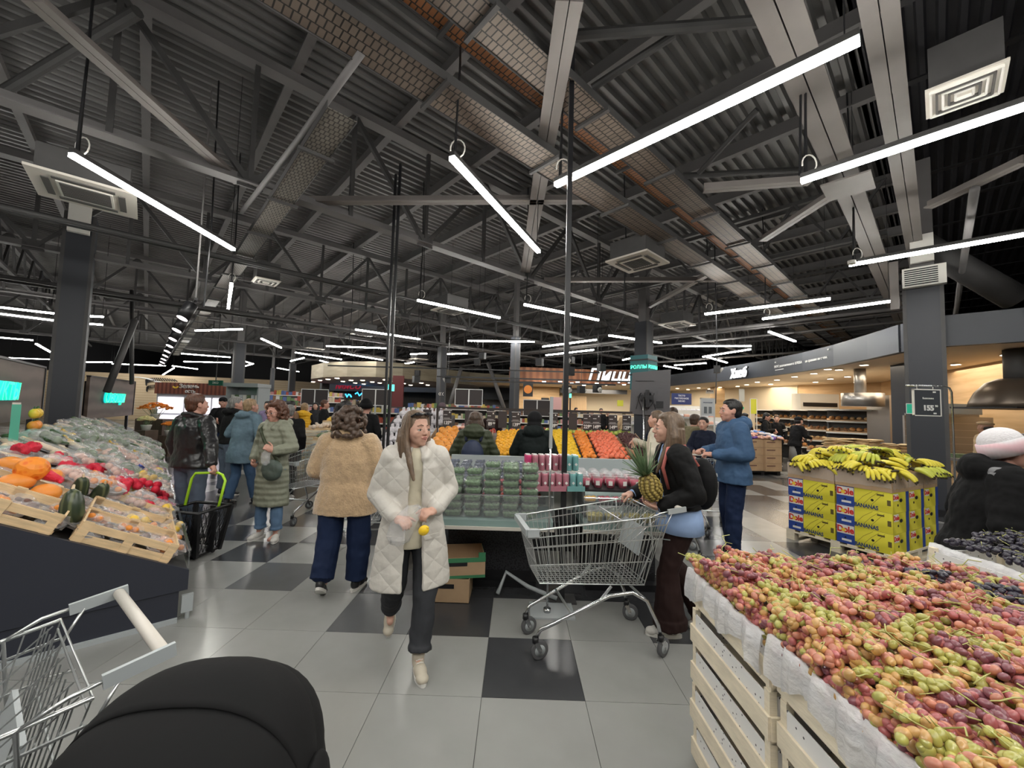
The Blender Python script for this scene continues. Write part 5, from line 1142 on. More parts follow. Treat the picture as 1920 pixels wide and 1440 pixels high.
# ================================================================== GRAPES
m_liner = two_tone('dotted_liner', (.78, .77, .76), (.02, .02, .03), 'voronoi', 42, .5, thresh=.16, sharp=.02, bump=0)
m_liner.node_tree.nodes['Color Ramp'].color_ramp.elements[0].color = (.02, .02, .03, 1); m_liner.node_tree.nodes['Color Ramp'].color_ramp.elements[1].color = (.78, .77, .76, 1)
def gcrate():
    t = empty('grape_crate', (0, 0, 0)); Lx, Ly, H_ = .44, .6, .165
    for x in (0, Lx): MB().box(x-.005, x+.005, 0, Ly, .02, .098).build('side_slat', m_pale, t)
    for y in (0, Ly):
        for z in (.02, ): MB().box(.005, Lx-.005, y-.005, y+.005, z, z+.078).build('end_slat', m_pale, t)
    for x in (.018, Lx-.018):
        for y in (.02, Ly-.02): MB().box(x-.013, x+.013, y-.015, y+.015, 0, H_+.012).build('corner_post', m_pale, t)
    for k in range(4): MB().box(.01+.108*k, .1+.108*k, .005, Ly-.005, .002, .008).build('floor_slat', m_pale, t)
    MB().box(.006, .01, .01, Ly-.01, .01, .16).box(Lx-.01, Lx-.006, .01, Ly-.01, .01, .16).box(.01, Lx-.01, .008, .012, .01, .16).box(.01, Lx-.01, Ly-.012, Ly-.008, .01, .16).build('paper_liner', m_liner, t)
    return t
gc = gcrate()
for ci, x0 in enumerate((.905, 1.36, 1.81)):
    for ri, y0 in enumerate((1.44, .825)):
        for lv in range(5):
            if ci and lv < 4 and not (ri == 1 and ci == 0): pass
            dx = (.02 if ri else 0)+R.uniform(-.006, .006)
            lb = 'pale grape crate, '+('top', 'second from top', 'third from top', 'fourth from top', 'bottom')[4-lv]+' of the '+('far' if ri == 0 else 'near')+' '+('left', 'middle', 'right')[ci]+' stack'
            o = place(gc, (x0+dx, y0, .178*lv+.004+(.012*lv if ri == 0 and False else 0)), R.uniform(-.008, .008), 1, lb, 'stacked grape crates'); o['category'] = 'crate'
GZ = .178*5
# film liners draped over the outer rims
def film_edge(x, y0, y1, z, lb, dirn=-1):
    vs = []; fs = []; n = 40; prof = [(.03, -.07), (.008, -.01), (0, .012), (-.012, .01), (-.02, -.03), (-.024, -.075), (-.02, -.11)]
    rr = random.Random(4)
    for i in range(n+1):
        y = lerp(y0, y1, i/n); wv = .012*math.sin(i*.9)+.008*math.sin(i*2.3)+rr.uniform(-.004, .004); sag = -.0
        for k, (a, b_) in enumerate(prof): vs.append((x-dirn*a+wv*(k/6)*.8, y, z+b_*(1+.25*math.sin(i*.35+1))+rr.uniform(-.003, .003)+sag))
    for i in range(n):
        for k in range(6): fs.append((i*7+k, i*7+k+1, (i+1)*7+k+1, (i+1)*7+k))
    o = MB().add(vs, fs).build('plastic_film', m_film2, None, True); return tag(o, lb, 'plastic film')
film_edge(.905, 1.46, 2.05, GZ, 'white plastic film folded over the left rim of the far grape crate'); film_edge(.92, .8, 1.44, GZ+.012, 'crumpled white plastic film over the left rim of the near grape crate')
o = MB().add([(x, 2.045+.01*math.sin(x*30), GZ+z) for x in [.9+.05*i for i in range(10)] for z in (-.08, .012)], [(2*i, 2*i+1, 2*i+3, 2*i+2) for i in range(9)]).build('plastic_film', m_film2, None, True); tag(o, 'plastic film standing along the back rim of the far grape crate', 'plastic film')
def grapemat(n, c):
    m = mat('grape_'+n, c, .28, vary=.25, vscale=18); b = m.node_tree.nodes['Principled BSDF']; b.inputs['Subsurface Weight'].default_value = .1; b.inputs['Subsurface Radius'].default_value = (.01, .006, .004); b.inputs['Coat Weight'].default_value = .35; return m
GM = {'pink': grapemat('pink', (.42, .12, .12)), 'rose': grapemat('rose', (.52, .2, .13)), 'amber': grapemat('amber', (.58, .34, .12)), 'green': grapemat('green', (.42, .4, .1)), 'mauve': grapemat('mauve', (.22, .07, .09)), 'black': grapemat('black', (.018, .014, .03))}
GME = {k: MB().ell((0, 0, 0), (.0118, .0118, .0155), None, 12, 8).mesh('grape', m, True) for k, m in GM.items()}
m_stem = mat('grape_stem', (.42, .42, .14), .6)
rg = random.Random(8)
def heapz(x, y):
    ex = min(1, (x-.86)/.14, (2.34-x)/.75); ey = min(1, (2.09-y)/.14)
    e = max(0, min(ex, ey)); return GZ+.008+.058*math.sin(e*math.pi/2)+.018*math.sin(x*9+1)*math.sin(y*8)+.012*math.sin(x*17+y*13)
BL = {'pink': 'bunch of dusky pink grapes', 'rose': 'bunch of rosy amber grapes', 'amber': 'bunch of amber yellow grapes', 'green': 'bunch of yellow-green grapes', 'mauve': 'bunch of dark mauve grapes', 'black': 'bunch of black grapes'}
def bunch(x, y, z, ang, cols, L=.17, wd=.055, n=34, lb='', grp=''):
    t = empty('grape_bunch', (x, y, z), ang, lb, 'grapes', grp)
    for q in range(n):
        s = rg.random(); wx = wd*(1-.65*s**1.3); a = rg.uniform(-math.pi*.08, math.pi*1.08); px = wx*math.cos(a)*rg.uniform(.75, 1); pz = wx*.7*math.sin(a)*rg.uniform(.8, 1)
        o = bpy.data.objects.new('grape', GME[rg.choice(cols)]); COL.objects.link(o); o.parent = t; o.location = (px, (s-.5)*L, pz); o.rotation_euler = (rg.uniform(-.9, .9)+1.2, rg.uniform(-.6, .6), rg.uniform(0, 6)); sc_ = rg.uniform(.85, 1.15); o.scale = (sc_, sc_, sc_)
    b = MB(); p = [Vector((rg.uniform(-.015, .015), -.52*L, wd*.75)), Vector((rg.uniform(-.01, .01), -.4*L, wd*.7)), Vector((rg.uniform(-.02, .02), -.15*L, wd*.62)), Vector((0, .3*L, .01))]; b.tube(p, [.002, .002, .0016, .001], 6)
    for q in range(2): a = rg.uniform(0, 3.14); c0 = p[0].lerp(p[3], rg.random()); c0.z += .015; b.tube([c0, c0+Vector((math.cos(a)*.03, rg.uniform(-.02, .02), rg.uniform(-.004, .02)))], .0013, 5)
    if rg.random() < .25: b.tube([p[0], p[0]+Vector((.02, -.03, .025)), p[0]+Vector((-.01, -.06, .03))], .002, 6)
    b.build('stem', m_stem, t, True); return t
mixes = [('pink', ['pink', 'rose', 'mauve']), ('rose', ['rose', 'rose', 'amber', 'pink']), ('amber', ['amber', 'rose', 'amber', 'green']), ('green', ['green', 'green', 'amber']), ('mauve', ['mauve', 'pink', 'mauve'])]
nb = 0; y = .84
while y < 2.02:
    x = .955+rg.uniform(-.01, .02)
    while x < 2.28:
        if not (y < 1.0 and x > 1.7):
            k, cs = rg.choice(mixes if y > 1.5 else [mixes[0], mixes[1], mixes[2], mixes[3], mixes[1], mixes[4], mixes[2], mixes[3]])
            where = ('at the back of the far crates' if y > 1.75 else 'in the far crates' if y > 1.43 else 'in the near crates' if y > 1.1 else 'in the nearest corner')+(', left side' if x < 1.35 else ', middle' if x < 1.8 else ', right side')
            bunch(x+rg.uniform(-.015, .015), y+rg.uniform(-.015, .015), heapz(x, y)+rg.uniform(.0, .03), rg.uniform(0, 6.28), cs, rg.uniform(.14, .19), .052, 32 if y < 1.7 else 26, BL[k]+' '+where, k+' grape bunches '+where); nb += 1
        x += .104
    y += .098
print('bunches', nb)
# a layer of loose grapes under the bunches
for gn, gcnt in (('pink', 1500), ('rose', 1500), ('amber', 1500), ('green', 1000)):
    gl = MB()
    for q in range(gcnt):
        x = rg.uniform(.925, 2.3); y = rg.uniform(.8, 2.045); gl.ell((x, y, heapz(x, y)+rg.uniform(-.02, .012)), (.0155, .0118, .0118), Euler((0, rg.uniform(-.6, .6), rg.uniform(0, 3))).to_matrix(), 8, 6)
    tag(gl.build('loose_grapes', GM[gn], None, True), 'loose '+gn+' grapes filling the gaps between the bunches in the crates', 'grapes', kind='stuff')
for gn, gcnt in (('pink', 380), ('rose', 420), ('amber', 420), ('green', 260), ('mauve', 200)):
    gl = MB()
    for q in range(gcnt):
        if rg.random() < .78: x = rg.uniform(.92, .965); y = rg.uniform(.8, 2.04)
        else: x = rg.uniform(.93, 1.8); y = rg.uniform(2.0, 2.035)
        gl.ell((x, y, rg.uniform(GZ-.035, heapz(x, y))), (.0155, .0118, .0118), Euler((0, rg.uniform(-1.2, 1.2), rg.uniform(0, 3))).to_matrix(), 8, 6)
    tag(gl.build('edge_grapes', GM[gn], None, True), 'loose '+gn+' grapes packed against the film along the crate rims', 'grapes', kind='stuff')
gl = MB()
for q in range(1200):
    x = rg.uniform(.93, 2.27); y = rg.uniform(.8, 2.03); gl.ell((x, y, heapz(x, y)-.025+rg.uniform(-.012, .006)), (.013, .0115, .0115), Matrix.Rotation(rg.uniform(0, 3), 3, 'Z'), 7, 5)
o = gl.build('loose_grapes', grapemat('under', (.42, .24, .14)), None, True); tag(o, 'loose reddish grapes lying under the bunches in the crates', 'grapes', kind='stuff')
# black grapes in their own crates at the right
bgc = []
for i, (x, y, a) in enumerate(((2.42, 1.75, .06), (2.88, 1.78, .06))):
    for lv in range(5):
        o = place(gc, (x, y, .192*lv+.004), a, 1, 'pale crate under the black grapes, level %s from the floor' % ('one', 'two', 'three', 'four', 'five')[lv]+(', left stack' if i == 0 else ', right stack'), 'black grape crates'); o['category'] = 'crate'
film_edge(2.43, 1.78, 2.36, GZ+.065, 'crumpled white paper over the left rim of the black grape crate')
n = 0
for i in range(7):
    for j in range(5):
        x = 2.5+.105*i; y = 1.8+.115*j; bunch(x, y, GZ+.1+.05*math.sin(min(1, i/3)*1.57), rg.uniform(0, 6), ['black'], .14, .05, 26, 'bunch of black grapes in the white-lined crate at the right edge', 'black grape bunches in the right crate'); n += 1
for (px, py, lb) in ((1740, 1080, 'small bunch of black grapes at the back rim behind the pink grapes'), (1870, 1110, 'black grape bunch lying at the right of the pink heap'), (1900, 1130, 'black grape bunch touching the right picture edge')):
    p = G(px, py, GZ+.08); bunch(p.x, p.y, p.z, .9, ['black'], .14, .045, 26, lb)
# long loose green stems
b = MB()
for q in range(30):
    x = rg.uniform(1.05, 2.2); y = rg.uniform(.95, 1.95); z = heapz(x, y)+.055; a = rg.uniform(0, 6.28); L_ = rg.uniform(.04, .11); d = Vector((math.cos(a), math.sin(a), 0))
    b.tube([Vector((x, y, z-.01)), Vector((x, y, z+.008))+d*L_*.4, Vector((x, y, z+rg.uniform(-.005, .012)))+d*L_+Vector((-d.y, d.x, 0))*.02], [.0022, .0018, .001], 5)
tag(b.build('loose_stems', m_stem, None, True), 'thin yellow-green stems scattered over the grape heap', 'stems', kind='stuff')
# ================================================================== BANANA PALLET
BA = math.radians(27); BC = Vector((4.27, 4.55, 0)); ex = Vector((math.cos(BA), math.sin(BA), 0)); ey = Vector((-math.sin(BA), math.cos(BA), 0))
pal = empty('pallet', BC, BA, 'wooden pallet under the banana boxes', 'pallet')
def pallet(t, w_, l_):
    n = 7
    for k in range(n): y = l_*k/(n-1)*(1-.1/l_); MB().box(0, w_, y, y+.1, .12, .142).build('deck_board', m_pale, t)
    for y in (0, l_/2-.05, l_-.1):
        MB().box(0, w_, y, y+.1, 0, .02).build('bottom_board', m_pale, t)
        for x in (0, w_/2-.05, w_-.1): MB().box(x, x+.1, y, y+.1, .02, .1).build('block', m_pale, t)
    for x in (0, w_/2-.05, w_-.1): MB().box(x, x+.1, 0, l_, .1, .12).build('stringer', m_pale, t)
pallet(pal, 1.26, 1.14)
m_bblue = mat('box_blue', (.02, .06, .3), .6); m_byel = two_tone('box_yellow', (.62, .55, .03), (.8, .72, .06), 'wave', 1.4, .6, thresh=.5, sharp=.3, rot=(0, .9, 0), dist=3, bump=0); m_red = mat('logo_red', (.65, .03, .02), .6); m_bbr = mat('banana_tip_print', (.12, .09, .02), .6); m_txb = mat('navy_print', (.02, .05, .15), .6); m_sun = mat('logo_yellow', (.9, .6, .05), .6)
def bbox():
    t = empty('banana_box', (0, 0, 0)); w_, l_, h_ = .4, .54, .228
    MB().box(.002, w_-.002, .002, l_-.002, 0, h_).build('carton', m_card, t)
    # long face (normal -x); y grows to the far side which is left in view
    MB().box(0, .002, 0, l_*.66, 0, h_).build('yellow_print', m_byel, t); MB().box(0, .002, l_*.66, l_, 0, h_).build('blue_print', m_bblue, t)
    MB().box(-.002, 0, l_*.67, l_*.99, h_*.5, h_*.96).build('logo_panel', m_white, t)
    text('Dole', .1, m_red, 'logo_lettering', t, (-.003, l_*.83, h_*.72), (math.pi/2, 0, -math.pi/2), .001, off=.004, sx=.85); MB().cyl((-.003, l_*.865, h_*.69), (-.0055, l_*.865, h_*.69), .022, 16).build('logo_sun', m_sun, t)
    text('BANANAS', .062, m_txb, 'lettering', t, (-.002, l_*.45, .03), (math.pi/2, 0, -math.pi/2), .001, off=.002, sx=.8); MB().box(-.002, 0, l_*.72, l_*.9, .03, .055).build('small_print', m_white, t)
    MB().cyl((-.001, l_*.34, h_*.5), (-.003, l_*.34, h_*.5), .014, 14).cyl((-.001, l_*.83, h_*.33), (-.003, l_*.83, h_*.33), .01, 14).build('vent_hole', m_black, t)
    b = MB()
    for k in range(3): b.tube([(-.001, l_*(.62-.13*k), h_*.25), (-.001, l_*(.5-.13*k), h_*.62), (-.001, l_*(.3-.1*k)+.02, h_*.93)], .0018, 4)
    b.box(-.002, 0, l_*.03, l_*.09, h_*.35, h_*.62).box(-.002, 0, l_*.14, l_*.26, h_*.78, h_*.86); b.build('banana_drawing', m_bbr, t)
    # short face (normal -y)
    MB().box(0, w_*.8, 0, .002, 0, h_).build('yellow_print', m_byel, t); MB().box(w_*.8, w_, 0, .002, 0, h_).build('blue_print', m_bblue, t); MB().box(w_*.05, w_*.33, -.002, 0, h_*.6, h_*.95).build('logo_panel', m_white, t)
    text('Dole', .07, m_red, 'logo_lettering', t, (w_*.19, -.003, h_*.77), (math.pi/2, 0, 0), .001, off=.002)
    b = MB(); b.ell((w_*.5, -.0, h_*.6), (.04, .003, .022), None, 14, 8); b.build('hand_hole', m_black, t); MB().cyl((w_*.3, -.001, h_*.38), (w_*.3, -.003, h_*.38), .014, 14).build('vent_hole', m_black, t)
    return t
bb = bbox()
for i in range(3):
    for j in range(2):
        for k in range(3):
            p = BC+ex*(.41*i+R.uniform(0, .008))+ey*(.555*j+.012)+Vector((0, 0, .143+.23*k))
            if i > 0 and j > 0: continue
            lb = 'banana box with blue and yellow print, '+('bottom', 'middle', 'top')[k]+' of the '+(('front corner' if i == 0 else 'middle right' if i == 1 else 'far right') if j == 0 else 'far left')+' stack'
            o = place(bb, p, BA+R.uniform(-.01, .01), 1, lb); o['category'] = 'box'
tag(MB().box(.42, 1.23, .58, 1.12, .143, .83).build('inner_boxes', m_card, None, False, BC, BA), 'plain cartons filling the hidden inside of the banana pallet', 'box')
TZ = .143+.69
for i in range(3):
    for j in range(2):
        p = BC+ex*(.41*i)+ey*(.555*j+.012)+Vector((0, 0, TZ))
        t = empty('open_carton', p, BA, 'open brown carton of bananas on top, '+(('front corner', 'middle right', 'far right')[i] if j == 0 else ('far left', 'rear middle', 'rear right')[i])+' of the pallet', 'box')
        w_, l_, h_ = .4, .545, .2
        for nm, a in (('f', (0, .006, 0, l_)), ('g', (w_-.006, w_, 0, l_)), ('h', (.006, w_-.006, 0, .006)), ('i', (.006, w_-.006, l_-.006, l_))): MB().box(*a, 0, h_).build('carton_wall', m_card, t)
        MB().box(.006, w_-.006, .006, l_-.006, 0, .14).build('carton_filling', m_card, t)
        if i == 0 or j == 0:
            vs = []; fs = []; rr = random.Random(i*3+j)
            if i == 0:
                for a in range(15):
                    for c_ in range(5): vs.append((-.006-rr.uniform(0, .012), l_*a/14, h_+.012-.042*c_+rr.uniform(-.01, .01)*(c_ > 0)))
                fs = [(a*5+c_, a*5+c_+1, a*5+c_+6, a*5+c_+5) for a in range(14) for c_ in range(4)]
            n0 = len(vs)
            if j == 0:
                for a in range(11):
                    for c_ in range(5): vs.append((w_*a/10, -.006-rr.uniform(0, .012), h_+.012-.042*c_+rr.uniform(-.01, .01)*(c_ > 0)))
                fs += [(n0+a*5+c_, n0+a*5+c_+1, n0+a*5+c_+6, n0+a*5+c_+5) for a in range(10) for c_ in range(4)]
            MB().add(vs, fs).build('plastic_liner', m_film, t)
m_ban = mat('banana_skin', (.78, .66, .06), .4, vary=.12, vscale=12); m_bang = mat('greenish_banana_skin', (.55, .58, .07), .4, vary=.12, vscale=12); m_tip = mat('banana_tip', (.06, .045, .02), .7)
def banana_me(m, curve):
    b = MB(); pts = []; rr = []
    for i in range(11): s = i/10; a = curve*s; pts.append(Vector((0, .19*math.sin(a)/curve, -.19*(1-math.cos(a))/curve))); rr.append((.006, .008, .014, .0175, .019, .019, .0185, .017, .0145, .009, .004)[i])
    b.tube(pts, rr, 7); me = b.mesh('banana', [m, m_tip], True)
    for p in me.polygons:
        if p.center.y < .018 or (p.center-Vector(pts[-1])).length < .012: p.material_index = 1
    return me
BM = [banana_me(m_ban, 1.2), banana_me(m_bang, 1.3), banana_me(m_ban, 1.5)]
def bhand(x, y, z, ang, tilt, mi, n, lb, grp):
    t = empty('banana_hand', BC+ex*x+ey*y+Vector((0, 0, z)), 0, lb, 'bananas', grp); t.rotation_euler = (tilt, R.uniform(-.25, .25), BA+ang); t.scale = (1.2, 1.2, 1.2)
    for q in range(n):
        o = bpy.data.objects.new('banana', BM[mi if R.random() < .8 else 0]); COL.objects.link(o); o.parent = t; f = q-(n-1)/2
        o.location = (f*.017, 0, -.004*abs(f)); o.rotation_euler = (R.uniform(-.06, .06), 0, -f*.19)
    MB().tube([(-.03, -.006, 0), (0, -.02, .006), (.03, -.006, 0)], [.008, .012, .008], 8).build('crown', m_tip, t, True)
for q in range(62):
    x = R.uniform(-.0, 1.2); y = R.uniform(-.02, 1.08); e = min(1, x/.3, (1.24-x)/.3, y/.3, (1.1-y)/.3); z = TZ+.21+.2*max(0, e)+R.uniform(0, .04)
    wh = ('near the front corner' if x+y < .7 else 'at the far left' if y > .7 and x < .5 else 'at the right' if x > .8 else 'in the middle')
    g_ = R.random() < .45
    bhand(x, y, z, R.uniform(-2.4, 2.4)+math.pi, R.uniform(-.1, .5), 1 if g_ else R.choice((0, 2)), R.choice((5, 6, 7)), ('slightly green' if g_ else 'ripe yellow')+' hand of bananas '+wh+' of the heap', ('green-tinged' if g_ else 'yellow')+' banana hands '+wh)
for (x, y, a) in ((.1, .1, 2.8), (.1, .3, 3.3), (.12, .5, 2.9), (.6, .05, 3.4), (.95, .04, 3.0), (.1, .95, 3.2), (.12, .75, 3.0)):
    bhand(x+.05, y, TZ+.24, a-1.4 if x < .3 else a, .35, 0 if x < .3 else 1, 7, 'hand of bananas hanging over the carton edge, '+('left face' if x < .3 else 'right face'), 'banana hands on the carton edges '+('left' if x < .3 else 'right'))
# price stand 155
t = empty('price_stand', (6.05, 5.55, .0), 0, 'chrome price stand with a white-framed dark card reading 155 over the bananas', 'price stand')
MB().tube([(0, 0, 0), (0, 0, 2.06), (-.03, 0, 2.12), (-.09, 0, 2.14), (-.62, 0, 2.14)], .012, 10).build('pole', m_chrome, t, True); MB().box(-.2, .1, -.15, .15, 0, .012).build('base_plate', m_dark, t)
MB().box(-.53, -.17, -.01, .01, 1.73, 2.08).build('card', mat('slate_card', (.05, .055, .065), .5), t); MB().box(-.54, -.16, -.014, .012, 2.08, 2.095).box(-.54, -.16, -.014, .012, 1.72, 1.732).box(-.54, -.527, -.014, .012, 1.72, 2.09).box(-.173, -.16, -.014, .012, 1.72, 2.09).build('card_frame', m_white, t)
text('155', .1, m_txt, 'price_digits', t, (-.34, -.013, 1.83), off=.004); text('90', .04, m_txt, 'price_digits', t, (-.23, -.013, 1.86)); text('Бананы', .035, m_txt, 'lettering', t, (-.34, -.013, 1.965), sx=1.2); MB().box(-.27, -.23, -.013, -.01, 2.045, 2.065).box(-.27, -.23, -.013, -.01, 1.75, 1.77).build('small_mark', m_txt, t)
for x in (-.47, -.25): MB().tube([(x, 0, 2.09), (x, 0, 2.14)], .008, 8).build('clip', m_chrome, t)
# ================================================================== BAKERY AT THE RIGHT
m_fas = mat('fascia_slate', (.045, .05, .062), .5, bump=.02, vary=.05, vscale=1); m_sof = mat('warm_soffit', (.72, .6, .45), .7); m_crm = mat('cream_wall', (.78, .68, .52), .6); m_oak = two_tone('oak_planks', (.5, .32, .16), (.66, .46, .26), 'noise', 1.1, .5, thresh=.5, sharp=.25, stretch=(1, 1, 9), bump=.05)
def wall(name, pts, z0, z1, th, m, kind='structure', lb=None, cat=None, joints=0):
    b = MB()
    for a, c in zip(pts[:-1], pts[1:]):
        a = Vector((a[0], a[1], 0)); c = Vector((c[0], c[1], 0)); d = (c-a).normalized(); n = Vector((-d.y, d.x, 0))*th
        b.add([a+Vector((0, 0, z0)), c+Vector((0, 0, z0)), c+n+Vector((0, 0, z0)), a+n+Vector((0, 0, z0)), a+Vector((0, 0, z1)), c+Vector((0, 0, z1)), c+n+Vector((0, 0, z1)), a+n+Vector((0, 0, z1))], [(0, 3, 2, 1), (4, 5, 6, 7), (0, 1, 5, 4), (1, 2, 6, 5), (2, 3, 7, 6), (3, 0, 4, 7)])
    o = b.build(name, m); tag(o, lb, cat, None, kind); return o
FP = [(6.4, 25.4), (7.64, 20.9), (8.2, 17.6), (8.5, 15), (8.59, 13.2), (8.5, 11.8), (8.3, 10.4), (7.95, 9), (7.65, 7.95)]
FP2 = [(7.7, 7.15), (8.33, 6.53), (9.4, 5.8), (12, 4.6)]
wall('trim_1', FP[::-1], 3.0, 3.56, -.14, m_fas); wall('trim_2', [(7.65, 7.9)]+FP2, 3.0, 3.56, .14, m_fas)
poly = [(x+.02, y) for x, y in FP]+FP2+[(20, 4.6), (20, 27), (6.4, 27)]
n = len(poly); b = MB(); b.add([(x, y, 3.02) for x, y in poly]+[(x, y, 3.1) for x, y in poly], [tuple(range(n)), tuple(range(2*n-1, n-1, -1))]); tag(b.build('bakery_soffit', m_sof), kind='structure')
wall('wall_bakery', [(9.0, 27.2), (9.86, 26.5), (12.55, 17.6)], 0, 3.02, -.15, m_crm); wall('wall_oak', [(12.55, 17.6), (13.94, 15.05)], 0, 3.02, -.15, m_oak); wall('wall_kitchen', [(13.94, 15.05), (9.6, 6.1)], 0, 3.02, -.15, m_oak)
tag(MB().box(10.1, 10.6, 20.2, 20.7, 0, 3.02).build('wooden_pier', m_oak), 'square oak pillar against the cream bakery wall', 'pillar')
for i, (x, y) in enumerate(((1620, 684), (1552, 692), (1573, 693), (1526, 700), (1490, 706), (1557, 710), (1589, 706), (1529, 716), (1457, 712), (1445, 720), (1606, 716), (1763, 664), (1887, 665), (1792, 683), (1400, 721), (1383, 724), (1350, 726), (1330, 729), (1310, 727), (1290, 730), (1270, 728), (1420, 716), (1700, 690))):
    t = empty('downlight', G(x, y, 3.0), 0, 'round warm downlight in the bakery soffit, %s' % ('near the right column' if x > 1600 else 'over the bread shelves' if x > 1480 else 'over the cream wall end'), 'lamp', 'bakery downlights '+('near the column' if x > 1600 else 'over the bread' if x > 1480 else 'far end'))
    MB().cyl((0, 0, -.012), (0, 0, .0), .1, 20).build('downlight_ring', m_white, t); MB().cyl((0, 0, -.016), (0, 0, -.012), .08, 20).build('downlight_lens', m_down, t)
# real light in the bakery ceiling
for (x, y, e) in ((11, 17.5, 65), (10.5, 13, 65), (10.3, 9.5, 55), (8.8, 22, 60)):
    l = bpy.data.lights.new('downlight_glow', 'AREA'); l.energy = e; l.size = 2.5; l.color = (1, .85, .64); o = bpy.data.objects.new('downlight_glow', l); COL.objects.link(o); o.location = (x, y, 2.96)
def lettering(txt, c, ang, size, m, lb, cat='sign', shear=.25, off=.012, depth=.03, back=None, sx=1.0):
    t = empty('lettering_sign', c, ang, lb, cat)
    text(txt, size, m, 'letters', t, (0, -.05, 0), depth=depth, shear=shear, off=off, sx=sx)
    if back: text(txt, size, back, 'letter_backing', t, (.0, .0, 0), depth=.03, shear=shear, off=off*2.6, sx=sx)  # wider copy of the letters set behind them
    return t
m_lit = mat('lit_white_letters', (1, 1, 1), .4, emit=(.95, .97, 1), es=.8); m_litred = mat('red_letters', (.3, .01, .02), .4, emit=(.25, .0, .02), es=.5); m_litblue = mat('blue_neon', (.02, .3, 1), .4, emit=(.03, .4, 1), es=3)
lettering('Хлеб', (8.42, 15.0, 3.2), math.radians(-91), .5, m_lit, 'white script bread sign standing on the slate fascia', off=.004, back=m_black, sx=.9)
t = empty('lettering_sign', (8.545, 12.5, 3.27), math.atan2(-1.4, -.09), 'small white bread slogan printed along the slate fascia', 'sign')
text('ВКУС разломленного ХЛЕБА', .1, m_txt, 'letters', t, (0, -.016, .0), depth=.002, off=.002); text('“', .2, m_txt, 'letters', t, (-.64, -.016, .1), depth=.002); MB().box(-.66, -.2, -.016, -.012, -.12, -.1).build('underline', m_txt, t)
t = empty('lettering_sign', (8.4, 11.08, 3.27), math.atan2(-1.4, -.2), 'second half of the small white bread slogan, nearer the column', 'sign')
text('не сравним ни с чем.', .1, m_txt, 'letters', t, (-.05, -.016, 0), depth=.002, off=.002); text('”', .2, m_txt, 'letters', t, (.5, -.016, .14), depth=.002)
# bread shelving
m_bread = [mat('bread_crust', (.5, .24, .08), .6, vary=.3, vscale=15), mat('pale_bread', (.68, .45, .22), .6, vary=.2, vscale=15), mat('dark_bread', (.26, .12, .05), .6, vary=.3)]
rb = random.Random(3)
LOAF = [MB().ell((0, 0, .05), (.07, .12, .05), None, 12, 8).mesh('loaf', m_bread[0], True), MB().ell((0, 0, .045), (.06, .06, .045), None, 12, 8).mesh('loaf', m_bread[1], True), MB().cap((0, -.1, .035), (0, .1, .035), .04, .035).mesh('loaf', m_bread[2], True)]
LN = ['long crusty loaf', 'round pale bun', 'dark loaf']
def breadunit(c, ang, lb, w_=1.05):
    t = empty('bread_rack', (c[0], c[1], 0), ang, lb, 'bread rack')
    for x in (-w_/2, w_/2-.04): MB().beam((x+.02, -.25, 0), (x+.02, .25, 1.75), .04, .08).build('side_frame', m_black, t)
    MB().box(-w_/2, w_/2, -.6, .3, 1.86, 1.9).build('canopy', m_white, t); MB().box(-w_/2, w_/2, .2, .3, 0, 1.86).build('back_panel', m_dark, t)
    for k in range(4):
        z = .55+.33*k; y = -.3+.13*k
        MB().add([(-w_/2, y-.2, z), (w_/2, y-.2, z), (w_/2, y+.2, z+.12), (-w_/2, y+.2, z+.12), (-w_/2, y-.2, z-.02), (w_/2, y-.2, z-.02), (w_/2, y+.2, z+.1), (-w_/2, y+.2, z+.1)], [(0, 1, 2, 3), (4, 7, 6, 5), (0, 4, 5, 1), (1, 5, 6, 2), (2, 6, 7, 3), (3, 7, 4, 0)]).box(-w_/2, w_/2, y-.21, y-.195, z-.03, z+.04).build('bread_shelf', m_wood, t)
        MB().box(-w_/2, w_/2, y-.215, y-.21, z-.035, z+.01).build('label_strip', m_white, t)
        for q in range(6):
            i = (k+q//3) % 3; p = Matrix.Rotation(ang, 3, 'Z') @ Vector((-w_/2+.12+.16*q, y-.02+rb.uniform(-.04, .04), z+.055))+Vector((c[0], c[1], 0))
            o = bpy.data.objects.new('bread_loaf', LOAF[i]); COL.objects.link(o); o.location = p; o.rotation_euler = (.28, 0, ang+rb.uniform(-.2, .2))
            tag(o, LN[i]+' on the '+('lowest', 'second', 'third', 'top')[k]+' shelf of the '+lb.split(' with')[0], 'bread', LN[i]+' group '+lb[:24]+str(k))
    return t
for i, (px, Y, an, lb) in enumerate(((1592, 12.0, -.75, 'nearest bread rack with a dark end panel'), (1551, 13.3, -.7, 'second bread rack with loaves behind the apron worker'), (1514, 14.8, -.65, 'third bread rack with loaves'), (1478, 16.4, -.6, 'fourth bread rack with buns'), (1442, 18.0, -.5, 'farthest bread rack with buns'))):
    p = AY(px, 800, Y); breadunit((p.x, p.y), an, lb)
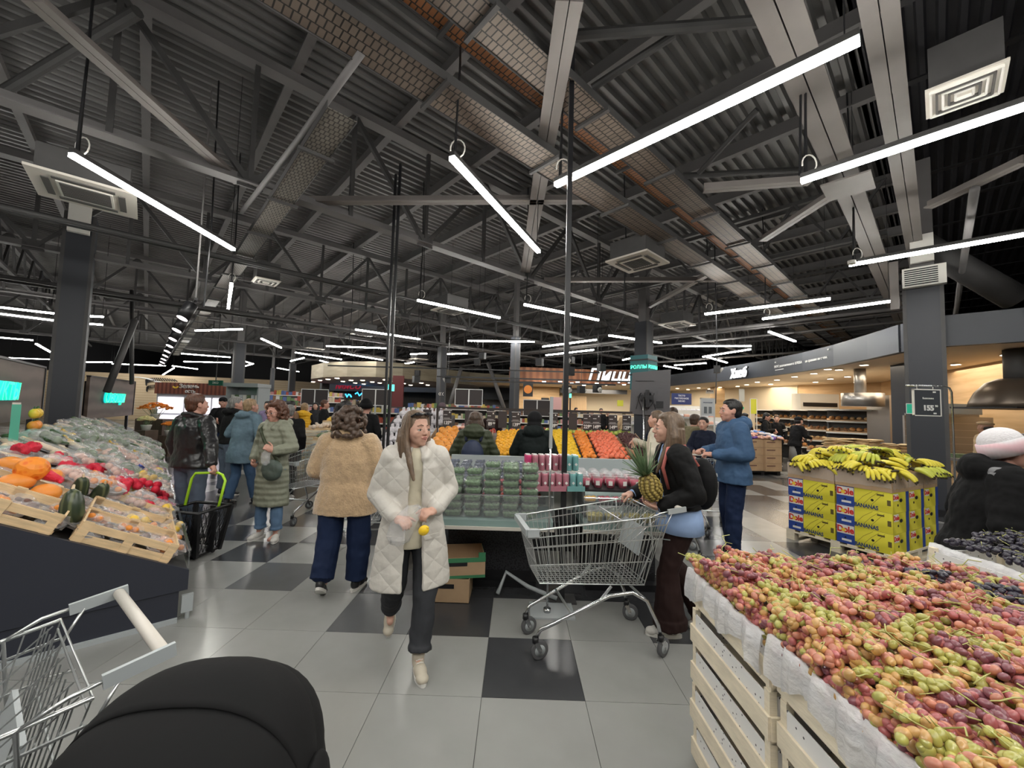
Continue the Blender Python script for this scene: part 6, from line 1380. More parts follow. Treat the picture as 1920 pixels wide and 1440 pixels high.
# flatbread table
m_flat = mat('flatbread', (.74, .55, .32), .7, vary=.25, vscale=9)
p = AY(1628, 800, 8.6); t = empty('bread_table', (p.x, p.y, 0), -.25, 'dark table with wooden boxes in front of the bread racks', 'table')
MB().box(-.85, .85, -.3, .3, .98, 1.02).build('table_top', m_wood, t)
for x in (-.8, -.3, .3, .8): MB().box(x-.03, x+.03, -.3, -.24, 0, .98).box(x-.03, x+.03, .24, .3, 0, .98).build('leg', m_black, t)
for x in (-.55, .45): MB().box(x-.2, x+.2, -.32, -.29, .6, .97).build('wooden_front', m_woodx, t)
FL = MB().loft([(0, 0, 0, .16, .1), (0, 0, .012, .17, .11), (0, 0, .022, .15, .09)], 16, True, 3).mesh('flatbread', m_flat, True)
for i in range(6):
    for k in range(8 if i < 4 else 5):
        q = Matrix.Rotation(-.25, 3, 'Z') @ Vector((-.68+.26*i, rb.uniform(-.05, .05), 1.025+.024*k)); o = bpy.data.objects.new('flatbread', FL); COL.objects.link(o); o.location = q+Vector((p.x, p.y, 0)); o.rotation_euler = (rb.uniform(-.04, .04), rb.uniform(-.04, .04), rb.uniform(-1.5, 1.5))
        tag(o, 'floury flatbread in the '+('leftmost', 'second', 'third', 'fourth', 'fifth', 'rightmost')[i]+' stack on the bread table', 'bread', 'flatbread stack '+('one', 'two', 'three', 'four', 'five', 'six')[i])
# kitchen equipment
m_ss = mat('stainless', (.42, .4, .38), .35, .8)
p = AY(1617, 755, 11); t = empty('extraction_hood', (p.x, p.y, 0), 0, 'stainless drum-shaped extraction hood above the bread table', 'hood'); MB().cyl((0, 0, 1.98), (0, 0, 2.34), .46, 28).build('drum', m_ss, t, True); MB().cyl((-.05, 0, 2.34), (-.05, 0, 3.02), .13, 20).build('flue', m_ss, t, True)
tag(MB().box(p.x+.55, p.x+1.4, p.y-.2, p.y+.5, 0, 2.3).build('oven', m_ss), 'tall stainless oven beside the drum hood', 'oven')
p = AY(1537, 745, 15.6); tag(MB().box(p.x-.75, p.x+.75, p.y, p.y+.5, 0, 2.55).build('oven', m_white), 'white oven with a dark opening behind the bread racks', 'oven'); tag(MB().box(p.x-.65, p.x+.65, p.y-.04, p.y, 2.05, 2.2).build('oven_opening', m_black), 'dark slot of the white oven', 'oven opening')
p = AY(1905, 750, 7.3); t = empty('extraction_hood', (p.x, p.y, 0), 0, 'large domed brown steel hood at the right edge', 'hood')
MB().loft([(0, 0, 1.93, .62, .5), (0, 0, 2.02, .6, .48), (0, 0, 2.2, .52, .42), (0, 0, 2.38, .38, .3), (0, 0, 2.46, .2, .2)], 32, True, 2.6).build('dome', mat('bronze_steel', (.14, .11, .085), .35, .6), t, True); MB().cyl((.05, 0, 2.44), (.05, 0, 3.0), .17, 20).build('flue', m_dark, t, True); MB().box(-.64, .64, -.52, .52, 1.9, 1.93).build('rim', m_black, t)
p = AY(1830, 790, 8.4)
t = empty('kitchen_backsplash', (p.x, p.y+.4, 0), -.1, 'steel backsplash and shelf behind the baker', 'kitchen wall'); MB().box(-1.0, .75, 0, .05, .95, 1.75).build('steel_panel', m_ss, t); MB().box(-1.0, .2, -.3, .0, 1.75, 1.8).build('shelf', m_ss, t); MB().box(-1.0, .25, -.31, -.3, 1.8, 2.02).build('shelf_front', m_greyp, t)
for k in range(5): MB().box(-1.0, .75, -.006, 0, 1.0+.15*k, 1.005+.15*k).build('tile_joint', m_white, t)
t = empty('kitchen_counter', (p.x-.1, p.y-.7, 0), -.1, 'wooden kitchen counter in front of the baker', 'counter'); MB().box(-.9, .35, 0, .55, 0, .88).build('cabinet', m_wood, t); MB().box(-.95, .4, -.03, .58, .88, .93).build('worktop', m_ss, t); MB().box(-.9, .35, -.01, 0, .5, .75).build('dark_band', m_black, t)
for k in range(9): tag(MB().ell((p.x-.75+.09*k, p.y-.5, .965), (.04, .05, .035), None, 10, 7).build('dough_ball', m_white, None, True), 'white dough piece in the row on the kitchen counter', 'dough', 'dough pieces')
tag(MB().box(p.x-.92, p.x-.55, p.y-.42, p.y-.2, .93, 1.0).build('salad_tray', P_lg), 'tray of green salad on the kitchen counter', 'tray')
t = empty('exit_sign', Vector((7.5, 7.3, 1.86))+Matrix.Rotation(TA-math.pi/2, 3, 'Z') @ Vector((-.1, -.285, 0)), TA-math.pi/2, 'green running-man exit sign on the right column behind the price card', 'sign'); MB().box(-.15, .03, 0, .02, -.085, .085).build('sign_plate', mat('exit_green', (.0, .2, .12), .4, emit=(0, .3, .18), es=.4), t); MB().box(-.158, .038, -.004, .0, .085, .093).box(-.158, .038, -.004, 0, -.093, -.085).box(-.158, -.15, -.004, 0, -.085, .085).build('white_border', m_txt, t); text('➔', .1, m_txt, 'arrow', t, (-.04, -.004, 0)); 
# ------------------------------------------------------------------ promo island with brown boxes and packets
BX = (6.35, 11.0)
for i in range(2):
    for k in range(4):
        o = MB().box(0, .5, 0, .6, 0, .21).build('carton', m_card); o.location = (BX[0]+.02+.51*i, BX[1], .13+.215*k); o.rotation_euler = (0, 0, .16); tag(o, 'brown carton, level %s, %s column of the promo island' % (('one', 'two', 'three', 'four')[k], ('left', 'right')[i]), 'box')
        MB().box(.04, .3, -.003, 0, .13, .16).build('carton_print', P_br, o)
t = empty('pallet', (BX[0], BX[1], 0), .16, 'black pallet under the promo island', 'pallet'); MB().box(0, 1.05, 0, .6, .09, .13).box(0, .1, 0, .6, 0, .09).box(.45, .55, 0, .6, 0, .09).box(.95, 1.05, 0, .6, 0, .09).build('pallet_frame', m_black, t)
m_pb = mat('blue_packet', (.12, .3, .7), .3); m_pw = mat('white_packet', (.75, .72, .75), .3); m_pv = mat('violet_packet', (.15, .05, .35), .35); m_ps = mat('salmon_packet', (.8, .45, .35), .35)
PKM = [MB().loft([(0, 0, 0, .09, .05), (0, 0, .03, .1, .06), (0, 0, .055, .07, .04)], 10, True, 4).mesh('packet', m, True) for m in (m_pb, m_pw, m_pv, m_ps)]
def packets(cx, cy, w_, d_, z, n, ms, lb, grp, rise=.18):
    for q in range(n):
        x = rb.uniform(-w_, w_); y = rb.uniform(-d_, d_); i = rb.choice(ms); zz = z+rise*(1-max(abs(x)/w_, abs(y)/d_))+rb.uniform(0, .03)
        o = bpy.data.objects.new('packet', PKM[i]); COL.objects.link(o); o.location = (cx+x, cy+y, zz); o.rotation_euler = (rb.uniform(-.3, .3), rb.uniform(-.3, .3), rb.uniform(0, 3.14)); nm_ = ('blue', 'white', 'violet', 'salmon')[i]; tag(o, nm_+' '+lb, 'packet', nm_+' '+grp)
packets(6.9, 11.4, .5, .33, 1.0, 50, [0, 0, 1, 3], 'packet heaped on the brown promo cartons', 'packets on the promo island'); packets(6.85, 11.25, .5, .22, 1.0, 16, [2, 3], 'packet along the front edge of the promo cartons', 'packets along the edge', .02)
t = empty('can_tower', (6.12, 11.0, 0), .16, 'narrow tower of white cans beside the brown cartons', 'cans')
for k in range(7): MB().box(-.14, .14, -.1, .25, .1+.15*k, .105+.15*k).build('tray', m_white, t); [MB().cyl((x, -.05, .11+.15*k), (x, -.05, .235+.15*k), .035, 12).build('can', m_pw, t, True) for x in (-.09, 0, .09)]
tag(MB().box(6.0, 6.25, 10.85, 11.3, 0, .1).build('pallet', m_black), 'black base under the can tower', 'pallet')
# racks in front of the cream wall
def rack_(px, Y, w_, zt, lb, n=4, ms=(1, 1, 3), kinds=None):
    p = AY(px, 780, Y); t = empty('shelf_rack', (p.x, p.y, 0), 0, lb, 'shelf')
    MB().box(-w_, w_, .25, .3, 0, zt).build('back_panel', m_white, t)
    for k in range(n):
        z = zt-.1-(zt-.3)*k/(n-1); MB().box(-w_, w_, -.2, .25, z-.14, z-.12).build('shelf_board', m_white, t); MB().box(-w_, w_, -.205, -.2, z-.16, z-.12).build('price_strip', m_greyp, t)
        for q in range(int(w_*2/.2)): o = bpy.data.objects.new('packet', PKM[rb.choice(ms)]); COL.objects.link(o); o.location = (p.x-w_+.1+.2*q, p.y, z-.115); o.rotation_euler = (0, 0, rb.uniform(-.3, .3)); o.scale = (1, 1.3, 1.6); tag(o, 'packet on the '+('top', 'second', 'third', 'lowest', 'fifth')[k]+' board of the '+lb, 'packet', 'packets on the '+lb)
rack_(1290, 13, .95, 1.75, 'white shelf left of the blue-jacket man'); rack_(1350, 12.2, .4, 1.55, 'white shelf just behind the blue-jacket man'); rack_(1262, 16, 1.3, 1.95, 'far white shelf under the dark screen', 4, (1, 1, 3)); rack_(1215, 12, .5, 1.5, 'white shelf behind the big screen')
def poster(px, py, Y, w_, h_, m, lb, cat='poster', stand=False, txt=None, tm_=None, size=.1, ang=0):
    p = AY(px, py, Y); t = empty(cat.replace(' ', '_'), p, ang, lb, cat); MB().box(-w_/2, w_/2, 0, .02, -h_/2, h_/2).build('face', m, t)
    if stand: MB().box(-w_/2-.02, -w_/2, -.005, .025, -p.z, h_/2+.02).box(w_/2, w_/2+.02, -.005, .025, -p.z, h_/2+.02).box(-w_/2-.02, w_/2+.02, -.005, .025, h_/2, h_/2+.02).build('stand_frame', m_white, t)
    if txt:
        for i, s in enumerate(txt): text(s, size, tm_ or m_txt, 'lettering', t, (0, -.005, h_*.28-i*size*1.3), depth=.002, off=size*.02)
    return t
m_pyel = mat('yellow_poster', (.62, .62, .05), .6); m_pgr = mat('grey_poster', (.18, .2, .22), .6); m_pwh = mat('white_poster', (.68, .7, .72), .6); m_scr = mat('blue_screen', (.01, .015, .05), .3, emit=(.01, .02, .08), es=.6); m_pk = mat('pink_poster', (.7, .4, .38), .6)
poster(1278, 748, 17, .85, .48, m_scr, 'dark blue screen with white lines of text on the cream wall', 'screen', False, ['ТЕСТО', 'ЭКСТРЕННОЕ', 'МЕНЮ'], m_txt, .09); poster(1245, 754, 16.5, .4, .6, m_black, 'black menu board beside the big screen', 'menu board', False, ['МЕНЮ', '·····', '·····'], m_txt, .09)
poster(1391, 741, 19, .26, .6, m_pgr, 'narrow grey poster on the cream wall'); poster(1413, 762, 14, .2, .52, m_pyel, 'yellow poster hanging on a stand', stand=True); poster(1327, 764, 8.4, .27, .36, m_pwh, 'white poster with two jars on a chrome stand', stand=True, txt=['ПРЕДЛОЖЕНИЕ'], tm_=m_txb, size=.025)
poster(1331, 735, 20, .4, .16, m_pwh, 'small white hanging sign above the shelves', 'sign', False, ['ХЛЕБ'], m_txb, .12); poster(1391, 765, 19.5, .2, .1, mat('green_exit', (0, .25, .12), .5, emit=(0, .3, .15), es=.5), 'green exit sign on the cream wall', 'sign')
t = empty('jar_print', AY(1327, 768, 8.39), 0, 'pair of grey jars printed on the white stand poster', 'print')
for x in (-.05, .05): MB().box(x-.03, x+.03, -.008, -.003, -.08, .06).build('jar', m_pgr, t)
# ------------------------------------------------------------------ big screen seen from the back
t = empty('display_screen', (2.30, 6.95, 0), -.32, 'large dark display screen seen from behind on a chrome pole', 'screen')
vs = [(-.3, 0, 1.63), (.36, 0, 1.6), (.38, .02, 2.42), (-.26, .02, 2.36)]
MB().add([Vector(v) for v in vs]+[Vector(v)+Vector((0, .05, 0)) for v in vs], [(0, 1, 2, 3), (7, 6, 5, 4), (0, 4, 5, 1), (1, 5, 6, 2), (2, 6, 7, 3), (3, 7, 4, 0)]).build('screen_back', mat('screen_back', (.085, .08, .088), .4), t)
MB().box(-.2, .1, -.004, 0, 2.21, 2.218).build('vent_slot', m_black, t); MB().box(-.12, .1, -.09, 0, 1.88, 1.96).box(-.03, .03, -.13, 0, 1.75, 2.05).build('bracket', m_black, t); MB().tube([(-.06, -.12, 0), (-.06, -.12, 1.93)], .016, 10).build('pole', m_chrome, t, True); MB().box(-.3, .2, -.3, .1, 0, .02).build('base', m_dark, t)
b = MB()
for q in range(9): a = rb.uniform(-.15, .12); b.tube([(a, -.02, 2.0), (a+rb.uniform(-.08, .08), -.09, 1.9+rb.uniform(-.1, .1)), (a+rb.uniform(-.1, .1), -.03, 1.72)], .005, 5)
b.build('cables', m_black, t); MB().box(.14, .26, -.01, 0, 1.74, 1.86).build('socket_recess', m_black, t)
# ================================================================== PIZZA COUNTER
m_org = two_tone('orange_boards', (.26, .1, .05), (.42, .17, .08), 'wave', .9, .5, thresh=.5, sharp=.4, dist=2, bump=.05)
wall('trim_3', [(-.4, 20.1), (.43, 19.97), (4.03, 20.3), (6.2, 19.9)], 3.02, 3.75, .15, m_org)
b = MB(); pl = [(-2.6, 20.2), (.43, 19.97), (4.03, 20.3), (6.2, 19.9), (8, 26), (-2.6, 26)]; b.add([(x, y, 3.0) for x, y in pl]+[(x, y, 3.06) for x, y in pl], [tuple(range(6)), tuple(range(11, 5, -1))]); tag(b.build('pizza_soffit', m_sof), kind='structure')
wall('wall_pizza', [(-.4, 24), (2.6, 24)], 0, 3.0, .15, m_oak); wall('wall_cream', [(2.6, 25), (7.6, 25.6)], 0, 3.0, .15, m_crm); wall('trim_4', [(2.6, 23.4), (6.6, 23.6)], 2.65, 2.9, .1, m_fas)
tag(MB().box(2.6, 4.3, 24.2, 24.3, 0, 2.5).build('slatted_screen', two_tone('vertical_slats', (.3, .2, .12), (.6, .44, .27), 'wave', 6, .6, thresh=.5, sharp=.1)), 'slatted wood screen behind the pizza counter', 'screen wall')
for (x, y) in ((1010, 717), (1020, 715), (1050, 715), (1072, 718), (1083, 716), (1107, 720), (1119, 718), (1170, 721), (1095, 722), (1137, 722)): t = empty('downlight', G(x, y, 2.98), 0, 'round warm downlight over the pizza counter', 'lamp', 'pizza counter downlights'); MB().cyl((0, 0, -.02), (0, 0, 0), .09, 16).build('downlight_lens', m_down, t)
for (x, y, e) in ((1.5, 22, 90), (5, 22.5, 110)): l = bpy.data.lights.new('downlight_glow', 'AREA'); l.energy = e; l.size = 2; l.color = (1, .85, .64); o = bpy.data.objects.new('downlight_glow', l); COL.objects.link(o); o.location = (x, y, 2.9)
lettering('Пицца', (4.85, 19.8, 3.42), 0, .78, m_lit, 'large white script pizza sign on the orange fascia', back=m_black, sx=1.1)
poster(1043, 757, 15, .4, .5, m_pk, 'pink food poster left of the pizza kitchen', 'poster'); poster(1022, 757, 15, .3, .45, m_dark, 'dark poster beside the pink one', 'poster'); poster(1163, 756, 20, .3, .3, m_pyel, 'yellow notice on the cream kitchen wall', 'poster'); DISHP = poster(990, 730, 17, .42, .62, m_black, 'dark food picture above the fruit frame', 'poster')
t = DISHP; MB().cyl((0, 0, 0), (0, -.02, 0), .18, 20).build('dish', F_ta, t)
tag(MB().box(.2, 7, 20.4, 21, 0, 1.15).build('service_counter', m_dark), 'long dark service counter under the pizza sign', 'counter')
p = AY(1069, 760, 18); tag(MB().tube([(p.x, p.y, 0), (p.x, p.y, 2.2)], .03, 8).build('queue_pole', m_black), 'slim dark pole with a green light before the pizza wall', 'pole'); tag(MB().cyl((p.x, p.y, 2.2), (p.x, p.y, 2.4), .05, 12).build('signal_lamp', m_neong), 'green signal lamp on the slim pole', 'lamp')
# ================================================================== ROUND CANOPY, MEAT HALL, FAR LEFT
m_can = two_tone('canopy_wood', (.28, .24, .17), (.42, .36, .26), 'noise', 1.2, .6, thresh=.5, sharp=.3, stretch=(1, 1, 6), bump=.1)
cp = [(-13.6, 26.0), (-12.2, 23.2), (-10.6, 21.4), (-8.85, 20.4), (-7.2, 20.0), (-6.0, 20.6), (-4.8, 22.6), (-3, 25.0), (-.5, 26.5)]
wall('trim_5', cp, 3.05, 3.85, .15, m_can)
pl = cp+[(-.5, 30), (-13.6, 30)]; n = len(pl); b = MB(); b.add([(x, y, 3.03) for x, y in pl]+[(x, y, 3.1) for x, y in pl], [tuple(range(n)), tuple(range(2*n-1, n-1, -1))]); tag(b.build('canopy_soffit', mat('pinkish_soffit', (.6, .5, .45), .7)), kind='structure')
for (x, y) in ((600, 713), (615, 711), (632, 709), (643, 715), (658, 713), (666, 718), (680, 713), (682, 720), (698, 716), (712, 718), (722, 712), (740, 716), (757, 719), (770, 722), (790, 718), (802, 722), (587, 716)): t = empty('downlight', G(x, y, 3.02), 0, 'small white downlight under the round canopy', 'lamp', 'round canopy downlights'); MB().cyl((0, 0, -.02), (0, 0, 0), .11, 14).build('downlight_lens', m_down, t)
wall('trim_6', [(-19, 36), (-13, 34.5), (-6, 32.5), (3.5, 32)], 2.75, 3.5, .15, mat('pale_slate', (.13, .15, .19), .5))
wall('wall_dark_slats', [(-19, 37), (3.5, 36.5)], 0, 3.0, .1, two_tone('dark_slats', (.05, .045, .04), (.14, .12, .1), 'wave', 5, .6, thresh=.5, sharp=.2))
lettering('Мясо', (-14.7, 34.2, 3.15), -.2, .8, m_litred, 'dark red script meat sign far behind the shoppers', sx=1.2)
for (px, py, w_, lb) in ((648, 741, .9, 'blue neon squiggle left of the brown column'), (682, 739, 1.3, 'blue neon wave right of the brown column'), (690, 743, .8, 'small blue neon dash beside the wave')):
    p = AY(px, py, 30); tag(MB().tube([p+Vector((w_*(k/8-.5), 0, .14*math.sin(k*2.2))) for k in range(9)], .05, 6).build('neon_squiggle', m_litblue), lb, 'neon sign')
m_redn = mat('red_neon', (.9, .05, .1), .4, emit=(1, .05, .12), es=2); p = AY(584, 741, 26); tag(MB().tube([p+Vector((.6*(k/8-.5), 0, .1*abs(math.sin(k*1.6)))) for k in range(9)], .04, 6).build('neon_squiggle', m_redn), 'small red neon mark above the twin board', 'neon sign')
m_cy = mat('cyan_screen', (.1, .8, .7), .4, emit=(.1, .9, .75), es=1.2); p = AY(733, 727, 12); tag(MB().box(p.x-.09, p.x+.09, p.y, p.y+.05, p.z-.1, p.z+.1).tube([(p.x, p.y+.05, p.z), (p.x, p.y+.05, 6.5)], .01, 5).build('small_screen', m_cy), 'small turquoise lit sign beside the slim black post', 'sign')
tag(MB().box(-2.6, 1.6, 27.5, 27.6, 2.2, 3.1).box(-2.6, -2.5, 27.5, 27.6, 0, 2.2).box(1.5, 1.6, 27.5, 27.6, 0, 2.2).build('grey_counter_fascia', m_fas), 'slate counter fascia far behind the fruit frame', 'fascia'); wall('wall_counter', [(-6, 30), (2.5, 30)], 0, 3.0, .1, mat('grey_wall', (.3, .29, .28), .6))
p = AY(746, 728, 18); tag(MB().box(p.x-.25, p.x+.25, p.y, p.y+.1, .0, 3.0).build('red_banner', mat('dark_red_print', (.12, .02, .02), .6)), 'tall dark red banner right of the slim black post', 'banner')
# plank wall far left with decoration
p0, p1 = (-29, 29.4), (-19.5, 33.5)
wall('wall_planks', [(-36, 27), p0, p1, (-17, 36.5)], 0, 3.45, .15, m_farw)
d = Vector((p1[0]-p0[0], p1[1]-p0[1], 0)).normalized(); ang = math.atan2(d.y, d.x)
for s, tx, sz, lb in ((5.1, 'MILK', 1.1, 'large white letters MILK on the far plank wall'),):
    o = text(tx, sz, m_txt, 'wall_lettering', None, (p0[0]+d.x*s+.05, p0[1]+d.y*s-.12, 2.15), (math.pi/2, 0, ang), .02); tag(o, lb, 'lettering')
for q in range(5): tag(MB().tube([Vector((p0[0], p0[1]-.1, 0))+d*(.2+2.6*math.sin(a)*(.6+.1*q))+Vector((0, 0, 3.2-1.3*(1-math.cos(a))*(.6+.14*q))) for a in [k*.14 for k in range(11)]], .035, 5).build('wall_arc', m_txt), ('innermost', 'second', 'middle', 'fourth', 'outermost')[q]+' white arc painted on the far plank wall', 'wall decoration')
b = MB()
for q in range(22): a = 3.4-q*.09; c0 = Vector((p0[0], p0[1]-.12, 0))+d*(2.6+1.7*math.cos(a))+Vector((0, 0, 1.6+1.5*math.sin(a*.5+.6))); b.cbox(c0, (.06, .02, .32), Matrix.Rotation(-q*.05, 3, 'Y')); b.cbox(c0+Vector((.1, 0, -.5)), (.05, .02, .25))
tag(b.build('wall_dashes', m_black), 'black dashes sweeping across the far plank wall', 'wall decoration')
# lit cabinets and sign
m_litp = mat('lit_cabinet', (.8, .75, .8), .5, emit=(.95, .88, .95), es=1.0)
p = AY(365, 765, 13.5); t = empty('flower_cabinet', (p.x, p.y, 0), 0, 'lit white cabinets under a reddish wooden sign', 'cabinet')
for k in range(3):
    for j in range(2): MB().box(-.95+.95*k-.35, -.95+.95*k+.5, 0, .05, .55+.62*j, 1.1+.62*j).build('lit_panel', m_litp, t)
MB().box(-1.4, 1.1, -.05, 0, 1.83, 2.22).build('wooden_sign', two_tone('red_planks', (.12, .03, .02), (.25, .08, .045), 'wave', 2.2, .6, thresh=.5, sharp=.4), t); MB().box(-1.4, 1.1, .05, .5, 0, 1.83).build('cabinet_body', m_greyp, t); MB().box(-1.4, 1.1, -.35, .05, 0, .5).build('plinth', m_dark, t)
text('Зелень', .2, m_txt, 'lettering', t, (-.2, -.06, 2.1), depth=.01); text('есть', .17, m_txt, 'lettering', t, (-.15, -.06, 1.93), depth=.01); b = MB(); b.cbox((-.72, -.06, 2.06), (.1, .01, .05), Matrix.Rotation(.5, 3, 'Y')).cbox((-.62, -.06, 2.06), (.1, .01, .05), Matrix.Rotation(-.5, 3, 'Y')); b.build('leaf_mark', m_sun, t)
p = AY(404, 718, 12); t = empty('aisle_sign', p, 0, 'dark green hanging aisle sign with pale lettering', 'sign'); MB().box(-.22, .22, 0, .03, -.08, .08).build('sign_plate', mat('sign_green', (.01, .11, .07), .5), t); text('ЭКО', .09, m_txt, 'lettering', t, (0, -.006, 0), depth=.002); MB().box(-.01, .01, 0, .02, .08, 3.5).build('hanger', m_dark, t)
p = AY(452, 765, 12.5); t = empty('drinks_fridge', (p.x, p.y, 0), 0, 'open chilled cabinet with green and white goods beside the lit cabinets', 'refrigerated display'); MB().box(-.5, .5, 0, .6, 0, .6).box(-.5, .5, .5, .6, .6, 2.1).box(-.52, -.48, 0, .6, .6, 2.1).box(.48, .52, 0, .6, .6, 2.1).box(-.55, .55, -.1, .6, 2.1, 2.22).build('cabinet', m_greyp, t)
for k in range(3): MB().box(-.48, .48, .1, .5, .8+.4*k, .82+.4*k).build('shelf_board', m_white, t); [MB().box(-.46+.13*q, -.36+.13*q, .15, .25, .82+.4*k, 1.05+.4*k).build('carton_pack', (P_lg, m_pwh, m_white)[(q+k) % 3], t) for q in range(7)]
# grocery gondolas in the distance
cols_ = [mat('pack_'+n_, c, .5) for n_, c in (('cream', (.6, .5, .35)), ('red', (.4, .08, .05)), ('yellow', (.6, .45, .1)), ('green', (.15, .25, .1)), ('white', (.65, .63, .6)), ('brown', (.25, .13, .07)), ('pink', (.6, .3, .3)), ('blue', (.1, .15, .35)))]
def gondola(px, Y, w_, lb, zt=1.75, ang=0, n=4, z0=.35):
    p = AY(px, 775, Y); t = empty('grocery_shelf', (p.x, p.y, 0), ang, lb, 'shelf'); MB().box(-w_, w_, .3, .36, 0, zt).box(-w_, w_, -.1, .3, 0, .2).build('frame', m_dark, t)
    for k in range(n):
        z = z0+(zt-z0-.2)*k/(n-1); MB().box(-w_, w_, -.1, .3, z-.02, z).build('shelf_board', m_frame, t); MB().box(-w_, w_, -.11, -.1, z-.04, z).build('price_strip', m_white, t); x = -w_+.05; bs = [MB() for _ in cols_]
        while x < w_-.1: q = rb.randrange(8); ww = rb.uniform(.08, .16); bs[q].box(x, x+ww, -.08, .1, z, z+rb.uniform(.12, .25)); x += ww+.01
        for q, bq_ in enumerate(bs):
            if bq_.v: bq_.build('shelf_goods', cols_[q], t, kind='stuff')
for a in ((545, 18, 2.2, 'long grocery shelf behind the brown-coat shopper', 1.9, .35), (500, 16, 1.4, 'grocery shelf behind the grey-haired men', 1.7, .3), (600, 22, 2.0, 'far grocery shelf under the meat sign', 1.8, .1), (660, 24, 2.2, 'far grocery shelf left of the brown column', 1.9, 0), (760, 13, 1.2, 'shelf of packets left of the fruit frame', 1.6, -.2), (850, 17, 2.0, 'shelf behind the face at the fruit frame', 1.75, 0), (1000, 18, 2.4, 'shelf behind the fruit frame, right of the backpack shopper', 1.55, 0), (470, 24, 3, 'farthest grocery wall in the left aisle', 2.3, .3)): gondola(*a[:4], a[4], a[5])
gondola(540, 20, 2.6, 'grocery wall with a dark label band above it', 2.2, .3); 
# second fruit shelf behind the frame
packets(-1.1, 8.6, .6, .3, 1.05, 26, [3, 1], 'packet on the rear fruit shelf behind the large oranges', 'packets behind the oranges')
rear2 = tag(MB().box(-1.8, 1.9, 8.3, 8.95, 0, 1.05).build('rear_shelf', m_dwood), 'second rear fruit shelf further back behind the frame', 'shelf')
F_re = fruit('red_apple', mat('red_apple', (.5, .05, .03), .35), .04)
for q in range(60): o = place(F_re, (rb.uniform(-.6, 1.8), rb.uniform(8.35, 8.9), 1.09+rb.uniform(0, .1)), (0, 0, rb.uniform(0, 3)), 1, 'red apple heaped on the second rear shelf behind the frame', 'red apples on the rear shelf'); o['category'] = 'fruit'
# white bag pyramid and vegetable crates between the aisles
bagm = voxel(MB().ell((0, 0, .06), (.09, .07, .06)).ell((0, 0, .14), (.03, .03, .05)), 'produce_bag', m_pw, .012, None, 1, [(.04, .03)])
for q in range(70):
    k = q//10; x = -2.45+.1*(q % 10)*.9; o = place(bagm, (x+.05*k, 6.6+.16*k, .55+.15*k), rb.uniform(0, 6), 1, 'white bag in the sloping stack left of the fruit frame, row '+('one', 'two', 'three', 'four', 'five', 'six', 'seven')[k]+' from the front', 'white bags left of the fruit, row %d' % (k+1)); o['category'] = 'bag'
tag(MB().add([(-2.6, 6.45, 0), (-1.45, 6.45, 0), (-1.2, 7.8, 0), (-2.35, 7.8, 0), (-2.6, 6.45, .52), (-1.45, 6.45, .52), (-1.2, 7.8, 1.5), (-2.35, 7.8, 1.5)], [(0, 3, 2, 1), (4, 5, 6, 7), (0, 1, 5, 4), (1, 2, 6, 5), (2, 3, 7, 6), (3, 0, 4, 7)]).build('bag_stand', m_dark), 'sloping dark stand under the white bags', 'stand')
for i, (px, Y, w_, zt) in enumerate(((600, 9.6, .5, 1.05), (622, 8.8, .4, .9), (640, 10.5, .5, 1.2))):
    p = AY(px, 790, Y); t = empty('vegetable_crate_stand', (p.x, p.y, 0), 0, ('left', 'nearest', 'rear')[i]+' stack of slatted crates with pale vegetables in the left aisle', 'crate stack')
    for k in range(int(zt/.17)): MB().box(-w_, w_, -.01, 0, .17*k+.01, .17*k+.07).box(-w_, w_, -.01, 0, .17*k+.09, .17*k+.15).build('crate_slat', m_pale, t)
    MB().box(-w_, w_, 0, .5, 0, zt).build('crate_body', m_woodx, t); b = MB()
    for q in range(30): b.ell((rb.uniform(-w_, w_)*.9, rb.uniform(0, .45), zt+rb.uniform(0, .08)), .06, None, 8, 6)
    b.build('vegetables', (P_wh, P_lg, P_ye)[i], t, True, kind='stuff')
# ================================================================== THE PEOPLE
def at(px, py): p = G(px, py); return (p.x, p.y)
def atd(px, Y): p = AY(px, 765, Y); return (p.x, Y)
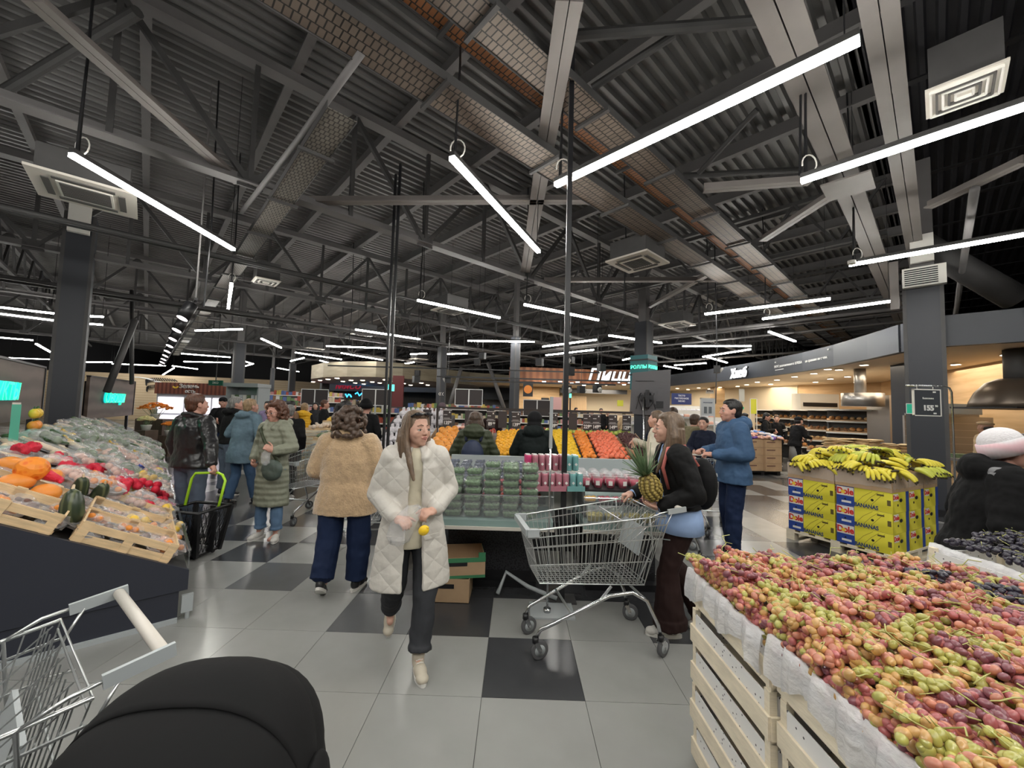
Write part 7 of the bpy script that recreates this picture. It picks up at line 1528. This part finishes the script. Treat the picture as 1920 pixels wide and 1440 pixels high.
# --- woman in the white coat
def ex_white(t, L, V, P, k, arms):
    MB().limb([P(-.075, -.01, .06), P(-.06, .05, .09), P(-.01, .07, .098)], [.006*k, .007*k, .007*k], 8).limb([P(.075, -.01, .06), P(.06, .05, .09), P(.01, .07, .098)], [.006*k, .007*k, .007*k], 8).build('sunglasses_frame', m_black, t, True)
    for x in (-1, 1): MB().ell(P(x*.036, .068, .094), (.032*k, .02*k, .014*k), None, 14, 8).build('sunglasses_lens', mat('dark_lens', (.01, .01, .012), .1), t, True)
    for x in (-.12, .13): MB().cbox(L(x, .172, .86), (.1, .012, .022), Matrix.Rotation(.25 if x < 0 else -.2, 3, 'Y')).build('pocket_flap', q_white, t)
    b = MB(); b.ell(L(.06, .135, 1.27), (.008, .004, .012)); b.build('sweater_badge', m_black, t)
wp = at(765, 1262)
person((-.69, 2.76), -72, 'woman in a long off-white puffer coat walking towards the camera, holding a clear bag', H=1.63, vox=.0055, skin=0, female=True, wid=1.06, hyaw=.55, hpitch=.02, lean=(0, .02),
       legs=(((-.1, .1, .49), (-.06, .2, .09)), ((.11, -.02, .49), (.12, -.28, .2))), arms=(((-.25, -.03, 1.14), (-.13, .2, 1.04)), ((.245, -.03, 1.12), (.12, .22, 1.0))), hands=((.75, .55, .0), (-.5, .75, .05)), backs=((-.3, .2, 1), (.3, .2, 1)), curl=.75,
       top=(q_white, .5, {'open': .26, 'fat': 1.12, 'hood': 1.1, 'hemf': 1.16, 'sleeve': 1.12, 'disp': [(.14, .014), (.05, .006)]}), inner=(c_cream, .76), pants=(c_char, {'hem': .068, 'knee': .082, 'short': .12, 'cuff': 1, 'fat': 1.05}), shoes=(c_shoe_b, c_sole, (Vector((-.12, 1, -.02)), Vector((.1, .8, -.65)))), hair=('long', 'lbrown'), extra=ex_white)
# bag in her hands
bm = MB(); rr = random.Random(9); prof = [(0, 0, .0, .012, .01), (0, 0, -.05, .05, .03), (.01, 0, -.12, .075, .045), (.02, 0, -.2, .08, .05), (.03, 0, -.25, .05, .04), (.03, 0, -.27, .01, .01)]
bm.loft(prof, 18); bm.v = [(x+rr.uniform(-.012, .012), y+rr.uniform(-.012, .012), z+rr.uniform(-.008, .008)) for x, y, z in bm.v]
bg = bm.build('plastic_bag', m_film, None, True); bg.location = (-.585, 2.50, 1.05); bg.rotation_euler = (0, .75, .2); bg.scale = (1, 1, 1.0); tag(bg, 'crinkled clear plastic bag in the hands of the white-coated woman', 'plastic bag')
t = empty('lemon', (-.545, 2.46, .915), 0, 'yellow lemon at the bottom of the clear bag', 'fruit'); t.rotation_euler = (.4, .9, 0); MB().ell((0, 0, 0), (.03, .03, .036), None, 18, 12).ell((0, 0, .036), (.008, .008, .01)).build('lemon_body', F_le, t, True); MB().cyl((0, 0, -.034), (0, 0, -.042), .006, 8).build('stem_end', m_stem, t)
# --- person in the beige fleece
person((-1.52, 3.62), 96, 'person with curly brown hair in a beige fleece coat seen from behind', H=1.63, vox=.007, skin=1, female=True, wid=1.32, hair=('curly', 'brown', .125), top=(c_teddy, .72, {'fat': 1.08, 'collar': .055, 'sleeve': 1.25, 'disp': [(.12, .02), (.03, .008)]}),
       pants=(c_jeand, {'fat': 1.15, 'hem': .085, 'knee': .095}), shoes=(c_shoe_k, c_sole, (Vector((-.1, .8, -.5)), Vector((.25, 1, 0)))), legs=(((-.12, -.03, .49), (-.13, -.16, .16)), ((.13, .03, .49), (.12, .04, .085))), arms=(((-.3, .02, 1.12), (-.24, .3, 1.0)), ((.3, .02, 1.12), (.24, .3, 1.0))), hands=((0, 1, 0), (0, 1, 0)), backs=((0, 0, 1), (0, 0, 1)), curl=.9)
# --- woman in the sage quilted coat
def ex_green(t, L, V, P, k, arms):
    b = MB(); b.limb([L(-.2, .14, .98), L(-.12, .165, 1.1), L(.0, .16, 1.22), L(.1, .13, 1.36), L(.12, .02, 1.44), L(.05, -.13, 1.3)], [.018]*6, 8); b.build('bag_strap', q_green, t, True)
    b = MB(); b.ell(L(-.17, .2, .9), (.15, .055, .11)); b.ell(L(-.17, .2, .85), (.13, .06, .09)); voxel(b, 'shoulder_bag', mat('bag_green', (.075, .1, .085), .5, bump=.2), .01, t, sm=2, disp=[(.08, .012)])
    for x in (-1, 1): MB().tube([P(x*.032+.022*math.cos(a), .094, -.004+.016*math.sin(a)) for a in [q*.52 for q in range(12)]], .0018, 6, False, True).build('glasses_rim', m_black, t, True); MB().tube([P(x*.054, .092, 0), P(x*.078, .0, .004)], .0015, 5).build('glasses_arm', m_black, t)
    MB().tube([P(-.01, .096, 0), P(.01, .096, 0)], .0015, 5).build('glasses_bridge', m_black, t)
    o = voxel(MB().ell(arms_w(arms, 1, k)+Vector((.06, .03, -.08)), (.06, .04, .09)).cap(arms_w(arms, 1, k), arms_w(arms, 1, k)+Vector((.05, .02, -.05)), .015, .03), 'held_bag', m_film, .01, t, 1, [(.03, .03)])
def arms_w(arms, i, k): return Vector(arms[i-1][1])*k if False else Vector(arms[0][1])*k
person((-2.98, 4.9), -102, 'woman in a long sage quilted coat with glasses and a green shoulder bag', H=1.66, vox=.0075, skin=1, female=True, wid=1.02, hyaw=-.1, hpitch=-.15, legs=(((-.1, .02, .49), (-.12, .02, .09)), ((.1, .04, .49), (.14, .0, .085))), arms=(((-.27, .0, 1.14), (-.2, .24, 1.12)), ((.29, -.05, 1.14), (.2, .1, .98))),
       hands=((.2, .6, .5), (-.3, .5, -.6)), curl=.9, top=(q_olive, .42, {'fat': 1.06, 'hood': 1.0, 'hemf': 1.0, 'sleeve': 1.12}), pants=(c_jeanl, {'hem': .062, 'short': .12, 'cuff': 1}), shoes=(c_shoe_g, c_sole, (Vector((-.7, 1, 0)), Vector((-.05, 1, 0)))), hair=('curly', 'auburn', .1), extra=ex_green)
# --- man in the leather jacket
person((-3.86, 4.72), 78, 'man in a black leather jacket and grey jeans seen from behind with the rolling basket', H=1.73, vox=.0085, skin=1, wid=1.12, hyaw=-.35, hair=('short', 'auburn'), top=(c_leath, .86, {'fat': 1.08, 'collar': .03, 'sleeve': 1.1}), pants=(c_gjean, {'fat': 1.05}), shoes=(c_shoe_k, c_sole), arms=(((-.27, -.02, 1.13), (-.24, .05, .88)), ((.36, -.08, 1.15), (.5, -.17, .92))), hands=((0, .2, -1), (.6, -.1, -.5)), curl=1.1)
person(atd(432, 7.0), 60, 'grey-haired man in a black hooded jacket and loose grey jeans in the left aisle', H=1.73, vox=.011, skin=1, wid=1.1, hyaw=-.5, hair=('short', 'grey'), top=(c_blk, .9, {'hood': .7, 'fat': 1.05}), pants=(c_gjean, {'fat': 1.15, 'hem': .075}), shoes=(c_shoe_k, c_sole), lean=(0, .06), arms=(((-.27, .05, 1.12), (-.2, .3, 1.05)), ((.27, .05, 1.12), (.2, .3, 1.05))))
person(atd(458, 6.4), 75, 'person with grey-blond hair in a washed blue-grey jacket seen from behind', H=1.7, vox=.01, skin=1, wid=1.12, hyaw=-.3, hair=('short', 'blond'), top=(c_bgrey, .68, {'hood': .8, 'fat': 1.1}), pants=(c_jean, {'fat': 1.0, 'hem': .07}), shoes=(c_shoe_k, c_shoe_k), lean=(0, .08), legs=(((-.1, .02, .49), (-.1, -.1, .09)), ((.1, .1, .49), (.12, .2, .085))), arms=(((-.29, .0, 1.12), (-.22, .24, 1.05)), ((.29, .05, 1.1), (.2, .28, 1.05))))
person(atd(541, 6.75), 110, 'person in a black coat with pale hair behind the sage coat, pushing a cart', H=1.62, vox=.012, skin=1, wid=1.15, hair=('short', 'grey'), top=(c_blk, .7, {'fat': 1.1}), pants=(c_blk,), shoes=(c_shoe_g, c_sole), lean=(0, .1))
def ex_flat(t, L, V, P, k, arms): pass
person(atd(418, 10), -60, 'man in a black top and black cap facing the camera in the far left aisle', H=1.72, vox=.013, skin=1, wid=1.0, hair=('cap', c_blk), top=(c_blk, .85), pants=(c_jeand,), shoes=(c_shoe_k, c_sole), arms=(((-.27, .05, 1.13), (-.08, .2, 1.15)), ((.27, .05, 1.13), (.08, .2, 1.18))), hyaw=.4)
person(atd(502, 10.5), -80, 'woman in a lilac top facing the camera by the far grocery shelf', H=1.66, vox=.014, skin=0, female=True, hair=('bun', 'dark'), top=(cloth('lilac', (.3, .24, .4)), .8), pants=(c_blk,), shoes=(c_shoe_k, c_sole))
person(atd(546, 9.6), 70, 'woman with a dark bun in a brown coat in the left aisle', H=1.68, vox=.013, skin=0, female=True, hair=('bun', 'dark'), top=(c_br, .6), pants=(c_blk,), shoes=(c_shoe_k, c_sole), wid=1.1)
def ex_vest(t, L, V, P, k, arms):
    for i in (0, 1): MB().limb([L((-.17, .17)[i], 0, 1.38), Vector(arms[i][0])*k, Vector(arms[i][1])*k], [.062, .055, .045]).build('black_sleeve', c_blk, t, True)
person(atd(571, 9.8), 95, 'person in a bright yellow puffer vest seen from behind', H=1.64, vox=.012, skin=0, female=True, hair=('short', 'blond'), top=(q_yel, .62, {'fat': 1.12, 'hood': 1.1, 'sleeve': .8}), pants=(c_blk,), shoes=(c_shoe_k, c_sole), extra=ex_vest)
person(atd(608, 11.5), 20, 'dark-suited man with reddish hair facing right in the far aisle', H=1.74, vox=.014, skin=1, hair=('short', 'auburn'), top=(c_blk, .85), pants=(c_blk,), shoes=(c_shoe_k, c_sole))
person(atd(592, 13), -80, 'dark-haired woman in a dark cardigan further back beside the dark-suited man', H=1.66, vox=.015, skin=0, female=True, hair=('long', 'dark'), top=(c_char, .8), pants=(c_blk,), shoes=(c_shoe_k, c_sole))
person(atd(648, 6.3), 30, 'woman with a dark ponytail behind the beige fleece coat', H=1.7, vox=.011, skin=0, female=True, hair=('pony', 'dark'), top=(c_blk, .7), pants=(c_blk,), shoes=(c_shoe_k, c_sole))
person(atd(686, 7.2), 90, 'person in a black beanie just behind the curly hair', H=1.74, vox=.013, skin=1, hair=('beanie', c_blk, c_blk), top=(c_blk, .75), pants=(c_blk,), shoes=(c_shoe_k, c_sole))
person(atd(815, 8.9), -90, 'brown-haired woman with a black scarf looking over the fruit frame', H=1.6, vox=.012, skin=1, female=True, hair=('bob', 'auburn'), top=(c_char, .75, {'scarf': 1}), pants=(c_blk,), shoes=(c_shoe_k, c_sole))
person(atd(829, 11), -70, 'hooded shopper in a mauve jacket behind the woman with the scarf', H=1.74, vox=.014, skin=1, hair=('hood', cloth('mauve', (.12, .085, .1))), top=(cloth('mauve', (.12, .085, .1)), .7), pants=(c_blk,), shoes=(c_shoe_k, c_sole))
person(atd(922, 10.5), -90, 'dark-haired person mostly hidden behind the price tags', H=1.62, vox=.014, skin=1, hair=('short', 'dark'), top=(c_brn, .8), pants=(c_blk,), shoes=(c_shoe_k, c_sole))
def ex_pack(t, L, V, P, k, arms):
    b = MB(); b.ell(L(0, -.2, 1.12), (.15, .09, .2)); b.ell(L(0, -.22, .98), (.155, .1, .12)); voxel(b, 'backpack', mat('navy_backpack', (.012, .022, .06), .55, bump=.2), .012, t, sm=2)
    for x in (-.1, .1): MB().limb([L(x, -.14, 1.32), L(x*1.2, -.02, 1.44), L(x*1.2, .12, 1.32)], [.02]*3, 8).build('backpack_strap', c_navyk, t, True)
    MB().box(-.03, -.02, -.325, -.315, 1.02*k, 1.06*k).build('zip_pull', m_white, t)
person((-.54, 5.3), 88, 'shopper in a dark green puffer with a navy backpack, seen from behind at the oranges', H=1.6, vox=.009, skin=0, female=True, wid=1.12, hair=('bob', 'brown'), top=(q_green, .6, {'fat': 1.12, 'hood': 1.35, 'sleeve': 1.1}), pants=(c_blk,), shoes=(c_shoe_k, c_sole), extra=ex_pack, arms=(((-.29, .03, 1.13), (-.2, .28, 1.02)), ((.29, .03, 1.13), (.2, .28, 1.02))))
person((.25, 5.35), 82, 'shopper in a black coat with the hood up leaning over the fruit', H=1.62, vox=.011, skin=0, wid=1.12, hair=('hood', c_blk), top=(cloth('black_green', (.008, .012, .012)), .6, {'fat': 1.12, 'hood': 1.1}), pants=(c_blk,), shoes=(c_shoe_k, c_sole), lean=(0, .05), arms=(((-.29, .05, 1.12), (-.22, .3, 1.02)), ((.29, .05, 1.12), (.22, .3, 1.02))))
for px, py, Y, fc, hn, cl, lb in ((1080, 760, 18.8, -60, 'dark', c_bgrey, 'cook with dark hair behind the pizza counter, nearest the black post'), (1110, 770, 19.4, -100, 'grey', c_char, 'low grey-haired figure behind the pizza counter'), (1127, 758, 19.2, -95, 'dark', c_blk, 'man in black behind the pizza counter with crossed arms'), (1140, 772, 19.8, -90, 'dark', c_blk, 'dark-haired figure right of the man in black'), (1170, 770, 18.6, 80, 'blond', c_tan, 'blond figure by the pizza counter next to the screen')):
    person(atd(px, Y), fc, lb, H=1.75 if py < 765 else 1.6, vox=.018, skin=1, hair=('short', hn), top=(cl, .85), pants=(c_blk,), shoes=(c_shoe_k, c_sole))
# --- woman with the pineapple
def ex_pine(t, L, V, P, k, arms):
    m = mat('coral_strap', (.5, .14, .12), .6)
    MB().tube([L(-.12, .1, 1.12), L(-.135, .13, 1.28), L(-.12, .07, 1.43), L(-.11, -.06, 1.45), L(-.12, -.14, 1.3)], .013, 10).build('bag_strap', m, t, True)
    MB().loft([L2(L, 0, .01, .79, .215, .175), L2(L, 0, .01, .9, .205, .165), L2(L, 0, 0, 1.0, .18, .14)], 26).build('shirt_hem', c_bsweat, t, True)
    b = MB(); b.ell(L(0, -.2, 1.15), (.15, .1, .2)); voxel(b, 'black_backpack', c_blk, .012, t, sm=2)
    MB().limb([L(.15, .02, .95), L(.155, .03, .9)], [.006, .012]).build('jacket_toggle', m_black, t); MB().ell(P(.03, -.1, .03), (.02, .012, .03)).build('hair_clip', m_white, t, True)
    for i, a in enumerate(arms): w_ = Vector(a[1])*k; e = Vector(a[0])*k; MB().tube([w_-(w_-e)*.22, w_+(w_-e)*.02], [.045, .038], 16).build('ribbed_cuff', c_bsweat, t, True)
def L2(L, x, y, z, rx, ry): p = L(x, y, z); return (p.x, p.y, p.z, rx, ry)
person((1.30, 3.14), 176, 'woman with long brown hair in a black jacket holding a pineapple and pushing the cart', H=1.67, vox=.0055, skin=0, female=True, wid=1.02, hyaw=-.1, lean=(0, .06), legs=(((-.08, .12, .5), (-.07, .1, .085)), ((.1, .03, .49), (.09, -.24, .12))), arms=(((-.25, -.03, 1.11), (-.17, .21, .99)), ((.25, .1, 1.12), (.13, .34, 1.02))), hands=((.35, .75, .1), (.1, .9, -.15)), backs=((.1, .1, -1), (.1, .3, 1)), curl=(.45, 1.15),
       top=(cloth('black_bomber', (.006, .006, .0065), .6), .98, {'fat': 1.05, 'sleeve': 1.2, 'open': .3}), inner=(c_bsweat, .84), pants=(c_brn, {'knee': .075, 'hem': .125, 'short': .0}), shoes=(c_shoe_g, c_sole, (Vector((.05, 1, 0)), Vector((0, 1, -.35)))), hair=('long', 'lbrown'), extra=ex_pine)
# pineapple in her hand
m_pin = two_tone('pineapple_skin', (.12, .085, .02), (.42, .3, .07), 'voronoi', 1, .5, thresh=.3, sharp=.25, bump=.6); m_pinl = mat('pineapple_leaf', (.13, .2, .1), .5, vary=.3, vscale=20)
pin = empty('pineapple', (1.01, 2.97, 1.12), 0, 'pineapple with a tall crown in the hand of the woman in the black jacket', 'fruit'); pin.rotation_euler = (0, -.42, .2); pin.scale = (1.3, 1.3, 1.3)
MB().ell((0, 0, 0), (.057, .057, .085), None, 22, 14).build('pineapple_core', mat('pineapple_core', (.16, .11, .03), .6), pin, True)
em = MB().loft([(0, 0, 0, .0125, .0125), (0, 0, .004, .009, .009), (0, 0, .0075, .003, .003)], 6).mesh('pineapple_eye', mat('pineapple_eye', (.36, .27, .07), .5), True)
for j in range(9):
    f = -.8+.2*j; rr_ = .057*math.sqrt(max(.05, 1-f*f)); nn = max(5, int(13*math.sqrt(max(.05, 1-f*f))))
    for i in range(nn):
        a = 2*math.pi*(i+.5*(j % 2))/nn; nv = Vector((math.cos(a)*math.sqrt(1-f*f), math.sin(a)*math.sqrt(1-f*f), f)); o = bpy.data.objects.new('pineapple_eye', em); COL.objects.link(o); o.parent = pin; o.location = (rr_*math.cos(a), rr_*math.sin(a), f*.085); o.rotation_euler = nv.to_track_quat('Z', 'Y').to_euler()
rl = random.Random(6)
for q in range(34):
    a = q*2.4; lv = q/34; L_ = .09+.09*math.sin(lv*2.2); tl = .9*(1-lv)+.12; d0 = Vector((math.cos(a)*math.sin(tl), math.sin(a)*math.sin(tl), math.cos(tl)))
    p0_ = Vector((0, 0, .075))+Vector((math.cos(a), math.sin(a), 0))*.02*(1-lv); side = Vector((-math.sin(a), math.cos(a), 0)); b = MB(); vs = []
    for s in range(6): f = s/5; w_ = .012*(1-f)**.7; c_ = p0_+d0*L_*f+Vector((0, 0, .03*f*f if lv > .5 else -.02*f*f)); vs += [c_-side*w_, c_+Vector((d0.x, d0.y, 0))*-.004+Vector((0, 0, .002)), c_+side*w_]
    fs = []
    for s in range(5): fs += [(3*s, 3*s+1, 3*s+4, 3*s+3), (3*s+1, 3*s+2, 3*s+5, 3*s+4)]
    b.add(vs, fs).build('crown_leaf', m_pinl, pin)
# --- man in the blue jacket and people near him
person((2.62, 4.82), 175, 'man with short dark hair in a steel blue hooded jacket facing left', H=1.84, vox=.008, skin=1, wid=1.14, hair=('short', 'dark'), top=(c_blue, .8, {'fat': 1.12, 'hood': 1.15, 'sleeve': 1.15, 'collar': .03}), pants=(c_jeand, {'fat': 1.02, 'hem': .075, 'knee': .085}), shoes=(c_shoe_k, c_shoe_k), legs=(((-.09, .03, .49), (-.1, .05, .085)), ((.09, .02, .49), (.1, -.05, .085))), arms=(((-.27, -.02, 1.13), (-.13, .26, 1.1)), ((.27, -.02, 1.13), (.1, .27, 1.12))), hands=((.4, .8, .1), (-.4, .8, .1)), backs=((-.3, .2, 1), (.3, .2, 1)), curl=.9)
person((3.3, 7.0), -130, 'woman in a navy coat half hidden behind the blue-jacket man', H=1.6, vox=.011, skin=0, female=True, hair=('bun', 'dark'), top=(c_navyk, .72), pants=(c_jean,), shoes=(c_shoe_g, c_sole), arms=(((-.25, .05, 1.12), (-.1, .25, 1.08)), ((.25, .05, 1.12), (.1, .25, 1.08))))
person((2.05, 5.75), 150, 'shopper in a long pale cream coat mostly hidden by the pineapple woman', H=1.68, vox=.012, skin=0, female=True, hair=('bun', 'lbrown'), top=(cloth('pale_cream', (.6, .56, .45)), .55, {'fat': 1.08}), pants=(c_blk,), shoes=(c_shoe_g, c_sole), arms=(((-.27, .0, 1.13), (-.24, .1, .9)), ((.27, .1, 1.13), (.25, .4, 1.25))))
person(atd(1262, 7.8), 70, 'man in a grey-green jacket behind the pineapple woman', H=1.76, vox=.013, skin=1, hair=('short', 'brown'), top=(c_green, .8, {'fat': 1.1}), pants=(c_blk,), shoes=(c_shoe_k, c_sole))
person(atd(1281, 7.4), 20, 'shopper in an olive jacket bending over the white shelf', H=1.66, vox=.012, skin=0, hair=('short', 'brown'), top=(c_olv, .8, {'fat': 1.1}), pants=(c_blk,), shoes=(c_shoe_k, c_sole), lean=(0, .22), arms=(((-.25, .3, 1.1), (-.15, .5, 1.0)), ((.25, .3, 1.1), (.15, .5, 1.0))))
person(atd(1235, 8.3), 90, 'dark navy figure standing below the big screen', H=1.62, vox=.014, skin=1, hair=('hood', c_navyk), top=(c_navyk, .8), pants=(c_blk,), shoes=(c_shoe_k, c_sole))
person(atd(1436, 12.9), -40, 'dark-haired man in a black jacket looking down at his phone by the promo island', H=1.72, vox=.011, skin=1, hair=('short', 'dark'), hpitch=-.35, top=(c_blk, .8, {'fat': 1.08, 'hood': .8}), pants=(c_blk,), shoes=(c_shoe_k, c_sole), arms=(((-.26, .03, 1.13), (-.08, .24, 1.18)), ((.26, .03, 1.13), (.08, .24, 1.18))))
def ex_str(t, L, V, P, k, arms):
    e, w_ = Vector(arms[0][0])*k, Vector(arms[0][1])*k; s0 = Vector((-.16, 0, 1.385))*k
    for f in (.55, .72): p = s0.lerp(e, f); MB().tube([p, p+(e-s0)*.07], .085*k, 16).build('white_armband', m_white, t, True)
person(atd(1456, 13.4), -120, 'shopper in black with two white sleeve stripes at the bread racks', H=1.66, vox=.013, skin=0, hair=('short', 'brown'), top=(c_blk, .75), pants=(c_blk,), shoes=(c_shoe_k, c_sole), extra=ex_str)
def ex_apron(t, L, V, P, k, arms): MB().loft([(0, .02, .45*k, .17*k, .16*k), (0, .02, .95*k, .15*k, .13*k)], 24).build('grey_apron', mat('grey_apron', (.25, .25, .25), .8), t, True); MB().ell(P(0, .1, -.05), (.03, .015, .03)).build('white_mask', m_white, t, True)
person(atd(1489, 11.2), 10, 'bakery worker in black with a grey apron filling the bread rack', H=1.64, vox=.012, skin=0, female=True, hair=('cap', c_blk), top=(c_blk, .85), pants=(c_blk,), shoes=(c_shoe_k, c_shoe_k), lean=(0, .1), arms=(((-.22, .15, 1.15), (-.15, .4, 1.1)), ((.22, .15, 1.15), (.15, .4, 1.1))), extra=ex_apron)
for px, Y, lb in ((1381, 14, 'small dark-haired shopper beyond the blue hood, left one'), (1396, 13, 'small dark-haired shopper beyond the blue hood, right one')): person(atd(px, Y), 100, lb, H=1.7, vox=.016, skin=1, hair=('bun', 'dark'), top=(c_brn, .75), pants=(c_blk,), shoes=(c_shoe_k, c_sole))
person(atd(1848, 7.75), 100, 'baker in a tan uniform and flat cap seen from behind in the kitchen', H=1.66, vox=.011, skin=2, wid=1.1, hair=('flatcap', c_tan), top=(c_tan, .7, {'fat': 1.08}), pants=(c_tan,), shoes=(c_shoe_k, c_sole))
# --- person in the black hoodie and pink beanie at the right
m_bean = mat('white_knit', (.72, .7, .72), .9, bump=.5, bscale=60); m_cuff = two_tone('pastel_ribbing', (.55, .68, .68), (.75, .5, .54), 'noise', 3, .9, thresh=.5, sharp=.1, stretch=(.6, .6, 3), bump=.3)
def ex_hoodie(t, L, V, P, k, arms):
    MB().beam(L(.17, .0, 1.43), L(.185, -.1, 1.42), .05, .03).limb([L(.19, .12, 1.2), L(.205, .1, 1.32), L(.18, .03, 1.44), L(.17, -.08, 1.44)], [.028]*4, 12).build('grey_backpack_strap', mat('grey_webbing', (.2, .2, .21), .9), t, True)
    MB().ell(L(.02, .1, 1.3), (.06, .05, .14)).build('blue_scarf', c_blue, t, True)
person((2.96, 2.62), -30, 'person in a black hoodie and a pink and white knitted beanie looking right', H=1.62, vox=.006, skin=1, female=True, wid=1.2, hyaw=0, hpitch=.28, lean=(0, .12), hair=('beanie', m_bean, m_cuff), top=(cloth('black_fleece', (.006, .006, .0065), .9), .8, {'fat': 1.18, 'hood': 1.2, 'sleeve': 1.25}), pants=(c_blk,), shoes=(c_shoe_k, c_sole), extra=ex_hoodie, arms=(((-.3, .05, 1.12), (-.2, .34, 1.06)), ((.3, .05, 1.12), (.2, .34, 1.06))), hands=((.1, 1, 0), (-.1, 1, 0)), backs=((0, 0, 1), (0, 0, 1)))
bpy.data.scenes.remove(TMP)
for m in bpy.data.materials:          # only the tube lamps are sampled as lamps; small glowing letters and lenses just glow
    if m is not m_lamp: m.cycles.emission_sampling = 'NONE'
